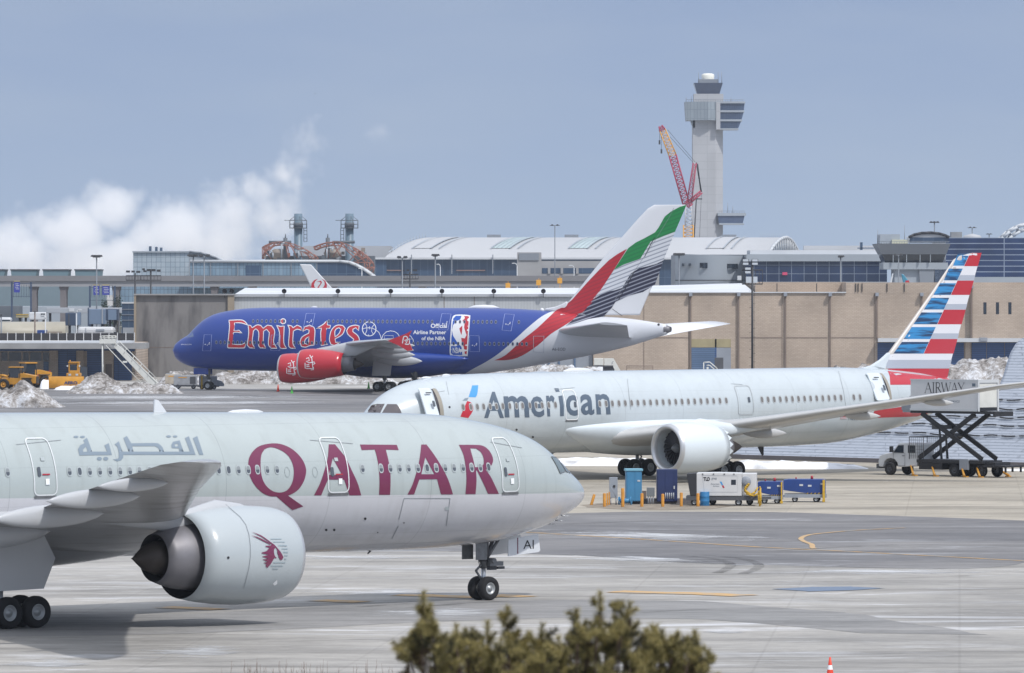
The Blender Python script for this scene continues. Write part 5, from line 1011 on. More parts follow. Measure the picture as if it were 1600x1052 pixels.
for P in ([(441.5, 404), (441.5, 381.5), (446, 379.5)], [(512, 404), (512, 389), (513.5, 387.5), (520, 387.5), (520.5, 393)], [(428, 403), (428, 396), (424, 392)], [(468, 404), (468, 392), (478, 392)]): b = MB(); b.path([W2(x, y, -7) for x, y in P], .22, 8); b.build('pipe', M_metal2, r)
for k in range(26):
    x = random.choice((random.uniform(414, 492), random.uniform(494, 572))); y = random.uniform(390, 402); b = MB(); c = W2(x, y, random.uniform(-6, 3)); s = random.uniform(.25, .7); b.box(c.x-s, c.x+s, c.y, c.y+1, c.z-s, c.z+s); b.build('equipment_box', random.choice((M_pgry, M_drum, M_metal2, M_or)), r)
# ---------------- main terminal with barrel roof
TY = 1900; M_roof = mat('white_roof_membrane', 'aeb0b3', .55, col2='a3a5a8', sc=.03, stretch=(1, .4, 1)); M_sky = mat('skylight_glass', 'aebfbf', .25, var=.1, sc=.2)
r = thing('terminal_building', 'long terminal under a pale barrel roof with curved skylights and a navy glass front', 'building', (XP(900, TY), TY, 0)); cx = XP(900, TY)
def roofpt(u, v):    # u 0..1 along, v 0 front eave .. .5 ridge .. 1 back eave
    a = math.pi*v; hgt = math.sin(a)**.85 if 0 < v < 1 else 0; sh = 70*(1-u)+40*u
    x = 600+(1196-600)*u+sh*(v/.5 if v <= .5 else 1+(v-.5)*1.6); y = TY+76*v; z = ZP(404, TY)+hgt*(ZP(369.5, TY)-ZP(404, TY))*1.0
    return Vector((XP(x, TY)-cx, y-TY, z))
def roofstrip(name, u0, u1, v0, v1, m, lift=0.0, nu=1, nv=16, thick=None):
    b = MB(); rows = [[roofpt(u0+(u1-u0)*i/nu, v0+(v1-v0)*j/nv)+Vector((0, -lift*.6, lift)) for i in range(nu+1)] for j in range(nv+1)]
    b.loft(rows, 0, True, closed=False); return b.build(name, m, r)
roofstrip('roof', 0, 1, 0, 1, M_roof, 0, 20, 36)
for u0, u1, gl in ((.045, .095, 0), (.255, .305, 1), (.462, .512, 1), (.83, .875, 0)):
    roofstrip('skylight', u0, u1, .13, .5, M_sky if gl else M_roof, .15)
    for u in (u0, u1, u1+.022): roofstrip('skylight_rib', u-.0022, u+.0022, .12, .52, M_metal2, .45)
    if gl:
        for k in range(1, 4): u = u0+(u1-u0)*k/4; roofstrip('skylight_rib', u-.0008, u+.0008, .13, .5, M_metal2, .3)
roofstrip('roof_ladder', -.002, .002, .05, .5, M_metal2, .5); b = MB()
for k in range(12): p = roofpt(0, .08+.4*k/12); b.tube(p, p+Vector((0, 0, 1.2)), .07, .07, 4)
for k in range(12): p = roofpt(.93+.006*k, .5); b.tube(p, p+Vector((0, 0, 1.2)), .06, .06, 4)
b.build('roof_railing', M_metal2, r)
b = MB(); ring = [roofpt(1, v/20) for v in range(21)]; b.add([p+Vector((0, 0, 0)) for p in ring], [tuple(range(21))]); b.build('gable_wall', mat('gable_panel', '8f99a3', .5), r)
for k in range(15):
    v = .12+.76*k/14; p = roofpt(1, v); b = MB(); b.tube((p.x+.4, p.y-.3, ZP(392, TY)), (p.x+.4, p.y-.3, p.z-.2), .22, .22, 5); b.build('gable_rib', M_wtrim, r)
b = MB(); b.path([p+Vector((.3, 0, 0)) for p in ring], .5, 6); b.build('roof_edge', M_wtrim, r)
X0, X1 = XP(560, TY)-cx, XP(1240, TY)-cx
b = MB(); b.box(X0, X1, 2, 74, 0, ZP(405, TY)); b.build('glass_front', M_gldk, r); b = MB(); b.box(X0, X1, 0, 2.2, ZP(405.5, TY), ZP(402.5, TY)); b.build('eave', M_wtrim, r)
b = MB(); b.box(XP(590, TY)-cx, XP(628, TY)-cx, 1.6, 2, ZP(423.5, TY), ZP(421.8, TY)); b.box(XP(713, TY)-cx, XP(758, TY)-cx, 1.6, 2, ZP(423.5, TY), ZP(421.8, TY)); b.build('brown_awning', mat('brown_awning', '7d6864', .7), r)
b = MB(); b.box(XP(470, TY)-cx, XP(608, TY)-cx, 20, 60, 0, ZP(384.5, TY+20)); b.build('side_hall', M_roof, r)
b = MB(); b.box(XP(450, TY)-cx, XP(604, TY)-cx, 1, 60, 0, ZP(403.5, TY+20)); b.build('side_hall', M_gldk, r)
for x0, x1 in ((760, 782), (684+200, 906), (1135, 1158)): b = MB(); b.box(XP(x0, TY)-cx, XP(x1, TY)-cx, 40, 44, ZP(371, TY), ZP(366.8, TY+40)); b.build('ridge_unit', M_metal, r)
for x in (643, 706, 770, 963): b = MB(); b.box(XP(x, TY)-cx-.15, XP(x, TY)-cx+.15, -.5, 0, ZP(428, TY), ZP(398, TY)); b.build('front_column', M_metal, r)
pg = bldg('parking_garage', 'grey concrete parking garage with dark openings beside the terminal', 845, 1030, 408, 1600, 40, M_cond)
on(pg, 'stair_block', 808, 846, 394.5, 445, M_cond, .5, 12); on(pg, 'dark_opening', 847, 1030, 419, 427.5, M_gldk, .1)
for x in (858, 878, 902, 931, 960): on(pg, 'column', x-2, x+2, 418, 428, M_cond, .4)
on(pg, 'stair_grille', 811, 842, 396, 407, M_metal, .8); on(pg, 'parapet_rail', 846, 1030, 405, 406, M_metal, .1)
gm = thing('curved_metal_building', 'grey metal-clad building with a curved front and a ribbon window, beside the crane', 'building', (XP(1110, 1500), 1500, 0)); cx = XP(1110, 1500)
def arcwall(name, x0, x1, y0, y1, m, off=0, bend=6, y0b=None):
    b = MB(); rows = [[], []]
    for i in range(21):
        u = i/20; x = x0+(x1-x0)*u; d = -bend*math.sin(math.pi*min(1, u*.9+.05))-off; yy = y0+((y0b or y0)-y0)*u
        rows[0].append(Vector((XP(x, 1500)-cx, d, ZP(y1, 1500)))); rows[1].append(Vector((XP(x, 1500)-cx, d, ZP(yy, 1500))))
    b.loft(rows, 0, True, closed=False); return b.build(name, m, gm)
arcwall('wall', 1055, 1180, 397, 455, M_metal2, 0, 6, 401); arcwall('ribbon_window', 1083, 1116.5, 411, 419, M_win, .2, 6); arcwall('ribbon_window', 1122, 1160, 412.5, 420, M_win, .2, 6)
b = MB(); b.box(XP(1055, 1500)-cx, XP(1180, 1500)-cx, .5, 40, 0, ZP(398, 1500)); b.build('hall', M_metal, gm); arcwall('lower_ledge', 1055, 1180, 437.5, 438.8, M_dpost, .3)
for x in (1066, 1076.5): b = MB(); b.box(XP(x-1.7, 1500)-cx, XP(x+1.7, 1500)-cx, -7, 0, ZP(416, 1500), ZP(412, 1500)); b.build('window', M_win, gm)
b = MB(); b.box(XP(1152, 1480)-cx, XP(1158, 1480)-cx, -22, -19, ZP(438, 1480), ZP(431, 1480)); b.build('lit_opening', M_wtrim, gm)
ng = bldg('navy_glass_terminal', 'navy curtain-wall terminal with a snow-topped grey fascia left of the ramp tower', 1166, 1386, 397.5, GY, 40, M_gl3)
on(ng, 'fascia', 1166, 1386, 397.5, 408.5, M_metal2, .8, .1); on(ng, 'roof_snow', 1172, 1390, 391, 397.6, M_roofsnow, .1, 20); on(ng, 'back_roof', 1262, 1380, 383, 397, M_roof, -22, 20.2)
on(ng, 'base_strip', 1166, 1386, 440.5, 445, M_metal2, .4); on(ng, 'vent_unit', 1349, 1353, 378, 392, M_gldk, -14, 16); on(ng, 'vent_unit', 1345, 1374, 386.5, 388, M_gldk, -14, 16)
on(ng, 'pink_light', 1222.5, 1230, 425.5, 430, mat('pink_sign', 'c04468', .5), .4)
rg = bldg('banded_glass_terminal', 'blue glass terminal with white horizontal bands at the right frame edge', 1478, 1660, 371.5, GY+10, 50, M_gl4); on(rg, 'base_strip', 1478, 1660, 433, 445, M_metal2, .5, .1)
b = MB(); q = GY+30; cx = rg['_x']
P = [(1560, 378), (1568, 371), (1578, 362), (1590, 355), (1602, 350.5), (1616, 348), (1640, 350), (1660, 356)]
for d in (0, 10): b.path([Vector((XP(x, q)-cx, 20+d, ZP(y, q))) for x, y in P], .35, 6); b.path([Vector((XP(x+4, q)-cx, 20+d, ZP(y+7, q))) for x, y in P], .35, 6)
for x, y in P: b.tube((XP(x, q)-cx, 20, ZP(y, q)), (XP(x+4, q)-cx, 30, ZP(y+7, q)), .3, .3, 5); b.tube((XP(x, q)-cx, 30, ZP(y, q)), (XP(x+8, q)-cx, 20, ZP(y+7, q)), .25, .25, 5)
b.build('roof_arch', M_wtrim, rg); on(rg, 'roof_unit', 1491, 1508, 362, 371.6, M_can, -10, 14)
b = MB(); b.rev([(-2.2, .02), (-1.9, .5), (0, .95), (1.9, .5), (2.2, .02)], (XP(1519, GY+20)-cx, 10, ZP(371, GY+10)), 'X', 16); b.build('roof_dome', M_roof, rg)
# ramp control tower
RY = 1440; r = thing('ramp_tower', 'grey ramp control tower with slanted glazing and an arched roof canopy', 'tower', (XP(1428, RY), RY, 0)); cx = XP(1428, RY)
def fr(name, a, b_, y0, y1, m, dd=(0, 0), depth=14):
    b = MB(); (x0, x1), (x2, x3) = a, b_; q = lambda x: XP(x, RY)-cx
    b.loft([[(q(x0), dd[0], ZP(y0, RY)), (q(x1), dd[0], ZP(y0, RY)), (q(x1), depth, ZP(y0, RY)), (q(x0), depth, ZP(y0, RY))], [(q(x2), dd[1], ZP(y1, RY)), (q(x3), dd[1], ZP(y1, RY)), (q(x3), depth, ZP(y1, RY)), (q(x2), depth, ZP(y1, RY))]], 0, False, caps=True); return b.build(name, m, r)
fr('parapet', (1368, 1484), (1377, 1478), 381, 397.5, M_metal, (-3, -1.4)); wn = fr('window_band', (1377.5, 1477.5), (1383, 1473), 397.5, 410.5, M_win, (-1.3, 0)); fr('ledge', (1380, 1481), (1380, 1481), 410.5, 421, M_metal2, (-.6, -.6)); fr('shaft', (1398, 1460), (1398, 1458), 421, 470, M_metal2, (.5, .5)); fr('shaft_bay', (1436, 1460), (1439, 1457), 421, 470, M_metal, (-.3, -.3), 3)
for x in (1395, 1416, 1437, 1453): b = MB(); b.box(XP(x-.5, RY)-cx, XP(x+.5, RY)-cx, -1.5, -1.0, ZP(410, RY), ZP(398, RY)); b.build('mullion', M_metal2, r)
b = MB(); P = [(1420, 371), (1428, 367), (1440, 364.3), (1455, 363.6), (1468, 365), (1478, 368), (1484, 371)]; b.ext([(XP(x, RY)-cx, ZP(y, RY)) for x, y in P], 'Y', 1, 13); b.build('arched_canopy', M_roof, r)
b = MB(); b.path([Vector((XP(x, RY)-cx, .8, ZP(y, RY))) for x, y in P], .3, 6); b.build('canopy_edge', M_dpost, r)
fr('cab_glass', (1422, 1482), (1422, 1482), 371, 379, M_gldk, (1, 1), 12); fr('plant_room', (1376, 1407), (1376, 1407), 366, 381, M_metal2, (2, 2)); fr('plant_room', (1394, 1419), (1394, 1419), 374.5, 381, mat('cream_unit', 'b9b9a4', .6), (1, 1), 10)
b = MB()
for k in range(28): x = XP(1372+4*k, RY)-cx; b.tube((x, -2.9, ZP(381, RY)), (x, -2.9, ZP(377.5, RY)), .06, .06, 4)
b.path([(XP(1370, RY)-cx, -2.9, ZP(377.5, RY)), (XP(1483, RY)-cx, -2.9, ZP(377.5, RY))], .06, 4); b.build('railing', M_metal, r)
b = MB(); b.tube((XP(1373, RY)-cx, 4, ZP(381, RY)), (XP(1373, RY)-cx, 4, ZP(359, RY)), .1, .05, 5); b.tube((XP(1415, RY)-cx, 4, ZP(381, RY)), (XP(1415, RY)-cx, 4, ZP(352, RY)), .1, .05, 5); b.build('antenna', M_metal, r)
# ---------------- main control tower
KY = 2470; M_twc = gridmat('tower_concrete', 'a3a5a9', 'a8aaae', '96999d', 6.5, 3.2, .08, .8, var=.15); M_twm = gridmat('tower_cladding', '7f8992', '8a949c', '727c85', 1.3, 3.5, .1, .5, var=.2); M_twg = mat('tower_glass', '46546e', .15, spec=.6, var=.2, sc=.2)
r = thing('control_tower', 'tall concrete airport control tower with dark glass office wing and a white radar dome', 'tower', (XP(1105, KY), KY, 0)); cx = XP(1105, KY)
q = lambda x: XP(x, KY)-cx
def plan(name, pts, y0, y1, m, pts2=None):
    b = MB(); p2 = pts2 or pts; b.loft([[(q(x), d, ZP(y1, KY)) for x, d in pts], [(q(x), d, ZP(y0, KY)) for x, d in p2]], 0, False, caps=True); return b.build(name, m, r)
plan('shaft', [(1082.5, -1), (1118, -1), (1130, 3), (1130, 12), (1082.5, 12)], 185, 500, M_twc)
plan('cladding_block', [(1072, -3), (1106, -5), (1120, -3), (1120, 12), (1072, 12)], 159.5, 188.5, M_twm, [(1070, -3), (1106, -5), (1120, -3), (1120, 12), (1070, 12)])
plan('corbel', [(1083, -1), (1086, -1), (1086, 8), (1083, 8)], 188.5, 200, M_twm, [(1079, -1), (1086, -1), (1086, 8), (1079, 8)])
plan('concrete_fin', [(1118.5, -3.6), (1125, -3.6), (1125, 8), (1118.5, 8)], 160, 203, M_twc)
for i, (ya, yb, xa, xb) in enumerate(((162, 172.8, 1163, 1162), (176, 187, 1161.5, 1158.5), (190, 201, 1157.5, 1153))):
    plan('office_glass', [(1124, -2.5), (xb, -2.5), (xb, 10), (1124, 10)], ya, yb, M_twg, [(1124, -2.5), (xa, -2.5), (xa, 10), (1124, 10)])
    plan('floor_slab', [(1119, -3), (xb+.6, -3), (xb+.6, 10.4), (1119, 10.4)], yb, yb+(3 if i < 2 else 2), M_metal2)
    for k in range(9): x = 1128+(xb-1128)*k/9; plan('office_mullion', [(x, -2.7), (x+.6, -2.7), (x+.6, -2.4), (x, -2.4)], ya, yb, M_gldk)
plan('roof_slab', [(1119, -3.2), (1164, -3.2), (1164, 10.6), (1119, 10.6)], 159, 162, M_metal2)
plan('plinth', [(1084, -2), (1130, -2), (1130, 9), (1084, 9)], 147, 159.5, M_twc)
plan('cab', [(1089, -1), (1124, -1), (1124, 8), (1089, 8)], 130, 147, M_twg, [(1084, -3), (1129, -3), (1129, 10), (1084, 10)])
plan('cab_roof', [(1091.5, -1), (1121.5, -1), (1121.5, 8), (1091.5, 8)], 124, 130, M_metal)
b = MB(); zc = ZP(124, KY); b.rev([(0, 2.35), (1.6, 2.5), (2.0, 2.3), (2.3, 1.6), (2.4, .02)], (q(1106.5), 3, zc), 'Z', 24); b.build('radar_dome', mat('dome_white', 'dcdcd2', .5), r)
b = MB()
for x, y0, y1 in ((1091.5, 130, 113), (1122, 130, 113), (1127.5, 130, 112), (1072, 159, 152), (1080, 159, 150), (1142, 159, 153)): b.tube((q(x), -1, ZP(y0, KY)), (q(x), -1, ZP(y1, KY)), .14, .08, 5)
for k in range(24): x = 1072+k*3.8; b.tube((q(x), -3, ZP(159, KY)), (q(x), -3, ZP(156.2, KY)), .08, .08, 4)
b.path([(q(1072), -3, ZP(156.2, KY)), (q(1162), -3, ZP(156.2, KY))], .09, 4); b.build('mast_and_railing', M_metal, r)
plan('low_pod_glass', [(1123, -2.5), (1160, -2.5), (1160, 8), (1123, 8)], 336, 350, M_twg, [(1121, -2.5), (1163.5, -2.5), (1163.5, 8), (1121, 8)])
plan('low_pod_slab', [(1121, -3), (1165, -3), (1165, 8.5), (1121, 8.5)], 333, 337.5, M_metal2); plan('low_pod_slab', [(1123, -3), (1162, -3), (1162, 8.5), (1123, 8.5)], 349, 351.5, M_metal2)
b = MB()
for x, y0, y1 in ((1137, 333, 317), (1145, 333, 322)): b.tube((q(x), 0, ZP(y0, KY)), (q(x), 0, ZP(y1, KY)), .15, .08, 5)
for k in range(11): x = 1123+k*4; b.tube((q(x), -3, ZP(333, KY)), (q(x), -3, ZP(330, KY)), .08, .08, 4)
b.path([(q(1123), -3, ZP(330, KY)), (q(1163), -3, ZP(330, KY))], .09, 4); b.build('mast_and_railing', M_metal, r)
# ---------------- crane
NY = 2250; M_cr = mat('crane_red', '9c2b4a', .5); M_co = mat('crane_orange', 'd39a38', .5); M_cwh = mat('crane_white', 'b9babd', .5)
r = thing('lattice_crane', 'red, white and orange lattice crane with raised boom in front of the control tower', 'crane', (XP(1076, NY), NY, 0)); cx = XP(1076, NY)
def lattice(name, a, b_, w0, w1, m, n=12, rr=.16):
    A, B_ = [Vector((XP(x, NY)-cx, 0, ZP(y, NY))) for x, y in (a, b_)]; d = (B_-A).normalized(); s = Vector((d.z, 0, -d.x)); t = Vector((0, 1, 0)); b = MB()
    def P(u, i, j): wd = (w0+(w1-w0)*u)/F*NY/2; return A.lerp(B_, u)+s*wd*i+t*wd*j
    for i, j in ((-1, -1), (1, -1), (1, 1), (-1, 1)): b.tube(P(0, i, j), P(1, i, j), rr, rr, 5)
    for k in range(n):
        u0, u1 = k/n, (k+1)/n
        for (i, j), (i2, j2) in (((-1, -1), (1, -1)), ((1, -1), (1, 1)), ((1, 1), (-1, 1)), ((-1, 1), (-1, -1))):
            b.tube(P(u0, i, j), P(u1, i2, j2), rr*.65, rr*.65, 4); b.tube(P(u0, i, j), P(u0, i2, j2), rr*.65, rr*.65, 4)
    return b.build(name, m, r)
lattice('tower_section', (1075.5, 470), (1075.5, 352), 15, 15, M_co, 20, .2); lattice('tower_section', (1076, 352), (1076, 322), 11, 9, M_cwh, 5, .2); lattice('boom', (1072, 318), (1051, 243), 10, 11, M_cr, 12, .27); lattice('boom', (1051, 243), (1035, 203), 11, 9, M_co, 7, .2)
lattice('boom_head', (1035, 204), (1032, 197), 9, 5, M_cr, 2, .25); lattice('back_mast', (1077, 316), (1085.5, 255), 7, 5, M_cr, 9, .2); lattice('rear_jib', (1077, 316), (1096, 300), 5, 4, M_cr, 4, .26); lattice('boom', (1073, 322), (1079, 316), 8, 8, M_cr, 2, .3)
b = MB(); V = lambda x, y, d=0: Vector((XP(x, NY)-cx, d, ZP(y, NY)))
for a, c in (((1043, 203), (1086, 253)), ((1047, 214), (1083, 254)), ((1088, 254), (1096, 300)), ((1090, 256), (1095, 300)), ((1096, 302), (1092, 395)), ((1088, 312), (1083, 398)), ((1088, 311), (1097, 311)), ((1031, 200), (1030.5, 225)), ((1033, 203), (1033.5, 238))): b.tube(V(*a), V(*c), .09 if a[0] not in (1088, 1090) else .3, None, 4)
b.build('cables', M_dpost, r)
b = MB()
for x, y in ((1030.5, 222), (1033.5, 236)): c = V(x, y); b.box(c.x-.3, c.x+.3, -.3, .3, c.z-.9, c.z+.6)
b.build('hook_block', M_dpost, r)
# ---------------- distant tails
def tail(name, label, pts, Y, m, marks=()):
    c = W(pts[0][0], pts[0][1], Y); r = thing(name, label, 'airplane', (c.x, Y, 0)); loc = lambda P: [(XP(x, Y)-c.x, ZP(y, Y)) for x, y in P]
    b = MB(); b.ext(loc(pts), 'Y', -.25, .25); b.build('tail_fin', m, r, .15)
    xs = [p[0] for p in loc(pts)]; s = -1 if pts[0][0] > pts[-1][0] else 1; zc = ZP(max(p[1] for p in pts), Y)-2.8; x0 = (min(xs)+max(xs))/2
    b = MB(); b.rev([(x0-6, .3), (x0-3, 1.6), (x0+4, 2.7), (x0+30, 2.8), (x0+34, .3)], (0, 0, zc), 'X', 24); b.build('fuselage', m, r)
    for P, mm, nm in marks: skin(poly_bm([loc(p) for p in P]), lambda x, z: Vector((x, -.28, z)), nm, mm, r, 0, 0, Vector((0, -1, 0)))
    return r
zj = lambda P: zt(P, 460, 380, 10)
tail('airplane', 'white tail fin with a red crane roundel rising behind the white warehouse', [(468.3, 413), (486, 413.5), (520, 451.5), (521, 460), (493, 460), (489, 455)], 1150, mat('tail_white', 'c5c8cc', .35), [
    ([zj([(300, 750), (262, 690), (270, 625), (310, 580), (370, 555), (325, 600), (305, 650), (318, 690), (352, 725), (340, 750)])], MATS['flag_red'], 'wing_emblem'),
    ([zj([(352, 742), (356, 700), (400, 640), (412, 618), (392, 605), (340, 603), (385, 596), (410, 588), (430, 605), (425, 630), (392, 675), (388, 700), (420, 715), (455, 690), (475, 650), (470, 600), (430, 555), (485, 590), (508, 650), (505, 710), (480, 740)])], MATS['flag_red'], 'crane_emblem')])
tail('airplane', 'tiny far tail fin in teal and red below the ramp tower', [(1408, 428.5), (1411.5, 428.5), (1421, 441), (1421, 446), (1412, 446)], 1280, mat('teal_tail', '3c7f97', .4), [([[(1414.5, 439), (1419.5, 438), (1422, 443), (1415, 443)]], MATS['flag_red'], 'red_marking')])
tail('airplane', 'slim white winglet-like tail in front of the navy terminal', [(1394, 427.5), (1396, 427.5), (1392.5, 446), (1389, 446)], 1280, MATS['tail_white'])
# ------------------------------------------------------------------ lamp poles
M_pole = mat('galvanised_pole', '6d737b', .5, .3); M_lampg = mat('floodlight_glass', 'b5bcc4', .3)
def pole(label, x, ytop, ybot, Y, heads, arm=6, r_=.12, m=None, name='lamp_pole', hs=.45):
    r = thing(name, label, 'lamp pole', (XP(x, Y), Y, 0), 0, 'lamp poles around the airport'); k = Y/F; zt_ = ZP(ytop, Y)
    b = MB(); b.tube((0, 0, 0), (0, 0, zt_), r_*1.3, r_, 8); b.build('pole', m or M_pole, r)
    b = MB(); b.tube((-arm*k, 0, zt_), (arm*k, 0, zt_), r_*.7, r_*.7, 6); b.build('crossarm', m or M_pole, r)
    for h in heads: b = MB(); X = h*k; b.box(X-hs, X+hs, -.5, .4, zt_+.05, zt_+hs*.9, 0, tap=(.7, .8)); b.build('lamp_head', M_dpost, r)
    return r
pole('slim pole with three lamp heads in front of the steam, left of the glass pavilion', 151, 402, 530, 1180, (-5.5, 0, 5.5), 6)
pole('slim pole with lamp heads in front of the curved pavilion wing', 302, 401, 470, 1200, (-6, 0, 4), 7); pole('slim pole right of the curved pavilion wing with two lamp heads', 319, 401, 470, 1200, (-5, 6), 7)
pole('pole with two lamp heads before the terminal glass, behind the lamp rack', 628.5, 403.5, 470, 1220, (-5, 5), 7); pole('pole with one bulky lamp head before the terminal glass', 680, 400.5, 470, 1150, (-2.5, 3.5), 4)
pole('tall thin mast with a cross-shaped top above the garage', 867, 352.5, 430, 1560, (-4, 4), 8, hs=.3); pole('pole with lamp heads beside the curved metal building', 1061, 399, 460, 1180, (-6, 0, 6), 8)
pole('pole with two lamps in front of the navy terminal', 1313.5, 402, 460, 1150, (-1.5, 3), 4, hs=.35); pole('pole with two lamps in front of the ramp tower windows', 1404, 399, 460, 1150, (-6, 4), 7, hs=.3); pole('cross-topped mast standing above the ramp tower roof', 1460, 348, 380, 1520, (-5, 0, 5), 8, hs=.35)
pole('thin cross-topped mast above the banded glass terminal, right of the ramp tower', 1519, 356, 380, 1560, (-3, 3), 7, hs=.25); pole('small cross-topped mast, rightmost above the banded glass terminal', 1545.5, 366, 380, 1560, (-2, 2), 5, hs=.2)
pole('thin pole at the left frame edge above the roof fence', 2, 493, 533, 1100, (0,), 1, hs=.2); pole('brown pole above the beige round-topped shed', 54.5, 488, 540, 1080, (0,), 1, hs=.2, m=M_brickd)
def curved(label, x, ytop, Y, dx):
    r = thing('street_lamp', label, 'street lamp', (XP(x, Y), Y, 0), 0, 'curved street lamps'); k = Y/F; z = ZP(ytop, Y); b = MB(); b.path([(0, 0, 0), (0, 0, z-.6), (dx*k*.25, 0, z-.15), (dx*k*.6, 0, z), (dx*k, 0, z+.02)], .11, 6); b.build('pole', M_wtrim, r); b = MB(); b.box(dx*k-.35, dx*k+.2, -.15, .15, z-.12, z+.08); b.build('lamp_head', M_wtrim, r)
curved('white gooseneck lamp in front of the terminal glass, left of the garage', 688, 413, 1700, -4); curved('white gooseneck lamp at the garage stair block', 808, 411.5, 1590, -6); curved('white gooseneck lamp in front of the garage openings', 897, 415, 1590, -6); curved('white gooseneck lamp on the curved end of the glass hall', 565.5, 419.5, 1440, -3)
curved('white bent lamp pole on the low roof, arm to the right', 119.5, 484, 1060, 7); curved('thin white lamp pole on the low roof, left of the bent one', 71, 493, 1060, -5)
def rack(label, x, yt, yb, Y, rows, w_, ybot, m=None, glow=False):
    r = thing('floodlight_mast', label, 'floodlight', (XP(x, Y), Y, 0), 0, 'floodlight masts'); k = Y/F; b = MB(); b.tube((0, 0, 0), (0, 0, ZP(yt+3, Y)), .2, .17, 8); b.build('pole', m or M_dpost, r)
    b = MB(); z0, z1 = ZP(yb, Y), ZP(yb-7 if not glow else yb-22, Y)
    for z in (z0, z1): b.path([(-w_*k, 0, z), (w_*k, 0, z)], .1, 5)
    n = 6
    for i in range(n+1): X = -w_*k+2*w_*k*i/n; b.tube((X, 0, z0), (X, 0, z1), .06, .06, 4)
    b.build('rack', m or M_dpost, r)
    for (hx, hy, hw, hh) in rows:
        b = MB(); X = hx*k; z = ZP(hy, Y); b.box(X-hw*k, X+hw*k, -.3, .3, z-hh*k, z+hh*k, 0); b.add([(X-hw*k*.85, -.31, z-hh*k*.8), (X+hw*k*.85, -.31, z-hh*k*.8), (X+hw*k*.85, -.31, z+hh*k*.8), (X-hw*k*.85, -.31, z+hh*k*.8)], [(0, 1, 2, 3)], 1); b.build('floodlight', [M_dpost, M_lampg if glow else M_dpost], r)
    return r
rack('dark floodlight rack above the concrete building, left half', 211, 424, 438, 1250, [(-11, 424.5, 3, 1.6), (-3, 424.5, 2.6, 1.6), (5, 425, 3, 1.6)], 14, 480)
rack('dark floodlight rack above the concrete building, right half on a stout pole', 235.5, 421, 438, 1240, [(-11, 421, 2, 1.6), (-9, 424, 2.4, 1.4), (-2.5, 422.3, 3.5, 1.8), (4.5, 422.3, 3, 1.8), (12.5, 423, 2.8, 1.7)], 16, 480)
rack('dark floodlight rack beside the slim pole, over the white warehouse roof', 640.5, 422, 436, 1240, [(-11, 423, 2.4, 1.4), (-3, 422.5, 2.2, 1.4), (8, 422.5, 3.5, 1.6)], 13, 480)
R_ = rack('tall floodlight mast with climbing pegs in front of the tan brick warehouse', 1175.5, 404, 444, 1000, [(-10.5, 407, 5, 2.1), (-10.5, 412.3, 5, 2.1), (4, 407, 5, 2.1), (4, 412.3, 5, 2.1), (-7, 420, 5, 2.1), (-7, 425.5, 5, 2.1)], 16, 590, glow=True)
b = MB()
for k in range(22):
    z = 1.0+k*.65; s = 1 if k % 2 else -1; b.tube((0, 0, z), (s*.5, 0, z), .035, .035, 4)
b.tube((.33, -.1, .5), (.33, -.1, ZP(446, 1000)), .03, .03, 4); b.build('climbing_pegs', M_dpost, R_)
b = MB(); b.box(-1.0, -.1, -.1, .2, ZP(442, 1000), ZP(432.5, 1000)); b.box(.15, .8, -.1, .2, ZP(442, 1000), ZP(432.5, 1000)); b.build('ballast_box', M_lampg, R_)
ps = [(351, 457), (362, 457), (444, 456.5), (528, 455), (610.5, 455), (690.5, 455), (771.5, 455), (849, 455)]
wd = ['leftmost round-backed roof floodlight, above the concrete block', 'second round-backed roof floodlight, above the white warehouse corner', 'round-backed roof floodlight left of the crane-emblem tail', 'round-backed roof floodlight just right of the crane-emblem tail', 'round-backed roof floodlight left of the lamp rack', 'round-backed roof floodlight below the bulky-headed pole', 'round-backed roof floodlight below the left end of the garage', 'rightmost round-backed roof floodlight, nearest the big blue jet tail']
for (x, y), l in zip(ps, wd):
    Y = 1040; r = thing('roof_floodlight', l, 'floodlight', (XP(x, Y), Y, ZP(459.5, Y)), 0, 'floodlights along the warehouse roof'); b = MB(); b.tube((0, 0, -.6), (0, 0, .25), .05, .05, 6); b.build('bracket', M_dpost, r)
    b = MB(); b.rev([(0, .38), (.12, .4), (.3, .3), (.42, .1), (.44, .01)], (0, -.15, .45), 'Y', 14); b.build('lamp_head', M_dpost, r)
# ------------------------------------------------------------------ snow banks
M_dsnow = bpy.data.materials.new('ploughed_snow'); M_dsnow.use_nodes = True; t = M_dsnow.node_tree; p = t.nodes['Principled BSDF']
g_ = N(t, 'ShaderNodeTexCoord'); n1 = N(t, 'ShaderNodeTexNoise'); n1.inputs['Scale'].default_value = 1.7; n1.inputs['Detail'].default_value = 12; n1.inputs['Roughness'].default_value = .8; t.links.new(g_.outputs['Object'], n1.inputs[0])
n2 = N(t, 'ShaderNodeTexNoise'); n2.inputs['Scale'].default_value = .32; n2.inputs['Detail'].default_value = 4; t.links.new(g_.outputs['Object'], n2.inputs[0])
ad = N(t, 'ShaderNodeMath', operation='MULTIPLY_ADD'); ad.inputs[1].default_value = .6; t.links.new(n2.outputs['Fac'], ad.inputs[0]); t.links.new(n1.outputs['Fac'], ad.inputs[2])
cr = N(t, 'ShaderNodeValToRGB'); cr.color_ramp.elements[0].position = .67; cr.color_ramp.elements[0].color = lin('cdd0d5'); e_ = cr.color_ramp.elements.new(.80); e_.color = lin('989491'); cr.color_ramp.elements[-1].position = .93; cr.color_ramp.elements[-1].color = lin('5c5753')
t.links.new(ad.outputs[0], cr.inputs[0]); t.links.new(cr.outputs[0], p.inputs['Base Color']); p.inputs['Roughness'].default_value = .9
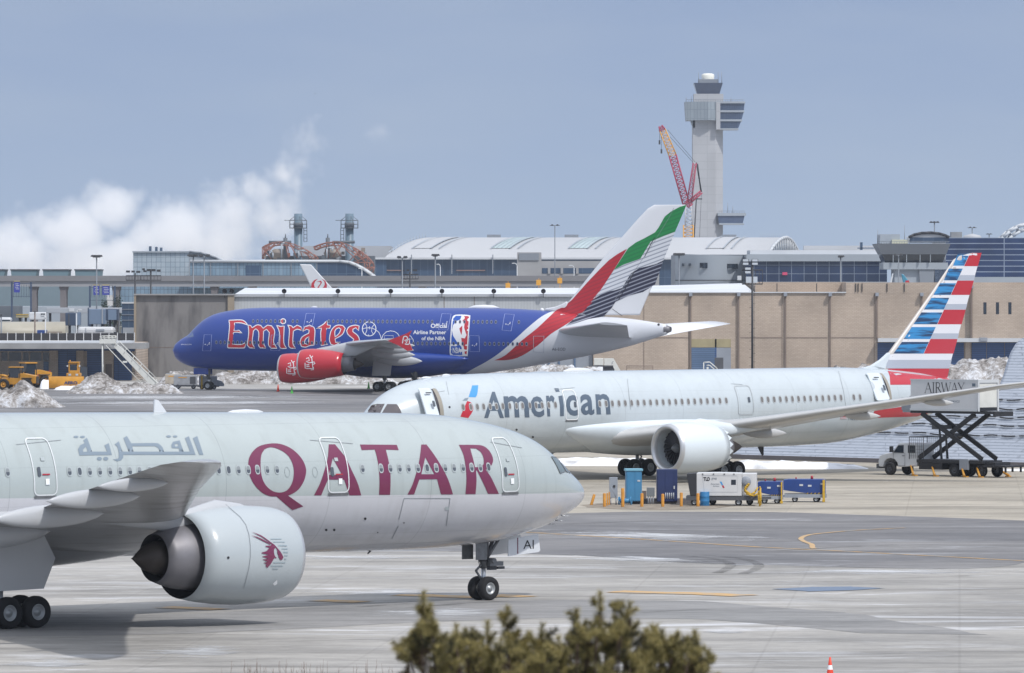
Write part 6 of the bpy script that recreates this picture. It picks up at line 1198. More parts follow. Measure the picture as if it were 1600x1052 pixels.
bp = N(t, 'ShaderNodeBump'); bp.inputs['Strength'].default_value = .8; bp.inputs['Distance'].default_value = .22; t.links.new(n1.outputs['Fac'], bp.inputs['Height']); t.links.new(bp.outputs[0], p.inputs['Normal'])
def pile(label, prof, Ybase, depth, seed, dirty=M_dsnow, rough=.45, name='snow_pile', res=.24):
    """prof: (px, py_top) outline of the crest as seen; base at distance Ybase"""
    Yc = Ybase+depth*.45; x0, x1 = XP(prof[0][0], Yc), XP(prof[-1][0], Yc); cx = (x0+x1)/2; nx = max(8, int((x1-x0)/res)); ny = max(6, int(depth/res)); rows = []
    for j in range(ny+1):
        v = j/ny; row = []
        for i in range(nx+1):
            x = x0+(x1-x0)*i/nx; px = 800+x/Yc*F; k = 0
            while k < len(prof)-2 and px > prof[k+1][0]: k += 1
            u = (px-prof[k][0])/(prof[k+1][0]-prof[k][0]); hh = max(0, ZP(prof[k][1]+(prof[k+1][1]-prof[k][1])*u, Yc))
            s = math.sin(math.pi*v)**.6 if 0 < v < 1 else 0; q = Vector((x*.55, v*depth*.55, seed))
            nz = noise.noise(q)*.9+noise.noise(q*2.1)*.7+noise.noise(q*4.3)*.38; z = hh*s*(1+nz*.22/max(1, hh*.6))+nz*rough*s*min(1, hh)*.8
            row.append(Vector((x-cx+noise.noise(q*1.7+Vector((9, 0, 0)))*.4*s, v*depth+noise.noise(q*1.3)*.9*(1 if 0 < v < 1 else .7), max(-.05, z)-.04)))
        rows.append(row)
    b = MB(); b.loft(rows, 0, True, closed=False); o = b.build(name, dirty); o.location = (cx, Ybase, 0); return tag(o, label, 'snow pile', 'ploughed snow piles')
pile('grey gritty snow pile in the left foreground of the loaders, cut by the frame', [(-60, 604), (-20, 606), (8, 607), (25, 602), (40, 598.5), (52, 601), (62, 609), (75, 619), (88, 629), (100, 637)], 768, 9, 1)
pile('tall snow heap between the yellow plough and the white airstairs', [(106, 612), (120, 604), (132, 594), (142, 588), (150, 584), (158, 583.5), (168, 588), (178, 594), (190, 601), (206, 611)], 880, 9, 2)
pile('low dirty snow heap at the foot of the white airstairs', [(104, 616), (120, 609), (140, 606), (160, 604), (190, 603), (215, 600), (240, 603), (262, 601), (276, 606), (287, 616)], 872, 6, 3)
pile('white snow heap behind the two ground power carts under the blue nose', [(246, 600), (256, 591), (268, 585), (284, 586), (293, 581), (302, 582), (316, 587), (332, 595), (345, 602)], 958, 10, 4)
pile('long high snow bank behind the blue airliner, from its nose gear to its main gear', [(318, 604), (330, 590), (342, 582), (352, 579.5), (366, 582), (380, 579), (400, 583), (420, 580), (445, 581), (470, 579), (500, 583), (530, 581), (560, 584), (585, 586), (610, 592), (625, 600)], 962, 12, 5)
pile('snow and rubble bank below the tail of the blue airliner', [(622, 598), (650, 588), (690, 585), (730, 583), (760, 580), (790, 576), (812, 573), (825, 570), (845, 573), (870, 571), (900, 575), (930, 574), (960, 580), (990, 592)], 985, 10, 6)
pile('broken snow and ice rubble in front of the brick warehouse, left of the striped tail', [(1290, 590), (1305, 574), (1320, 577), (1330, 575), (1342, 574), (1352, 571), (1362, 575), (1380, 577), (1400, 579), (1425, 590)], 900, 8, 7, rough=.4)
pile('high lumpy snow pile between the striped tail and the tarpaulin mound', [(1470, 580), (1482, 568), (1492, 569), (1505, 564), (1518, 563), (1535, 565), (1552, 562), (1568, 561.5), (1580, 565), (1600, 566), (1625, 590)], 815, 13, 8, rough=.42)
pile('thin white snow strip behind the white airliner main wheels', [(845, 724), (862, 717.5), (900, 716), (960, 715.5), (1010, 717), (1040, 722)], 512, 7, 9, M_snow, .12); pile('lumpy snow strip along the kerb of the tarpaulin mound', [(1132, 731), (1150, 720.5), (1175, 721.5), (1215, 718.5), (1240, 719.5), (1275, 722), (1300, 723), (1340, 727), (1362, 733)], 503, 4, 10, M_snow, .18)
pile('snow strip along the kerb at the right frame edge behind the catering truck', [(1545, 737), (1560, 732.5), (1590, 732), (1640, 733), (1680, 740)], 498, 4, 11, M_snow, .12); pile('flat bright snow patch beside the yellow plough blade', [(88, 606), (96, 603), (120, 603), (140, 607)], 905, 14, 12, M_snow, .05)
pile('bright snow block behind the rear yellow loader', [(63, 604), (66, 593), (78, 594), (81, 604)], 915, 3, 13, M_snow, .1)
# ------------------------------------------------------------------ tarpaulin-covered mound
M_tarp = bpy.data.materials.new('tarpaulin'); M_tarp.use_nodes = True; t = M_tarp.node_tree; p = t.nodes['Principled BSDF']; g_ = N(t, 'ShaderNodeTexCoord')
mp = N(t, 'ShaderNodeMapping'); mp.inputs['Scale'].default_value = (.10, 1, 2.4); t.links.new(g_.outputs['Object'], mp.inputs[0]); n1 = N(t, 'ShaderNodeTexNoise'); n1.inputs['Scale'].default_value = 1.7; n1.inputs['Detail'].default_value = 8; n1.inputs['Roughness'].default_value = .7; t.links.new(mp.outputs[0], n1.inputs[0])
cr = N(t, 'ShaderNodeValToRGB'); cr.color_ramp.elements[0].position = .30; cr.color_ramp.elements[0].color = lin('7d838c'); cr.color_ramp.elements[1].position = .46; cr.color_ramp.elements[1].color = lin('a9b0bb'); t.links.new(n1.outputs['Fac'], cr.inputs[0])
sp = N(t, 'ShaderNodeSeparateXYZ'); t.links.new(g_.outputs['Object'], sp.inputs[0]); cb = N(t, 'ShaderNodeCombineXYZ'); t.links.new(sp.outputs['X'], cb.inputs['X']); t.links.new(sp.outputs['Z'], cb.inputs['Y'])
bk = N(t, 'ShaderNodeTexBrick'); bk.inputs['Scale'].default_value = 1; bk.inputs['Brick Width'].default_value = 11; bk.inputs['Row Height'].default_value = .23; bk.inputs['Mortar Size'].default_value = .03; bk.inputs['Color1'].default_value = (1, 1, 1, 1); bk.inputs['Color2'].default_value = (.93, .94, .95, 1); bk.inputs['Mortar'].default_value = (.55, .57, .6, 1); t.links.new(cb.outputs[0], bk.inputs['Vector'])
mx = N(t, 'ShaderNodeMix', data_type='RGBA', blend_type='MULTIPLY'); mx.inputs['Factor'].default_value = 1; t.links.new(cr.outputs[0], mx.inputs['A']); t.links.new(bk.outputs['Color'], mx.inputs['B']); t.links.new(mx.outputs['Result'], p.inputs['Base Color']); p.inputs['Roughness'].default_value = .5
r = thing('tarpaulin_mound', 'large mound under pale blue-grey tarpaulin weighted with dark rows, behind the catering truck', 'covered mound', (80, 515, 0))
def vmax(px): return (.44+.03*noise.noise(Vector((px*.03, 3, 0)))+.48/(1+math.exp(-(px-1590)/11)))*min(1, max(.02, (px-1060)/70))
def mound(px, w_):
    b0 = G(px, 721+(px-1280)/320*9); wob = .16*noise.noise(Vector((px*.03, w_*9, 0)))
    return Vector((b0.x-80, b0.y-515+.7+w_*15+wob, .34+11*w_+wob*.5))
b = MB(); b.loft([[mound(1060+8*i, vmax(1060+8*i)*j/30) for i in range(125)] for j in range(31)]+[[mound(1060+8*i, vmax(1060+8*i))+Vector((0, 3, -.3)) for i in range(125)], [mound(1060+8*i, 0)+Vector((0, 42, -.5)) for i in range(125)]], 0, True, closed=False); b.build('tarpaulin', M_tarp, r)
for w_ in (.18, .25, .31, .37, .435):
    b = MB(); xs = [x for x in range(1150, 2060, 7) if vmax(x) > w_+.01]; P = [mound(x, w_+.004*math.sin(x*.11))+Vector((0, -.14, .09)) for x in xs]
    for i in range(len(P)-1): b.tube(P[i], P[i+1], .06 if i % 4 != 3 else .02, None, 5)
    b.build('weight_row', M_dpost, r)
b = MB(); P = [G(px, 721+(px-1280)/320*9)-Vector((80, 515, 0)) for px in range(1060, 2060, 20)]
for a, c in zip(P[:-1], P[1:]): b.add([a, c, c+Vector((0, 0, .36)), a+Vector((0, 0, .36)), a+Vector((0, .8, .36)), c+Vector((0, .8, .36))], [(0, 1, 2, 3), (3, 2, 5, 4)], 0, False)
b.build('kerb_wall', M_pier, r)
# ------------------------------------------------------------------ vehicles
M_cwt = mat('truck_white', 'c6c9cc', .35, coat=.3, var=.08, sc=1.5); M_cbx = mat('box_body_white', 'c4c6c9', .45, var=.08, sc=.8); M_cbd = mat('shutter_white', 'cfd0cb', .5, var=.1, sc=1.5); M_blk = mat('scissor_black', '24252a', .5, var=.3, sc=2); M_yo = mat('outrigger_yellow', 'c08a2c', .5, var=.2, sc=3); M_y = mat('machine_yellow', 'bf8722', .45, var=.2, sc=1.5); M_chr = mat('chassis_grey', '4b4d52', .6)
def wheel(b, x, y, r_, w_, tm=0, rm=1): wheel_mb(r_, w_, x, y, r_, 1, b, tm, rm)
def wheels(root, pts, r_, w_, name='wheel'):
    for x, y in pts: b = MB(); wheel(b, x, y, r_, w_); b.build(name, [M_tyre, M_rim], root)
def letters(word, x0, h, adv, w_, bar=.07, thin=.03):
    """upright roman capitals with thick and thin strokes: A I R W Y"""
    ps = []; x = x0
    def st(p, q_, t): ps.append(([p, q_], t))
    for c in word:
        w0 = adv[c]
        if c == 'A': st((x, 0), (x+w0/2, h), thin); st((x+w0/2, h), (x+w0, 0), bar); st((x+w0*.2, h*.36), (x+w0*.8, h*.36), thin); st((x-.06, 0), (x+.07, 0), thin); st((x+w0-.09, 0), (x+w0+.08, 0), thin)
        if c == 'I': st((x+w0/2, 0), (x+w0/2, h), bar); st((x+w0*.1, 0), (x+w0*.9, 0), thin); st((x+w0*.1, h), (x+w0*.9, h), thin)
        if c == 'R': st((x+.06, 0), (x+.06, h), bar); ps.append(([(x, h-.015), (x+w0*.5, h), (x+w0*.75, h*.9), (x+w0*.8, h*.75), (x+w0*.72, h*.58), (x+w0*.45, h*.5), (x+.05, h*.5)], (bar+thin)/2)); st((x+w0*.45, h*.5), (x+w0+.04, 0), bar); st((x-.03, 0), (x+.16, 0), thin)
        if c == 'W': st((x, h), (x+w0*.28, 0), bar); st((x+w0*.28, 0), (x+w0*.5, h), thin); st((x+w0*.5, h), (x+w0*.76, 0), bar); st((x+w0*.76, 0), (x+w0, h), thin); st((x-.08, h), (x+.1, h), thin); st((x+w0-.08, h), (x+w0+.08, h), thin)
        if c == 'Y': st((x, h), (x+w0/2, h*.45), bar); st((x+w0, h), (x+w0/2, h*.45), thin); st((x+w0/2, 0), (x+w0/2, h*.46), bar); st((x-.06, h), (x+.1, h), thin); st((x+w0-.08, h), (x+w0+.06, h), thin); st((x+w0/2-.08, 0), (x+w0/2+.08, 0), thin)
        x += w0+.09
    return ps
def stroke_obj(ps, fn, name, m, root, up):
    bm = bmesh.new()
    for P, w_ in ps:
        o = stroke_bm([P], w_); me = bpy.data.meshes.new('t'); o.to_mesh(me); o.free(); bm.from_mesh(me); bpy.data.meshes.remove(me)
    return skin(bm, fn, name, m, root, 0, 0, up)
# catering truck
TR = thing('catering_truck', 'white high-lift catering truck, its box raised on black scissor arms', 'truck', (29.5, 487.7, 0), math.atan2(.69, -.72))
b = MB()   # cab: side profile along local x (forward +)
prof = [(1.15, .62), (1.22, 1.0), (1.1, 1.45), (.55, 1.62), (-.15, 1.72), (-.75, 2.38), (-.95, 2.46), (-2.55, 2.46), (-2.62, 2.3), (-2.66, .75), (-.75, .62), (-.68, .95), (-.4, 1.2), (0, 1.3), (.4, 1.2), (.66, .95), (.72, .62)]
b.ext(prof, 'Y', -1.02, 1.02); b.build('cab', M_cwt, TR, .05)
for s in (-1, 1):
    b = MB(); b.ext([(-.32, 1.74), (-.8, 2.28), (-1.32, 2.3), (-1.32, 1.72)], 'Y', s*1.03-.01, s*1.03+.01); b.build('side_window', M_win, TR); b = MB(); b.ext([(-1.75, 1.72), (-1.75, 2.3), (-2.45, 2.3), (-2.45, 1.72)], 'Y', s*1.03-.01, s*1.03+.01); b.build('side_window', M_win, TR)
    b = MB(); b.path([(-.3, s*1.035, .75), (-.3, s*1.035, 1.7), (-1.45, s*1.035, 1.7), (-1.45, s*1.035, .75), (-.3, s*1.035, .75)], .012, 4); b.tube((-1.4, s*1.05, 1.5), (-1.2, s*1.05, 1.5), .03, .03, 5); b.build('cab_door', M_chr, TR)
    b = MB(); b.box(-.35, -.2, s*1.08, s*1.38, 1.75, 2.2); b.tube((-.3, s*1.0, 1.8), (-.3, s*1.2, 1.8), .03, .03, 5); b.build('mirror', M_blk, TR)
    b = MB(); b.box(1.16, 1.25, s*.62-.16, s*.62+.16, 1.0, 1.25); b.build('headlight', M_lampg, TR)
b = MB(); b.box(1.15, 1.38, -1.05, 1.05, .5, .85); b.build('bumper', M_chr, TR); b = MB(); b.box(1.17, 1.24, -.42, .42, .95, 1.35); b.build('grille', M_blk, TR)
b = MB(); b.add([(-.12, -.9, 1.76), (-.12, .9, 1.76), (-.72, .85, 2.36), (-.72, -.85, 2.36)], [(0, 1, 2, 3)]); 
for i in range(4): b.v[i] = (b.v[i][0]+.02, b.v[i][1], b.v[i][2]+.02)
b.build('windscreen', M_win, TR)
b = MB(); b.box(-9.6, .6, -.45, -.25, .72, 1.0); b.box(-9.6, .6, .25, .45, .72, 1.0); b.box(-9.2, -2.7, -1.15, 1.15, 1.02, 1.25); b.box(-5.2, -2.9, -1.1, 1.1, .5, 1.0); b.build('chassis', M_blk, TR)
b = MB(); b.box(-11.3, -9.2, -1.1, 1.1, .78, .92); b.box(-10.2, -9.2, -.9, .9, .92, 1.15); [b.box(x-.06, x+.06, s*.9-.06, s*.9+.06, .4, .78) for x in (-10.4, -11.2) for s in (-1, 1)]; b.build('rear_step', M_blk, TR)
_rim = M_rim; M_rim = mat('dark_rim', '3a3b3f', .5); wheels(TR, [(0, 1.0), (0, -1.0)], .5, .34); wheels(TR, [(-6.3, .92), (-6.3, -.92), (-6.3, .55), (-6.3, -.55)], .5, .3); wheels(TR, [(-8.9, .92), (-8.9, -.92)], .5, .3); M_rim = _rim
b = MB(); b.box(-7.8, -6.95, 1.0, 1.2, .55, 1.35); b.build('tool_locker', M_lgdoor, TR)
b = MB()   # headboard cage behind the cab
for x in (-1.9, -3.3):
    for s in (-1, 1): b.tube((x, s*1.05, 1.25), (x, s*1.05, 2.95), .035, .035, 5)
    b.tube((x, -1.05, 2.95), (x, 1.05, 2.95), .035, .035, 5)
for s in (-1, 1):
    b.tube((-1.9, s*1.05, 2.95), (-3.3, s*1.05, 2.95), .035, .035, 5)
    for k in range(7): b.tube((-1.9-k*.2, s*1.05, 1.3), (-1.9-k*.2, s*1.05, 2.95), .012, .012, 4)
    for k in range(6): b.tube((-1.9, s*1.05, 1.5+k*.25), (-3.3, s*1.05, 1.5+k*.25), .012, .012, 4)
b.build('guard_cage', M_chr, TR)
for s in (-.85, .85):
    for n_, p0, p1 in (('scissor_arm', (-2.7, 1.35), (-8.2, 4.75)), ('scissor_arm', (-8.9, 1.35), (-3.1, 4.75))):
        b = MB(); a, c = Vector((p0[0], s, p0[1])), Vector((p1[0], s+(.16 if p0[0] < -5 else -.0), p1[1])); d = (c-a).normalized(); nn = Vector((-d.z, 0, d.x))*.17
        v = [a+nn, a-nn, c-nn, c+nn]; v = [q_+Vector((0, -.07, 0)) for q_ in v]+[q_+Vector((0, .07, 0)) for q_ in v]; b.add(v, [(0, 1, 2, 3), (7, 6, 5, 4), (0, 4, 5, 1), (1, 5, 6, 2), (2, 6, 7, 3), (3, 7, 4, 0)]); b.build(n_, M_blk, TR)
b = MB(); b.tube((-5.6, -.95, 3.05), (-5.6, .95, 3.05), .12, .12, 10); b.tube((-4.2, -.85, 3.7), (-4.2, .85, 3.7), .09, .09, 8); b.box(-4.7, -4.0, -.9, .9, 3.55, 3.85); b.tube((-4.5, .35, 1.3), (-4.3, .35, 3.6), .1, .08, 8); b.tube((-4.5, -.35, 1.3), (-4.3, -.35, 3.6), .1, .08, 8); b.build('lift_cylinders', M_chr, TR)
b = MB(); b.box(-8.75, -2.15, -1.2, 1.2, 4.98, 7.3); BX = b.build('box_body', M_cbx, TR, .03)
b = MB(); b.box(-10.2, -2.1, -1.15, 1.15, 4.76, 4.94); b.box(-10.3, -10.15, -1.1, 1.1, 4.6, 4.94); b.build('platform', M_blk, TR)
for (x0, x1, y0, y1, z0, z1) in ((-8.82, -8.72, -1.23, -1.05, 4.95, 7.34), (-8.82, -8.72, 1.05, 1.23, 4.95, 7.34), (-8.82, -8.72, -1.05, 1.05, 7.1, 7.34), (-8.8, -2.1, 1.18, 1.225, 7.24, 7.34), (-8.8, -2.1, 1.18, 1.23, 4.95, 5.12)): b = MB(); b.box(x0, x1, y0, y1, z0, z1); b.build('box_trim', M_wtrim, TR)
b = MB(); b.box(-8.79, -8.76, -1.0, 1.0, 5.25, 7.0); b.build('rear_shutter', M_cbd, TR); b = MB(); b.box(-8.8, -8.76, -1.0, 1.0, 4.98, 5.24); b.build('rear_opening', M_blk, TR)
b = MB(); b.box(-2.15, -1.2, -1.0, 1.0, 4.8, 4.95); b.box(-2.15, -1.1, -1.02, -.98, 4.95, 5.9); b.box(-2.15, -1.1, .98, 1.02, 4.95, 5.9); b.build('front_bridge', M_lgdoor, TR)
fn = lambda u, v: Vector((-(u+2.15), 1.2+.012, 4.98+v)); adv = dict(A=.60, I=.26, R=.5, W=.86, Y=.55)
stroke_obj(letters('AIRWAY', 1.45, .78, adv, 0, .085, .03), lambda u, v: fn(u, v+1.33), 'lettering', M_blk, TR, Vector((0, 1, 0)))
skin(text_bm('CATERING SERVICE', (2.65, 4.85, .62, .78)), fn, 'lettering', M_gryl, TR, 0, 0, Vector((0, 1, 0)))
skin(poly_bm([[(6.05, 1.85), (6.38, 1.85), (6.38, 2.08), (6.05, 2.08)]]), fn, 'flag', M_gryl, TR, 0, 0, Vector((0, 1, 0)))
stroke_obj([([(p[0]*.42, p[1]*.36) for p in P], w_*.45) for P, w_ in letters('AIRWAY', 0, .8, adv, 0, .07, .03)], lambda u, v: Vector((-8.805, .75-u, 6.55+v)), 'lettering', M_gryl, TR, Vector((-1, 0, 0)))
for x, s in ((-2.9, 1), (-5.2, -1), (-7.9, 1), (-9.4, -1), (-9.4, 1), (-5.0, 1)):
    b = MB(); b.tube((x+.9, s*1.0, .75), (x, s*1.75, .08), .06, .1, 6); b.box(x-.18, x+.18, s*1.6-.15, s*1.6+.15, .0, .09); b.build('outrigger', M_yo, TR)
# ground power units near the taxiway
M_bx = mat('unit_white', 'c9cacb', .4, var=.08, sc=2); M_unb = mat('unit_blue', '22407f', .4, var=.15, sc=2); M_hz = mat('hose_yellow', 'c9a22c', .6, var=.3, sc=4); M_lb = mat('cabinet_light_blue', '3f7fa8', .5, var=.15, sc=1.2); M_nb = mat('cabinet_navy', '26345f', .5, var=.2, sc=1); M_gb = mat('cabinet_grey', '8e959e', .5, var=.1, sc=2); M_boll = mat('bollard_yellow', 'c68a30', .6, col2='a5702c', sc=2.5, ramp=(.4, .7)); M_gravel = mat('gravel', '8f8577', .95, col2='6d6459', sc=1.2, bump=.8, ramp=(.4, .65))
Yg = 417; k = Yg/F
def lx(a): return (a-1130)*k
GP = thing('ground_power_unit', 'white ground power trailer with black slanted front and yellow hoses', 'power unit', (XP(1130, Yg), Yg+1.3, 0), R(-4))
zz = lambda y: (791-y)*k
b = MB(); b.ext([(lx(1090.5), zz(775.5)), (lx(1090.5)-.0, zz(739.8)), (lx(1123), zz(739.3)), (lx(1161), zz(740)), (lx(1161), zz(775.5))], 'Y', -1.25, 1.0); b.build('housing', M_bx, GP, .03)
b = MB(); b.ext([(lx(1080.5), zz(775.6)), (lx(1074.8), zz(741)), (lx(1090.4), zz(740)), (lx(1096), zz(775.6))], 'Y', -1.2, .95); b.build('radiator_cowl', M_dpost, GP, .04)
b = MB(); b.box(lx(1161.5), lx(1183.5), -1.1, 1.0, zz(775.5), zz(740.5)); b.build('control_end', M_bx, GP, .03)
b = MB(); b.box(lx(1074), lx(1186), -1.2, 1.0, zz(782.5), zz(775.7)); b.box(lx(1186), lx(1206), -.1, .1, zz(781), zz(777.5)); b.build('chassis', M_chr, GP)
wheels(GP, [(lx(1087), -1.05), (lx(1114), .9), (lx(1156), -1.05), (lx(1172), .9)], .235, .2)
fn = lambda u, v: Vector((lx(u), -1.26, zz(v)))
def gtext(s_, x0, x1, y0, y1, m, bold=0):
    bm = text_bm(s_, (x0, x1, -y1, -y0), bold)
    for v in bm.verts: v.co.y = -v.co.y
    skin(bm, fn, 'lettering', m, GP, 0, 0, Vector((0, -1, 0)))
gtext('TLD', 1101, 1111.5, 746, 752, M_blk, .05); gtext('group', 1114, 1122, 747, 751, M_gryl); gtext('American', 1112.5, 1126, 755.5, 757.8, M_gryl); gtext('Airlines', 1116, 1126, 759, 761, M_gryl)
skin(poly_bm([[(1126.5, 753), (1129.5, 753), (1132, 758), (1130, 759)]]), fn, 'emblem', M_aab, GP, 0, 0, Vector((0, -1, 0))); skin(poly_bm([[(1130.2, 759.3), (1132.3, 758.5), (1134.5, 762.8), (1131.8, 763)]]), fn, 'emblem', M_aar, GP, 0, 0, Vector((0, -1, 0)))
skin(poly_bm([[(1144.5, 750), (1152, 750), (1152, 758), (1144.5, 758)]]), fn, 'air_grille', M_win, GP, 0, 0, Vector((0, -1, 0))); skin(stroke_bm([[(1099.5, 743.5), (1154, 744), (1154.3, 769.5), (1102.5, 769.5), (1099.5, 743.5)]], .4), fn, 'panel_seam', M_lgdoor, GP, 0, 0, Vector((0, -1, 0)))
b = MB(); b.rev([(-.12, .02), (-.14, .3), (0, .34)], (lx(1167.5), -1.1, zz(753)), 'Y', 18); b.build('hose_reel', M_lgdoor, GP)
b = MB()
for j in range(4): a0 = random.uniform(0, 2); P = [(lx(1170)+.25*math.cos(a0+i*.7)*(.5+i*.06), -1.22-.03*j, zz(756)-i*.10) for i in range(9)]; b.path(P, .05, 6)
b.path([(lx(1170), -1.25, zz(770)), (lx(1176), -1.35, zz(773)), (lx(1182), -1.3, zz(769)), (lx(1186), -1.2, zz(762))], .06, 6); b.path([(lx(1168), -1.3, zz(772)), (lx(1180), -1.4, zz(775)), (lx(1188), -1.3, zz(771))], .06, 6); b.build('hose', M_hz, GP)
b = MB()
for x, y in ((1100, 740), (1117, 739.6), (1134, 739.6), (1149, 739.6)): b.box(lx(x)-.04, lx(x)+.04, -1.29, -1.2, zz(742), zz(740.4))
b.build('latch', M_dpost, GP)
def blue_unit(label, x0, x1, yt, yb, Y, lens):
    kk = Y/F; L = (x1-x0)*kk; H0 = (yb-yt)*kk; r = thing('ground_air_cart', label, 'service cart', (XP((x0+x1)/2, Y), Y+.9, 0), R(-3), 'blue ground service carts'); h = L/2
    b = MB(); b.ext([(-h, .62*H0*.85), (-h, H0*.96), (-h*.75, H0), (h*.92, H0), (h, H0*.95), (h, .38*H0), (h*.2, .38*H0)], 'Y', -.8, .8); b.build('housing', M_unb, r, .03)
    b = MB(); b.box(-h*.95, h*1.05, -.82, .82, .2*H0, .36*H0); b.box(-h*1.3, -h*.95, -.06, .06, .22*H0, .3*H0); b.build('chassis', M_gb, r); wheels(r, [(-h*.45, -.7), (h*.55, -.7), (h*.62, .7), (-h*.45, .7)], .2, .15)
    b = MB(); n = 10
    for i in range(n): x = h*.1+h*.9*i/n; b.add([(x, -.83, .36*H0), (x+h*.045, -.83, .36*H0), (x+h*.09, -.83, .42*H0), (x+h*.045, -.83, .42*H0)], [(0, 1, 2, 3)], i % 2)
    b.build('hazard_stripe', [M_hz, M_dpost], r)
    b = MB(); b.box(h*.86, h*.97, -1.0, -.85, .02, H0*.98); b.tube((h*.91, -1.02, .12), (h*.91, -.84, .12), .1, .1, 10); b.build('tow_bar', M_hz, r)
    for q_ in lens: b = MB(); b.box(q_[0]*h-.12, q_[0]*h+.12, -.83, -.81, q_[1]*H0-.06, q_[1]*H0+.06); b.build('sign_plate', M_wtrim, r)
    b = MB(); b.tube((h*.35, 0, H0), (h*.35, 0, H0+.22), .1, .08, 8); b.tube((-h*.4, 0, H0), (-h*.4, 0, H0+.12), .05, .05, 8); b.build('beacon', M_red, r); return r
blue_unit('smaller blue service cart directly behind the white power trailer', 1185, 1224, 751, 786, 421, [(-.1, .72), (.7, .8)]); blue_unit('longer blue service cart at the far right of the trailer row', 1225, 1291, 748.5, 784.5, 424, [(-.15, .75), (.25, .72), (.85, .8)])
b = MB(); 
P_ = thing('hose_post', 'yellow hose stand between the white power trailer and the smaller blue cart', 'hose stand', (XP(1187, 416), 416, 0)); b.path([(0, 0, 0), (.05, 0, 1.2), (-.02, 0, 1.28)], .06, 6); b.build('post', M_hz, P_); b = MB()
for i in range(5): b.path([(.1*math.cos(j*.8+i), .08*math.sin(j), .9-.1*j+.03*i) for j in range(9)], .035, 5)
b.build('coiled_hose', M_hz, P_)
# island with cabinets and bollards
pts = [(905, 789.5), (940, 786.5), (1010, 785), (1080, 785), (1130, 788), (1150, 791), (1110, 796), (1030, 797.5), (960, 796), (915, 793)]
sheet('gravel_strip', pts, M_gravel, 4, .4, 91, 'stuff', 8)
b = MB(); b.box(-2.0, 2.0, -.5, .5, 0, .36); o = b.build('concrete_plinth', M_pier); o.location = (XP(1033, 420), 421.2, 0); tag(o, 'low grey concrete plinth under the navy cabinet', 'plinth')
def bollard(x, yt, yb, label, tilt=0, wd=4.2):
    Y = F*H/(yb-YH); k = Y/F; o = MB(); h = (yb-yt)*k; r0 = wd*k/2; o.rev([(0, r0), (h-.04, r0), (h, r0*.8), (h+.01, .01)], (0, 0, 0), 'Z', 16); ob = o.build('bollard', M_boll); ob.location = (XP(x, Y), Y, -.02); ob.rotation_euler = (0, R(tilt), 0); tag(ob, label, 'bollard', 'yellow bollards around the cabinets')
bollard(923.5, 771.5, 789.5, 'leaning yellow bollard, leftmost of the row', 17, 4.4); bollard(944.5, 770.5, 792.3, 'thick yellow bollard just left of the grey cabinet, in front of two thinner ones', 0, 5); bollard(949, 770, 790.5, 'thin yellow bollard, middle of the three beside the grey cabinet', 0, 2.6); bollard(952, 768.5, 789.5, 'thin yellow bollard touching the grey cabinet leg', 0, 2.4)
bollard(973, 762.5, 792.5, 'tallest yellow bollard, standing in the blue cable reel', 0, 5.2); bollard(977.3, 768.5, 785, 'thin yellow bollard in front of the light blue cabinet, left corner', 0, 2.4); bollard(1003, 770.5, 792.3, 'yellow bollard at the right foot of the light blue cabinet', 0, 5); bollard(1035.5, 771.5, 792.3, 'yellow bollard in front of the navy cabinet', 0, 5)
bollard(1064.5, 769.5, 791.8, 'yellow bollard at the right foot of the navy cabinet', 0, 4.8); bollard(1090.5, 770.5, 791.8, 'brownish yellow bollard touching the blue barrel', 0, 5); bollard(995, 769.5, 783.5, 'brown thin post in front of the light blue cabinet', 0, 2)
def cab(name, label, x0, x1, yt, yb, Y, d, m, m2=None, legs=0, cap=None, split=None, rz=0):
    k = Y/F; w_ = (x1-x0)*k/2; r = thing(name, label, 'cabinet', (XP((x0+x1)/2, Y), Y, 0), R(rz)); z0, z1 = ZP(yb, Y), ZP(yt, Y); b = MB(); b.box(-w_, w_, 0, d, z0, z1); b.build('housing', m, r, .02)
    if legs: b = MB(); [b.tube((x, y, 0), (x, y, z0), .04, .04, 6) for x in [(-w_+.1)+(2*w_-.2)*i/(legs-1) for i in range(legs)] for y in (.08, d-.08)]; b.build('legs', M_gb, r)
    if cap: b = MB(); b.box(-w_-.07, w_+.07, -.07, d+.07, z1-.02, z1+cap); b.build('cap', m2 or m, r, .03)
    for s in split or []: b = MB(); b.box(-w_+2*w_*s[0], -w_+2*w_*s[1], -.02, 0, z0+.05, z1-.05); b.build('door_panel', s[2], r, .008)
    return r
r = cab('junction_cabinet', 'light grey upright electrical cabinet on thin legs', 952, 965, 746, 778, 419, .35, M_gb, None, 2); b = MB(); b.box(-.02, .12, -.05, 0, 1.15, 1.3); b.build('handle', M_dpost, r)
r = cab('transformer_cabinet', 'tall light blue cabinet with an overhanging cap', 978.5, 1003, 736, 783.5, 420, .9, M_lb, mat('cap_blue', '6fa3b8', .5), 0, .14, [(.06, .5, M_lb), (.56, .94, M_lb)], 4); b = MB(); b.box(.22, .4, -.05, -.02, 1.5, 1.6); b.build('sign_plate', M_wtrim, r)
r = cab('switch_cabinet', 'tall navy blue cabinet with ribbed double doors', 1026.5, 1058.5, 733.5, 784, 420.5, .9, M_nb, None, 0, 0, [(.03, .37, M_nb), (.4, .78, M_nb), (.82, .97, M_nb)], 2); b = MB(); b.box(.42, .5, -.05, -.02, 1.0, 1.2); b.build('sign_plate', M_wtrim, r)
b = MB()
for i in range(5): b.tube((-.1+.13*i, -.04, .35), (-.1+.13*i, -.04, .75), .03, .03, 6)
b.build('conduit', M_wtrim, r)
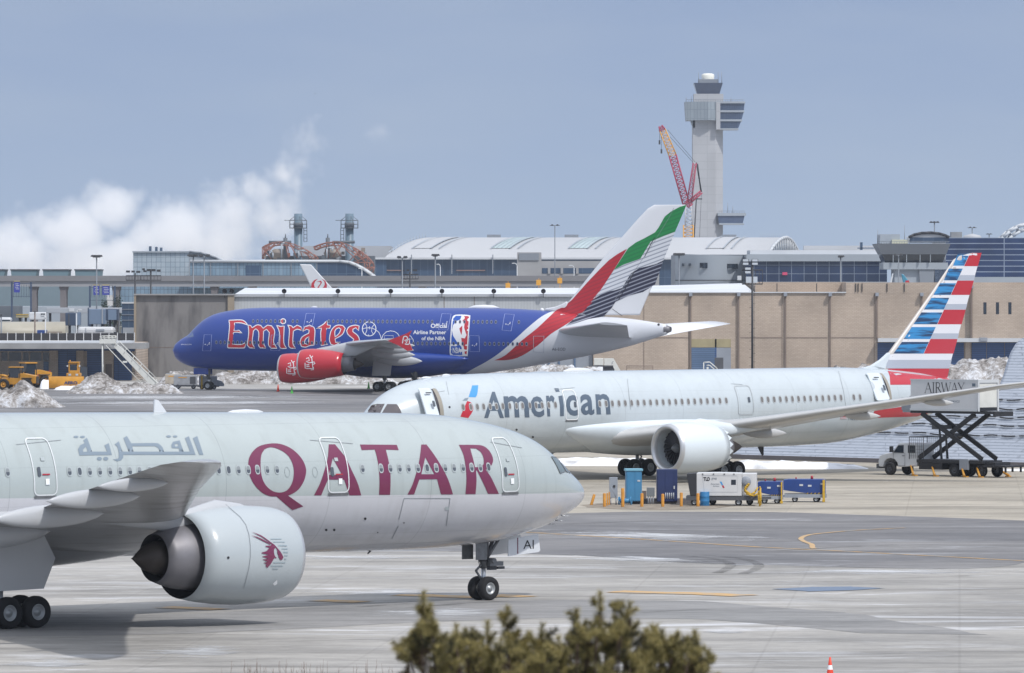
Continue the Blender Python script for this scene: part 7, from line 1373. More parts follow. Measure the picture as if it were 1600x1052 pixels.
cab('meter_box', 'small grey meter box on legs between the light blue and navy cabinets', 1010.5, 1023, 762, 776, 420, .25, mat('meter_grey', '6f7477', .5), None, 3); cab('meter_box', 'small brownish box just right of the light blue cabinet', 1003.5, 1010, 767, 784, 421, .3, M_brickd)
r = thing('cable_reel', 'light blue cable reel lying beside the tall bollard', 'cable reel', (XP(977, 418.5), 418.9, 0), R(-12))
for x in (-.4, .4): b = MB(); b.rev([(x-.03, .02), (x-.03, .27), (x+.03, .27), (x+.03, .02)], (0, 0, .27), 'X', 20, 0, False); b.build('flange', M_lb, r)
b = MB(); b.tube((-.4, 0, .27), (.4, 0, .27), .15, .15, 16); b.build('drum', M_lb, r)
b = MB(); b.rev([(0, .29), (.02, .3), (.3, .3), (.32, .31), (.34, .3), (.6, .3), (.62, .31), (.64, .3), (.9, .3), (.93, .29), (.93, .27), (.88, .26), (.88, .01)], (0, 0, 0), 'Z', 24); o = b.build('barrel', mat('barrel_blue', '2b74a8', .5, var=.15, sc=3)); o.location = (XP(1101.2, 417), 417, 0); tag(o, 'blue barrel beside the white power trailer', 'barrel')
b = MB(); b.path([(0, 0, 0), (.35, .1, .5), (.7, .2, 1.25)], .025, 5); o = b.build('leaning_pipe', M_gb); o.location = (XP(971, 418.6), 418.6, 0); o.rotation_euler = (0, 0, R(180)); tag(o, 'thin grey pipe leaning on the grey cabinet', 'pipe')
# traffic cones
M_cone = mat('cone_orange', 'd8432c', .5); M_cg = mat('cone_green', '4fae4a', .5)
def cone(label, px, py, h, m, band=True):
    c = G(px, py); r = thing('traffic_cone', label, 'traffic cone', (c.x, c.y, .012), 0, 'traffic cones'); s = h/.75
    b = MB(); b.box(-.19*s, .19*s, -.19*s, .19*s, 0, .04*s); b.rev([(.04*s, .14*s), (.30*s, .10*s)], (0, 0, 0), 'Z', 20, 0); b.rev([(.46*s, .072*s), (.74*s, .03*s), (.75*s, .001)], (0, 0, 0), 'Z', 20, 0); b.build('body', m, r)
    b = MB(); b.rev([(.30*s, .10*s), (.46*s, .072*s)], (0, 0, 0), 'Z', 20, 0); b.build('reflective_band', M_trim if band else m, r)
cone('bright orange traffic cone with a pale band at the bottom edge of the picture', 1297, 1060, .76, M_cone)
cone('small orange cone before the front red engine', 434.5, 612, 1.0, M_cone, False); cone('small green cone, left of the main gear, before the rear red engine', 456, 615, 1.0, M_cg, False); cone('small green cone just in front of the blue airliner main wheels', 576, 607.5, 1.0, M_cg, False)
# white airstairs at left
ST = thing('airstairs', 'white passenger airstairs with long railings leaning down beside the dark concrete wall', 'airstairs', (XP(200, 893), 893, 0)); kx = lambda x: XP(x, 893)-XP(200, 893); kz = lambda y: ZP(y, 893)
b = MB(); A0, A1 = (168, 538), (238, 603)
b.add([(kx(172), 0, kz(536)), (kx(180), 0, kz(536)), (kx(247), 0, kz(599)), (kx(236), 0, kz(603)), (kx(172), 1.7, kz(536)), (kx(180), 1.7, kz(536)), (kx(247), 1.7, kz(599)), (kx(236), 1.7, kz(603))], [(0, 1, 2, 3), (7, 6, 5, 4), (0, 4, 5, 1), (1, 5, 6, 2), (2, 6, 7, 3), (3, 7, 4, 0)]); b.build('stair_flight', M_cbd, ST)
b = MB()
for i in range(26): u = i/25; x = 170+(232-170)*u; y = 541+(603-541)*u; b.box(kx(x)-.28, kx(x)+.12, -.5, -.02, kz(y)-.03, kz(y)+.03)
b.build('treads', M_dpost, ST)
b = MB()
for (xa, ya), (xb, yb), d in (((166, 540), (224, 602), -.5), ((186, 533), (245, 592), 0), ((188, 541), (244, 598), 0)): b.tube((kx(xa), d, kz(ya)), (kx(xb), d, kz(yb)), .06, .06, 6)
for u in (.0, .2, .4, .6, .8, 1): b.tube((kx(186+59*u), 0, kz(533+59*u)), (kx(181+61*u), 0, kz(541+61*u)), .05, .05, 5)
b.box(kx(192), kx(199), -.55, -.4, kz(567), kz(564)); b.build('railing', M_cbd, ST)
b = MB(); b.box(kx(155.5), kx(181), -.3, 1.9, kz(537), kz(529.5)); b.build('top_platform', M_cbd, ST)
b = MB()
for x in (157, 162, 169, 175, 180.5):
    for d in (-.3, 1.9): b.tube((kx(x), d, kz(530)), (kx(x-.3), d, kz(525)), .05, .05, 5)
for d in (-.3, 1.9): b.path([(kx(157), d, kz(525.2)), (kx(180.5), d, kz(525.2))], .06, 5); b.path([(kx(157), d, kz(527.7)), (kx(180.5), d, kz(527.7))], .05, 5)
b.build('platform_railing', M_cbd, ST)
b = MB(); b.tube((kx(160), 0, 0), (kx(160), 0, kz(537)), .09, .09, 8); b.tube((kx(160), 1.6, 0), (kx(160), 1.6, kz(537)), .09, .09, 8); b.box(kx(160), kx(248), .1, 1.5, .35, .6); b.build('support_leg', M_cbd, ST); wheels(ST, [(kx(240), .0), (kx(240), 1.6), (kx(166), 0), (kx(166), 1.6)], .3, .2)
# yellow loaders and plough
def loader(label, x, Y, rz, flip=1, s=1.0):
    r = thing('wheel_loader', label, 'wheel loader', (XP(x, Y), Y, 0), rz, 'yellow wheel loaders'); f = flip
    def bx(n_, *a, m=M_y, bev=.04):
        b = MB(); b.box(*[q_*s for q_ in a]); return b.build(n_, m, r, bev)
    b = MB(); b.ext([(-3.1*s, .95*s), (-3.15*s, 2.0*s), (-1.4*s, 2.35*s), (-.6*s, 2.35*s), (-.6*s, .95*s)], 'Y', -.75*s, .75*s); b.build('engine_hood', M_y, r, .05)
    bx('engine_grille', -3.22, -3.12, -.65, .65, .95, 1.95, m=M_blk); bx('body', -.6, 1.6, -.7, .7, .8, 1.7); bx('cab_glass', -.75, .75, -.72, .72, 1.75, 3.15, m=M_win, bev=.02); bx('cab_roof', -.9, .9, -.85, .85, 3.15, 3.32)
    b = MB()
    for x_ in (-.78, .78):
        for y_ in (-.75, .75): b.tube((x_*s, y_*s, 1.7*s), (x_*s, y_*s, 3.2*s), .06*s, .06*s, 6)
    b.build('cab_frame', M_blk, r)
    for y_ in (-.5, .5): b = MB(); b.path([(1.0*s, y_*s, 1.9*s), (2.2*s, y_*s, 2.1*s), (3.1*s, y_*s, .9*s)], .16*s, 6); b.build('lift_arm', M_y, r)
    b = MB(); b.ext([(3.0*s, .15*s), (4.1*s, .12*s), (4.2*s, .25*s), (3.3*s, .5*s), (3.1*s, 1.3*s), (2.95*s, 1.35*s)], 'Y', -1.4*s, 1.4*s); b.build('bucket', M_y, r)
    for x_ in (-1.9, 1.5):
        for y_ in (-1.0, 1.0):
            b = MB(); wheel_mb(.8*s, .6*s, x_*s, y_*s, .8*s, 1, b, 0, 1); b.build('wheel', [M_tyre, M_y], r)
    bx('fender', -2.6, -1.1, -1.2, 1.2, 1.65, 1.75, m=M_blk); b = MB(); b.ext([(-.15*s, 2.2*s), (.15*s, 2.2*s), (0, 2.5*s)], 'Y', -.0, .03) if False else b.box(-3.25*s, -3.2*s, -.15, .15, 2.0*s, 2.25*s); b.build('warning_triangle', M_red, r); return r
loader('front yellow wheel loader with dark cab, its rear toward the snow pile', 25, 905, R(168)); loader('rear yellow wheel loader, mostly hidden behind the front one', 44, 925, R(215), s=1.12)
PL = thing('snow_plough', 'yellow snow plough tractor with a wide yellow blade facing the apron', 'snow plough', (XP(115, 915), 915, 0)); kx = lambda x: XP(x, 915)-XP(115, 915); kz = lambda y: ZP(y, 915)
b = MB(); rows = [[Vector((kx(x), -2.2-.35*math.cos(v*2.4-1.2), .1+(kz(588)-.1)*v)) for x in (78, 95, 115, 133)] for v in [i/8 for i in range(9)]]; b.loft(rows, 0, True, closed=False); b.build('blade', M_y, PL)
b = MB(); b.box(kx(78), kx(133), -2.35, -2.2, .0, .16); b.box(kx(78), kx(133), -2.2, -2.1, kz(589), kz(587.6)); b.build('blade_edge', M_chr, PL)
bm = text_bm('AERO', (102, 123, -600.5, -595.5), .04)
skin(bm, lambda u, v: Vector((kx(u), -2.62, kz(-v))), 'lettering', M_nb, PL, 0, 0, Vector((0, -1, 0)))
b = MB(); b.box(kx(104.5), kx(126.5), -1.2, 1.6, kz(588), kz(583)); b.box(kx(109), kx(122), -1.3, 2.4, kz(592), kz(579)); b.build('hood', M_y, PL, .06); b = MB(); b.box(kx(107.5), kx(124), -.8, 1.2, kz(583), kz(567)); b.build('cab', M_y, PL, .06); b = MB(); b.box(kx(110), kx(121), -.86, -.8, kz(582), kz(569.5)); b.build('windscreen', M_win, PL); b = MB(); b.box(kx(107), kx(124.5), -1.0, 1.4, kz(567), kz(565.5)); b.build('cab_roof', M_y, PL, .04); b = MB(); b.tube((kx(109.5), 0, kz(565.5)), (kx(109.5), 0, kz(563)), .12, .1, 8); b.build('beacon', M_yo, PL)
b = MB(); [b.tube((kx(x), -.95, kz(572)), (kx(x), -.75, kz(572)), .12, .12, 8) for x in (106, 125)]; b.build('work_light', M_wtrim, PL); wheels(PL, [(kx(105), -.6), (kx(126), -.6), (kx(105), 1.8), (kx(126), 1.8)], .75, .5)
b = MB(); b.box(kx(108), kx(112), -1.36, -1.3, kz(587), kz(584)); b.box(kx(119), kx(123), -1.36, -1.3, kz(587), kz(584)); b.build('headlight', M_wtrim, PL)
# carts and tug under the blue nose
def cart(label, x, Y, w_, h, m, extra=0, name='ground_power_cart'):
    r = thing(name, label, 'ground cart', (XP(x, Y), Y, 0), R(3), 'grey ground carts beside the blue airliner nose'); b = MB(); b.box(-w_/2, w_/2, -.9, .9, .55, h); b.build('housing', m, r, .05); b = MB(); b.box(-w_/2-.2, w_/2+.3, -1, 1, .35, .55); b.build('chassis', M_chr, r)
    wheels(r, [(-w_*.33, -.85), (w_*.33, -.85), (-w_*.33, .85), (w_*.33, .85)], .33, .25); b = MB(); b.box(w_*.18, w_*.42, -.93, -.9, .75, h-.2); b.build('door_panel', M_chr if extra else M_gb, r); b = MB(); b.box(-w_*.3, w_*.05, -.93, -.9, h*.82, h*.88); b.build('orange_stripe', M_co, r); b = MB(); b.box(-w_*.45, -w_*.2, -.5, .5, h, h+.12); b.build('roof_hatch', M_gb, r); return r
cart('cream ground cart behind the nearer snow heap, left of the grey tug', 271, 925, 2.4, 2.0, mat('cart_cream', 'b3aa9c', .5, var=.2, sc=2)); cart('long grey cart with a dark door at its right end under the blue nose', 290, 915, 3.4, 1.95, mat('cart_grey', '9da0a5', .5, var=.2, sc=2), 1)
tg = cart('grey tug with a yellow corner post, rightmost of the carts under the blue nose', 325, 912, 2.6, 1.9, mat('cart_grey', '9da0a5', .5), 0, 'tow_tug'); b = MB(); b.box(-1.0, -.78, -1.02, -.9, .1, 2.0); b.build('corner_post', M_hz, tg); b = MB(); b.ext([(1.3, .45), (1.3, 1.35), (1.9, 1.2), (2.3, .8), (2.3, .45)], 'Y', -.85, .85); b.build('bonnet', M_gb, tg, .05)
# white mobile stairs unit below the blue airliner tail
r = thing('mobile_stairs', 'white boxy mobile stairs parked below the tail of the blue airliner', 'mobile stairs', (XP(945, 960), 960, 0)); kx = lambda x: XP(x, 960)-XP(945, 960); kz = lambda y: ZP(y, 960)
b = MB(); b.ext([(kx(944), kz(571)), (kx(944), kz(560)), (kx(958.5), kz(560)), (kx(970), kz(580)), (kx(961), kz(580)), (kx(957), kz(571))], 'Y', -.9, .9); b.build('stair_body', M_cbd, r); b = MB(); b.box(kx(928), kx(943), -.8, .8, kz(571), kz(560)); b.build('cabin', M_cbd, r, .05); b = MB(); b.box(kx(920), kx(958), -1, 1, kz(573), kz(571.2)); b.box(kx(942), kx(960), -.7, .7, .5, kz(573)); b.build('platform', M_chr, r)
b = MB(); b.box(kx(922), kx(966), -1, 1, .45, .9); b.build('chassis', M_cbd, r); wheels(r, [(kx(928), -.9), (kx(958), -.9), (kx(928), .9), (kx(958), .9)], .45, .3)
fn = lambda u, v: Vector((kx(u), -.92, kz(-v))); skin(stroke_bm([[(955, -569), (957.5, -567.5), (955.5, -566.5), (958.5, -564.8)]], .6), fn, 'emblem', M_nb, r, 0, 0, Vector((0, -1, 0)))
r = thing('white_steps', 'small white steps with side rails before the blue roller door', 'steps', (XP(1110, 1030), 1030, 0)); kx = lambda x: XP(x, 1030)-XP(1110, 1030); kz = lambda y: ZP(y, 1030); b = MB(); b.path([(kx(1099.5), 0, 0), (kx(1099.5), 0, kz(566.5)), (kx(1109), 0, kz(566)), (kx(1120.5), 0, kz(576)), (kx(1120.5), 0, 0)], .09, 6); b.path([(kx(1104), 0, kz(571)), (kx(1109), 0, kz(571)), (kx(1117), 0, kz(578))], .08, 6); b.build('handrail', M_cbd, r)
b = MB(); [b.box(kx(1104+i*3), kx(1107+i*3), -.8, 0, 0, 1.8-.35*i) for i in range(5)]; b.build('treads', M_cbd, r)
b = MB(); b.box(-.7, .7, 0, .6, 0, ZP(559, 1035)); o = b.build('electrical_cabinet', M_chr); o.location = (XP(1123.5, 1035), 1035, 0); tag(o, 'dark upright cabinet beside the blue roller door', 'cabinet')
b = MB(); b.path([(XP(979, 1030), 1030, 0), (XP(979, 1030), 1030, ZP(572, 1030)), (XP(1020, 1030), 1030, ZP(572, 1030)), (XP(1020, 1030), 1030, 0)], .06, 5); b.tube((XP(979, 1030), 1030, ZP(575, 1030)), (XP(1020, 1030), 1030, ZP(575, 1030)), .05, .05, 5); o = b.build('pipe_barrier', M_brickd); tag(o, 'thin brown pipe barrier against the brick warehouse', 'barrier')
# ------------------------------------------------------------------ jumble behind the low building
def block(name, label, cat, x0, x1, y0, y1, Y, m, depth=4, group=None, bev=.1, parts=()):
    r = thing(name, label, cat, (XP((x0+x1)/2, Y), Y, 0), 0, group); cx = XP((x0+x1)/2, Y); b = MB(); b.box(XP(x0, Y)-cx, XP(x1, Y)-cx, 0, depth, ZP(y1, Y) if y1 else 0, ZP(y0, Y)); b.build('body', m, r, bev)
    for x in ((XP(x0, Y)-cx+.6, XP(x1, Y)-cx-.6) if y1 else ()): b = MB(); b.tube((x, depth/2, 0), (x, depth/2, ZP(y1, Y)+.1), .25, .25, 8); b.build('support', M_chr, r)
    for n_, a, b_, c, d, mm in parts: q_ = MB(); q_.box(XP(a, Y)-cx, XP(b_, Y)-cx, -.12, .02, ZP(d, Y), ZP(c, Y)); q_.build(n_, mm, r)
    return r
M_beige = mat('beige_metal', 'a29d8f', .5, var=.12, sc=.3); M_bridge = mat('jet_bridge_blue', '6d7f96', .45, var=.15, sc=.3); M_bridgeg = mat('jet_bridge_grey', '9ea3aa', .45, var=.15, sc=.3); M_bridged = mat('jet_bridge_dark', '37475f', .5, var=.2, sc=.3)
r = thing('hangar_shed', 'long beige round-topped shed behind the roof fence', 'shed', (XP(20, 1150), 1150, 0)); cx = XP(20, 1150); b = MB(); ring = lambda x: [(XP(x, 1150)-cx, 4-4*math.cos(a), ZP(519, 1150)+(ZP(503, 1150)-ZP(519, 1150))*math.sin(a)) for a in [math.pi*i/12 for i in range(13)]]+[(XP(x, 1150)-cx, 8, 0), (XP(x, 1150)-cx, 0, 0)]; b.loft([ring(-80), ring(102)], 0, True, caps=True); b.build('shell', M_beige, r)
block('dark_glass_stair_tower', 'small dark glass tower with floor bands against the concrete block', 'tower', 190.5, 212, 473, None, 1090, M_gldk, 14, None, .02, [('floor_band', 190, 212, 472, 474.5, M_wtrim), ('floor_band', 190.5, 212, 483, 484, M_metal), ('floor_band', 190.5, 212, 491.5, 492.5, M_metal), ('floor_band', 190.5, 212, 500, 501, M_metal), ('base', 192, 212, 512, 540, M_bridgeg)])
block('jet_bridge', 'pale blue-grey jet bridge tunnel left of the dark glass tower', 'jet bridge', 137, 164, 483, 507, 1130, M_bridge, 5, 'jet bridges', .1, [('tunnel_joint', 137, 139, 481, 510, M_bridged), ('tunnel_joint', 159, 161, 482, 506, M_bridgeg)]); block('jet_bridge', 'square jet bridge cab with a grey face, right of the pale tunnel', 'jet bridge', 165, 184, 483, 501, 1120, M_bridged, 5, 'jet bridges', .1, [('cab_face', 169, 182, 484, 500, M_bridge)])
block('jet_bridge', 'dark blue jet bridge rotunda beneath the white gate sign', 'jet bridge', 102, 124, 489, 509, 1140, M_bridged, 5, 'jet bridges', .1, [('cab_face', 118, 126, 488, 508, M_bridge), ('panel', 107, 108.5, 490, 508, M_chr)]); block('jet_bridge', 'long light grey jet bridge roofline across the left distance', 'jet bridge', 72, 190, 481, 489.5, 1180, M_bridgeg, 4, 'jet bridges', .1, [('gate_sign', 108, 116, 482, 487, M_wtrim)])
block('box_truck', 'white rounded box truck behind the roof fence', 'truck', 121, 178, 511, 524, 1110, M_cbx, 5, None, .5, [('door_seam', 134, 134.5, 512, 524, M_gb), ('side_lettering', 150, 163, 514.5, 517.5, M_gb), ('windscreen', 178, 182, 519, 523, M_win)]); block('white_van', 'small white van on the far apron at the left edge', 'van', -2, 17, 496, 503, 1200, M_cwt, 4, None, .4, [('window_band', 2, 16, 500, 502, M_win)])
block('blue_loader', 'blue cargo loader behind the roof fence', 'cargo loader', 58, 72, 516, 527, 1100, M_unb, 3, None, .05, [('deck', 70, 97, 518.5, 520, M_brickd), ('frame', 72, 98, 523, 526, M_chr)]); block('yellow_dolly', 'pale yellow cargo deck with side boards on the far apron', 'cargo dolly', 25, 44, 491, 496.5, 1230, M_ypan, 4, None, .05, [('side_board', 25, 44, 491, 492, M_hz)])
block('white_truck', 'white truck with antennas near the left jet bridge roof', 'truck', 45, 72, 488, 500, 1220, M_cwt, 4, None, .2, [('cab_window', 64, 70, 490, 494, M_win)]); block('cream_container', 'cream container beside the dark glass tower', 'container', 186, 203, 510, 524, 1105, mat('container_cream', 'b5b09f', .5, var=.1, sc=1), 4, None, .1, [('door', 189, 194, 515, 524, M_wtrim)])
block('grey_cargo_shed', 'low dark grey shed on the far left apron', 'shed', -60, 30, 478, None, 1420, M_pgry, 10); block('far_apron_building', 'pale flat building beneath the guideway at left', 'building', 20, 190, 478.5, None, 1500, M_metal2, 10)
for i, (a, c, dz) in enumerate(((17, 47, 0), (139, 178, 0))):
    r = thing('sign_gantry', ('dark sign gantry carrying one blue sign under the guideway, at left', 'dark sign gantry carrying two blue signs beside the evergreen')[i], 'sign gantry', (XP((a+c)/2, 1280), 1280, 0), 0, 'sign gantries'); cx = XP((a+c)/2, 1280); q_ = lambda x: XP(x, 1280)-cx; Z = lambda y: ZP(y, 1280); b = MB()
    for x in (a, c): b.box(q_(x), q_(x+2.6), 0, .6, 0, Z(441 if i == 0 else 447))
    for y in (443 if i == 0 else 449, 463 if i == 0 else 469): b.box(q_(a), q_(c+2), .1, .4, Z(y+.7), Z(y))
    for x in range(int(a)+4, int(c), 4): b.box(q_(x), q_(x+.5), .1, .3, Z(465), Z(445))
    b.build('frame', M_bridged, r)
    for x0, x1, y0, y1 in (((22, 31, 441, 457),), ((146, 155, 447, 461), (160, 171, 447, 461)))[i]:
        b = MB(); b.box(q_(x0), q_(x1), -.2, 0, Z(y1), Z(y0)); s_ = b.build('sign_panel', mat('sign_blue', '2b3590', .5), r); b = MB(); b.box(q_(x0), q_(x1), -.25, 0, Z(y0-.5), Z(y0-2.5)); b.build('yellow_header', M_ypan, r)
        b = MB(); [b.box(q_(x0+1.5+j % 2), q_(x1-2+j % 2), -.23, -.2, Z(y0+3.2+j*2.6), Z(y0+2.4+j*2.6)) for j in range(4)]; b.build('sign_text', M_wtrim, s_)
M_ever = mat('evergreen', '273a2b', .9, var=.4, sc=2)
def bush(label, x0, x1, yt, Y, seed):
    rnd = random.Random(seed); r = thing('evergreen_tree', label, 'tree', (XP((x0+x1)/2, Y), Y, 0), 0, 'evergreens under the guideway'); w_ = (x1-x0)/F*Y/2; hh = ZP(yt, Y); b = MB(); b.tube((0, 0, 0), (0, 0, hh*.85), .3, .05, 8)
    for i in range(16): a = rnd.uniform(0, 6.28); z = hh*(.2+.6*i/16); b.tube((0, 0, z), (w_*.7*math.cos(a), w_*.7*math.sin(a), z+.6), .1, .02, 5)
    b.build('trunk', M_brickd, r); b = MB()
    for i in range(2600):
        a = rnd.uniform(0, 6.28); v = rnd.random(); rr = w_*(1-v*.55)*math.sqrt(rnd.random())*(1+.25*math.sin(a*5+seed)); c = Vector((rr*math.cos(a), rr*math.sin(a), hh*(.12+.88*v)*(1-.12*rnd.random()))); s = rnd.uniform(.12, .32); d = Vector((rnd.uniform(-1, 1), rnd.uniform(-1, 1), rnd.uniform(-.2, 1)))*s; e = Vector((rnd.uniform(-1, 1), rnd.uniform(-1, 1), rnd.uniform(-1, 1)))*s; b.add([c, c+d, c+e], [(0, 1, 2)], 0, False)
    b.build('crown', M_ever, r)
bush('wide dark evergreen beside the concrete block', 168, 200, 461, 1240, 1); bush('smaller dark evergreen behind the two-sign gantry', 154, 174, 466, 1250, 2)
for l, x in (('first orange flag-like street lamp banner left of the garage stair', 794), ('second orange banner on the viaduct edge, right of the stair block', 842), ('third orange banner near the blue jet tail', 875)):
    b = MB(); b.box(-.55, .45, 0, .15, 0, 1.15); b.box(-.06, .06, .15, .3, -1.2, 1.5); o = b.build('banner', M_co); o.location = (XP(x, 1345), 1345, ZP(451 if x < 800 else 446 if x < 860 else 443, 1345)); tag(o, l, 'banner', 'orange banners on the guideway')
b = MB(); b.add([(-.22, 0, .06), (0, -.08, 0), (0, .08, 0), (.22, 0, .06), (0, 0, -.05)], [(0, 1, 4), (0, 4, 2), (1, 3, 4), (4, 3, 2), (0, 2, 1), (1, 2, 3)]); o = b.build('bird', M_dpost); o.location = W(492.5, 146.5, 900); tag(o, 'tiny dark bird in the open sky above the steam', 'bird')
# ------------------------------------------------------------------ pine in the foreground
def pine():
    rnd = random.Random(5); Y = 40.0; k = Y/F; bx_, bz = XP(868, Y), ZP(1052, Y); r = thing('pine_tree', 'bushy olive green pine top, out of focus at the bottom of the picture', 'tree', (bx_, Y, 0)); B_ = lambda x, y, d=0: Vector((XP(x, Y)-bx_, d, ZP(y, Y)))
    tips = [(662, 925, .1), (650, 985, .2), (676, 962, -.2), (690, 1000, .1), (713, 975, -.1), (738, 985, .3), (762, 968, -.2), (793, 950, .1), (775, 1000, -.3), (812, 1005, .2), (848, 975, 0), (872, 990, -.3), (901, 952, .1), (893, 990, .3), (938, 925, 0), (932, 962, -.2), (962, 968, .25), (985, 942, .05), (978, 1000, -.25), (1010, 985, .2), (1034, 982, -.1), (1052, 1000, .15), (1086, 985, .05), (1090, 1015, -.2), (1060, 1030, .2), (1020, 1030, -.2), (655, 1020, .1), (680, 1035, -.2), (720, 1030, .2), (758, 1035, 0), (800, 1045, -.3), (840, 1040, .3), (880, 1040, 0), (920, 1030, .2), (950, 1040, -.3), (700, 1045, .3), (1070, 1045, 0), (990, 1045, .3), (830, 1070, .2), (900, 1075, -.2), (960, 1075, .1), (780, 1075, 0), (740, 1065, -.3), (1030, 1065, 0), (705, 1010, -.35), (867, 1015, .35), (750, 1015, -.05), (1000, 1015, 0), (915, 1005, -.1), (640, 1000, 0), (830, 1015, -.2), (1075, 1000, -.3)]
    T_ = [(638, 995), (655, 962), (700, 972), (740, 985), (800, 985), (860, 990), (900, 975), (940, 962), (1000, 975), (1050, 985), (1098, 1000)]
    for i in range(135):
        x = rnd.uniform(638, 1098); y0 = pchip([a for a, _ in T_], [c for _, c in T_], x); y = y0-2+(1085-y0)*rnd.random()**1.35
        if 655 < x < 760 and y > 1020+(x-655)*.35: continue
        tips.append((x, y, rnd.uniform(-.4, .4)))
    tips = [q for q in tips if not (q[0] < 790 and q[1] > 1008+(q[0]-640)*.33)]
    b = MB(); b.tube((0, .1, 0), (.05, .05, bz-1.2), .16, .07, 10); b.tube((.05, .05, bz-1.2), B_(868, 1060), .07, .03, 8)
    for x, y, d in tips:
        t_ = B_(x, y+9, d); z0 = bz-rnd.uniform(.35, 1.0); p0 = Vector((rnd.uniform(-.05, .1), .05, z0)); e_ = t_+Vector((0, 0, -.06)); m_ = Vector((t_.x*.92, t_.y, min(t_.z, bz+.05)-.22)); b.path([p0, m_, e_], .006, 5)
    b.build('trunk', mat('pine_bark', '3d3029', .9), r)
    fol = MB()
    def tuft(c, up, n, ln, mi, sh=.085):
        # needles standing out all round a short shoot, a star of them at its tip
        up = up.normalized(); a = up.orthogonal().normalized(); e = up.cross(a)
        for i in range(n):
            ang = rnd.uniform(0, 6.283); u = rnd.random(); p = c+up*(u-1)*sh; q_ = (a*math.cos(ang)+e*math.sin(ang))+up*(rnd.uniform(.15, .85) if u < .75 else rnd.uniform(.2, 2.2)); q_.normalize()
            L = ln*rnd.uniform(.6, 1.15); wv = q_.cross(Vector((rnd.uniform(-1, 1), rnd.uniform(-1, 1), rnd.uniform(-1, 1)))).normalized()*.0012
            fol.add([p-wv, p+wv, p+q_*L], [(0, 1, 2)], mi if rnd.random() < .7 else rnd.choice((0, 1, 2, 3)), False)
    for k_, (x, y, d) in enumerate(tips):
        t_ = B_(x, y+2, d); tl = .3 if k_ < 24 else 1.1; up = Vector((rnd.uniform(-tl, tl), rnd.uniform(-tl, tl*.5), 1)); tuft(t_, up, 420, .050, rnd.choice((0, 0, 1)), .12)
        for q in ((.11, .2) if k_ < 24 else ()): tuft(t_+Vector((rnd.uniform(-.02, .02), .02, -q)), up+Vector((rnd.uniform(-.6, .6), 0, 0)), 360, .055, rnd.choice((1, 1, 2)))
        for j in range(4):
            o_ = Vector((rnd.gauss(0, .06), rnd.gauss(0, .06), rnd.uniform(-.12, -.02))); up = Vector((o_.x*14+rnd.uniform(-.8, .8), rnd.uniform(-1.1, .4), .55)); tuft(t_+o_, up, 300, .046, (0, 1, 1, 2)[j])
        if rnd.random() < .8: o_ = Vector((rnd.uniform(-.06, .06), rnd.uniform(0, .15), rnd.uniform(-.2, -.12))); tuft(t_+o_, Vector((rnd.uniform(-1, 1), rnd.uniform(-.8, .4), .3)), 260, .046, 3)
    fol.build('crown', [mat('needles_light', 'a0955f', .7), mat('needles_mid', '7f7749', .7), mat('needles_dark', '3a3b29', .8), mat('old_needles_brown', '43302a', .8)], r)
pine()
b = MB(); rnd = random.Random(3)
for i in range(60):
    x = random.choice((rnd.uniform(340, 620), rnd.uniform(380, 500))); Y = 231+rnd.uniform(-1, 1); h_ = rnd.uniform(.2, .75); X = XP(x, Y); p0 = Vector((X, Y, 0)); p1 = p0+Vector((rnd.uniform(-.06, .06), 0, h_)); b.tube(p0, p1, .012, .005, 4)
    if rnd.random() < .6: b.tube(p0.lerp(p1, .5), p0.lerp(p1, .5)+Vector((rnd.uniform(-.12, .12), 0, .2)), .007, .003, 4)
o = b.build('dry_weeds', M_brickd); o['kind'] = 'stuff'
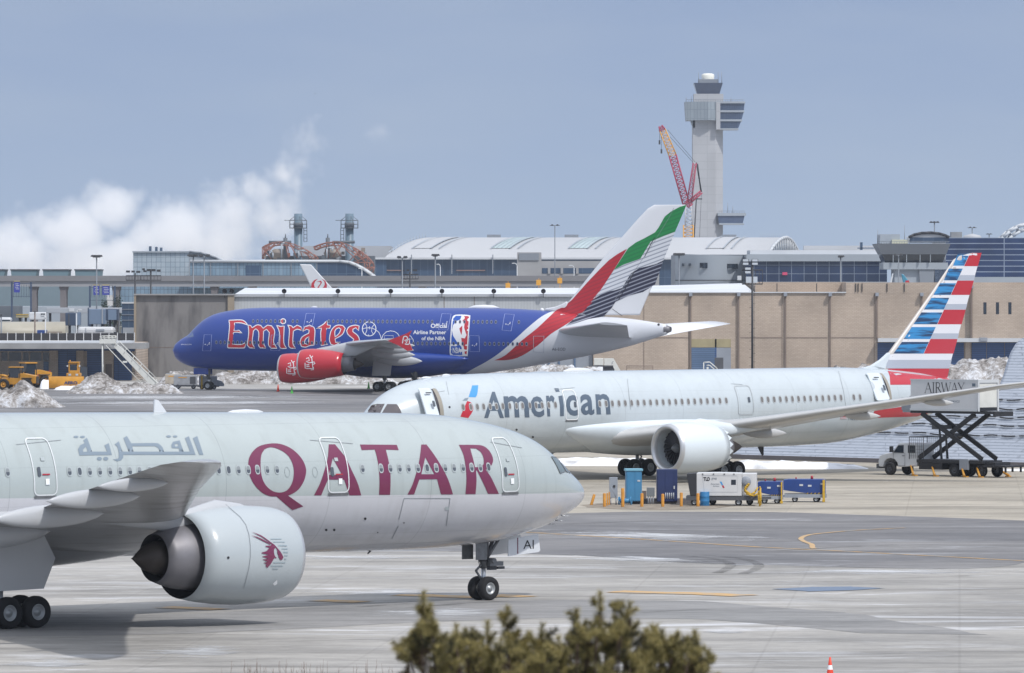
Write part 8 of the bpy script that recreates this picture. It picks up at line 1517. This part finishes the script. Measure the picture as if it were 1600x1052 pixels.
# ------------------------------------------------------------------ steam and haze
def steam(name, label, blobs, Y, dens, sc, th0, th1, seed):
    """noisy volume: one closed shell round overlapping puffs"""
    m = bpy.data.materials.new(name); m.use_nodes = True; t = m.node_tree; t.nodes.clear(); o_ = N(t, 'ShaderNodeOutputMaterial'); v = N(t, 'ShaderNodeVolumePrincipled'); v.inputs['Color'].default_value = (1, 1, 1, 1); v.inputs['Anisotropy'].default_value = .2
    t.links.new(v.outputs[0], o_.inputs['Volume']); g_ = N(t, 'ShaderNodeTexCoord'); n_ = N(t, 'ShaderNodeTexNoise'); n_.inputs['Scale'].default_value = sc; n_.inputs['Detail'].default_value = 8; n_.inputs['Roughness'].default_value = .62; t.links.new(g_.outputs['Object'], n_.inputs[0])
    acc = None
    for (x, y, rx, ry, q) in blobs:
        c = W(x, y, Y); k = Y/F
        s1 = N(t, 'ShaderNodeVectorMath', operation='SUBTRACT'); s1.inputs[1].default_value = (c.x-XP(240, Y), 0, c.z); t.links.new(g_.outputs['Object'], s1.inputs[0])
        s2 = N(t, 'ShaderNodeVectorMath', operation='DIVIDE'); s2.inputs[1].default_value = (rx*k, 26, ry*k); t.links.new(s1.outputs[0], s2.inputs[0]); ln = N(t, 'ShaderNodeVectorMath', operation='LENGTH'); t.links.new(s2.outputs[0], ln.inputs[0])
        f = N(t, 'ShaderNodeMath', operation='MULTIPLY_ADD'); f.inputs[1].default_value = -q; f.inputs[2].default_value = q; t.links.new(ln.outputs['Value'], f.inputs[0])
        if acc is None: acc = f
        else: mx = N(t, 'ShaderNodeMath', operation='MAXIMUM'); t.links.new(acc.outputs[0], mx.inputs[0]); t.links.new(f.outputs[0], mx.inputs[1]); acc = mx
    ad = N(t, 'ShaderNodeMath', operation='MULTIPLY_ADD'); ad.inputs[1].default_value = 2.1; t.links.new(n_.outputs['Fac'], ad.inputs[0]); t.links.new(acc.outputs[0], ad.inputs[2])
    mr = N(t, 'ShaderNodeMapRange'); mr.inputs['From Min'].default_value = th0; mr.inputs['From Max'].default_value = th1; mr.inputs['To Min'].default_value = 0; mr.inputs['To Max'].default_value = dens; t.links.new(ad.outputs[0], mr.inputs['Value']); t.links.new(mr.outputs[0], v.inputs['Density'])
    xs = [b_[0]-b_[2]*1.25 for b_ in blobs]+[b_[0]+b_[2]*1.25 for b_ in blobs]; ys = [b_[1]-b_[3]*1.25 for b_ in blobs]+[b_[1]+b_[3]*1.25 for b_ in blobs]
    cx = XP(240, Y); b = MB(); b.box(XP(min(xs), Y)-cx, XP(max(xs), Y)-cx, -32, 32, max(.5, ZP(max(ys), Y)), ZP(min(ys), Y)); o = b.build(name, m); o.location = (cx, Y, 0); o['kind'] = 'stuff'; return o
steam('steam', '', [(20, 400, 125, 66, 1.0), (110, 365, 95, 66, 1.0), (175, 330, 66, 52, .85), (150, 410, 170, 60, 1.0), (270, 365, 100, 66, 1.0), (355, 330, 60, 66, .8), (330, 380, 125, 66, .9), (425, 345, 52, 62, .62), (440, 265, 40, 42, .32), (475, 235, 34, 46, .30), (-60, 420, 125, 54, 1.0), (400, 300, 50, 40, .45)], 2750, .09, .06, 1.20, 1.78, 1)
steam('steam_wisp', '', [(592, 205, 22, 16, .45)], 2750, .012, .12, 1.15, 1.6, 2)
for (x, y, rx, ry) in ((478, 388, 10, 6), (492, 394, 16, 7)):
    pass
hz = bpy.data.materials.new('haze'); hz.use_nodes = True; t = hz.node_tree; t.nodes.clear(); o_ = N(t, 'ShaderNodeOutputMaterial'); v = N(t, 'ShaderNodeVolumePrincipled'); v.inputs['Color'].default_value = (.80, .88, 1, 1); v.inputs['Density'].default_value = 4.5e-5; v.inputs['Anisotropy'].default_value = .3; t.links.new(v.outputs[0], o_.inputs['Volume'])
b = MB(); b.box(-700, 700, -250, 2640, -1, 118); o = b.build('haze', hz); o['kind'] = 'stuff'
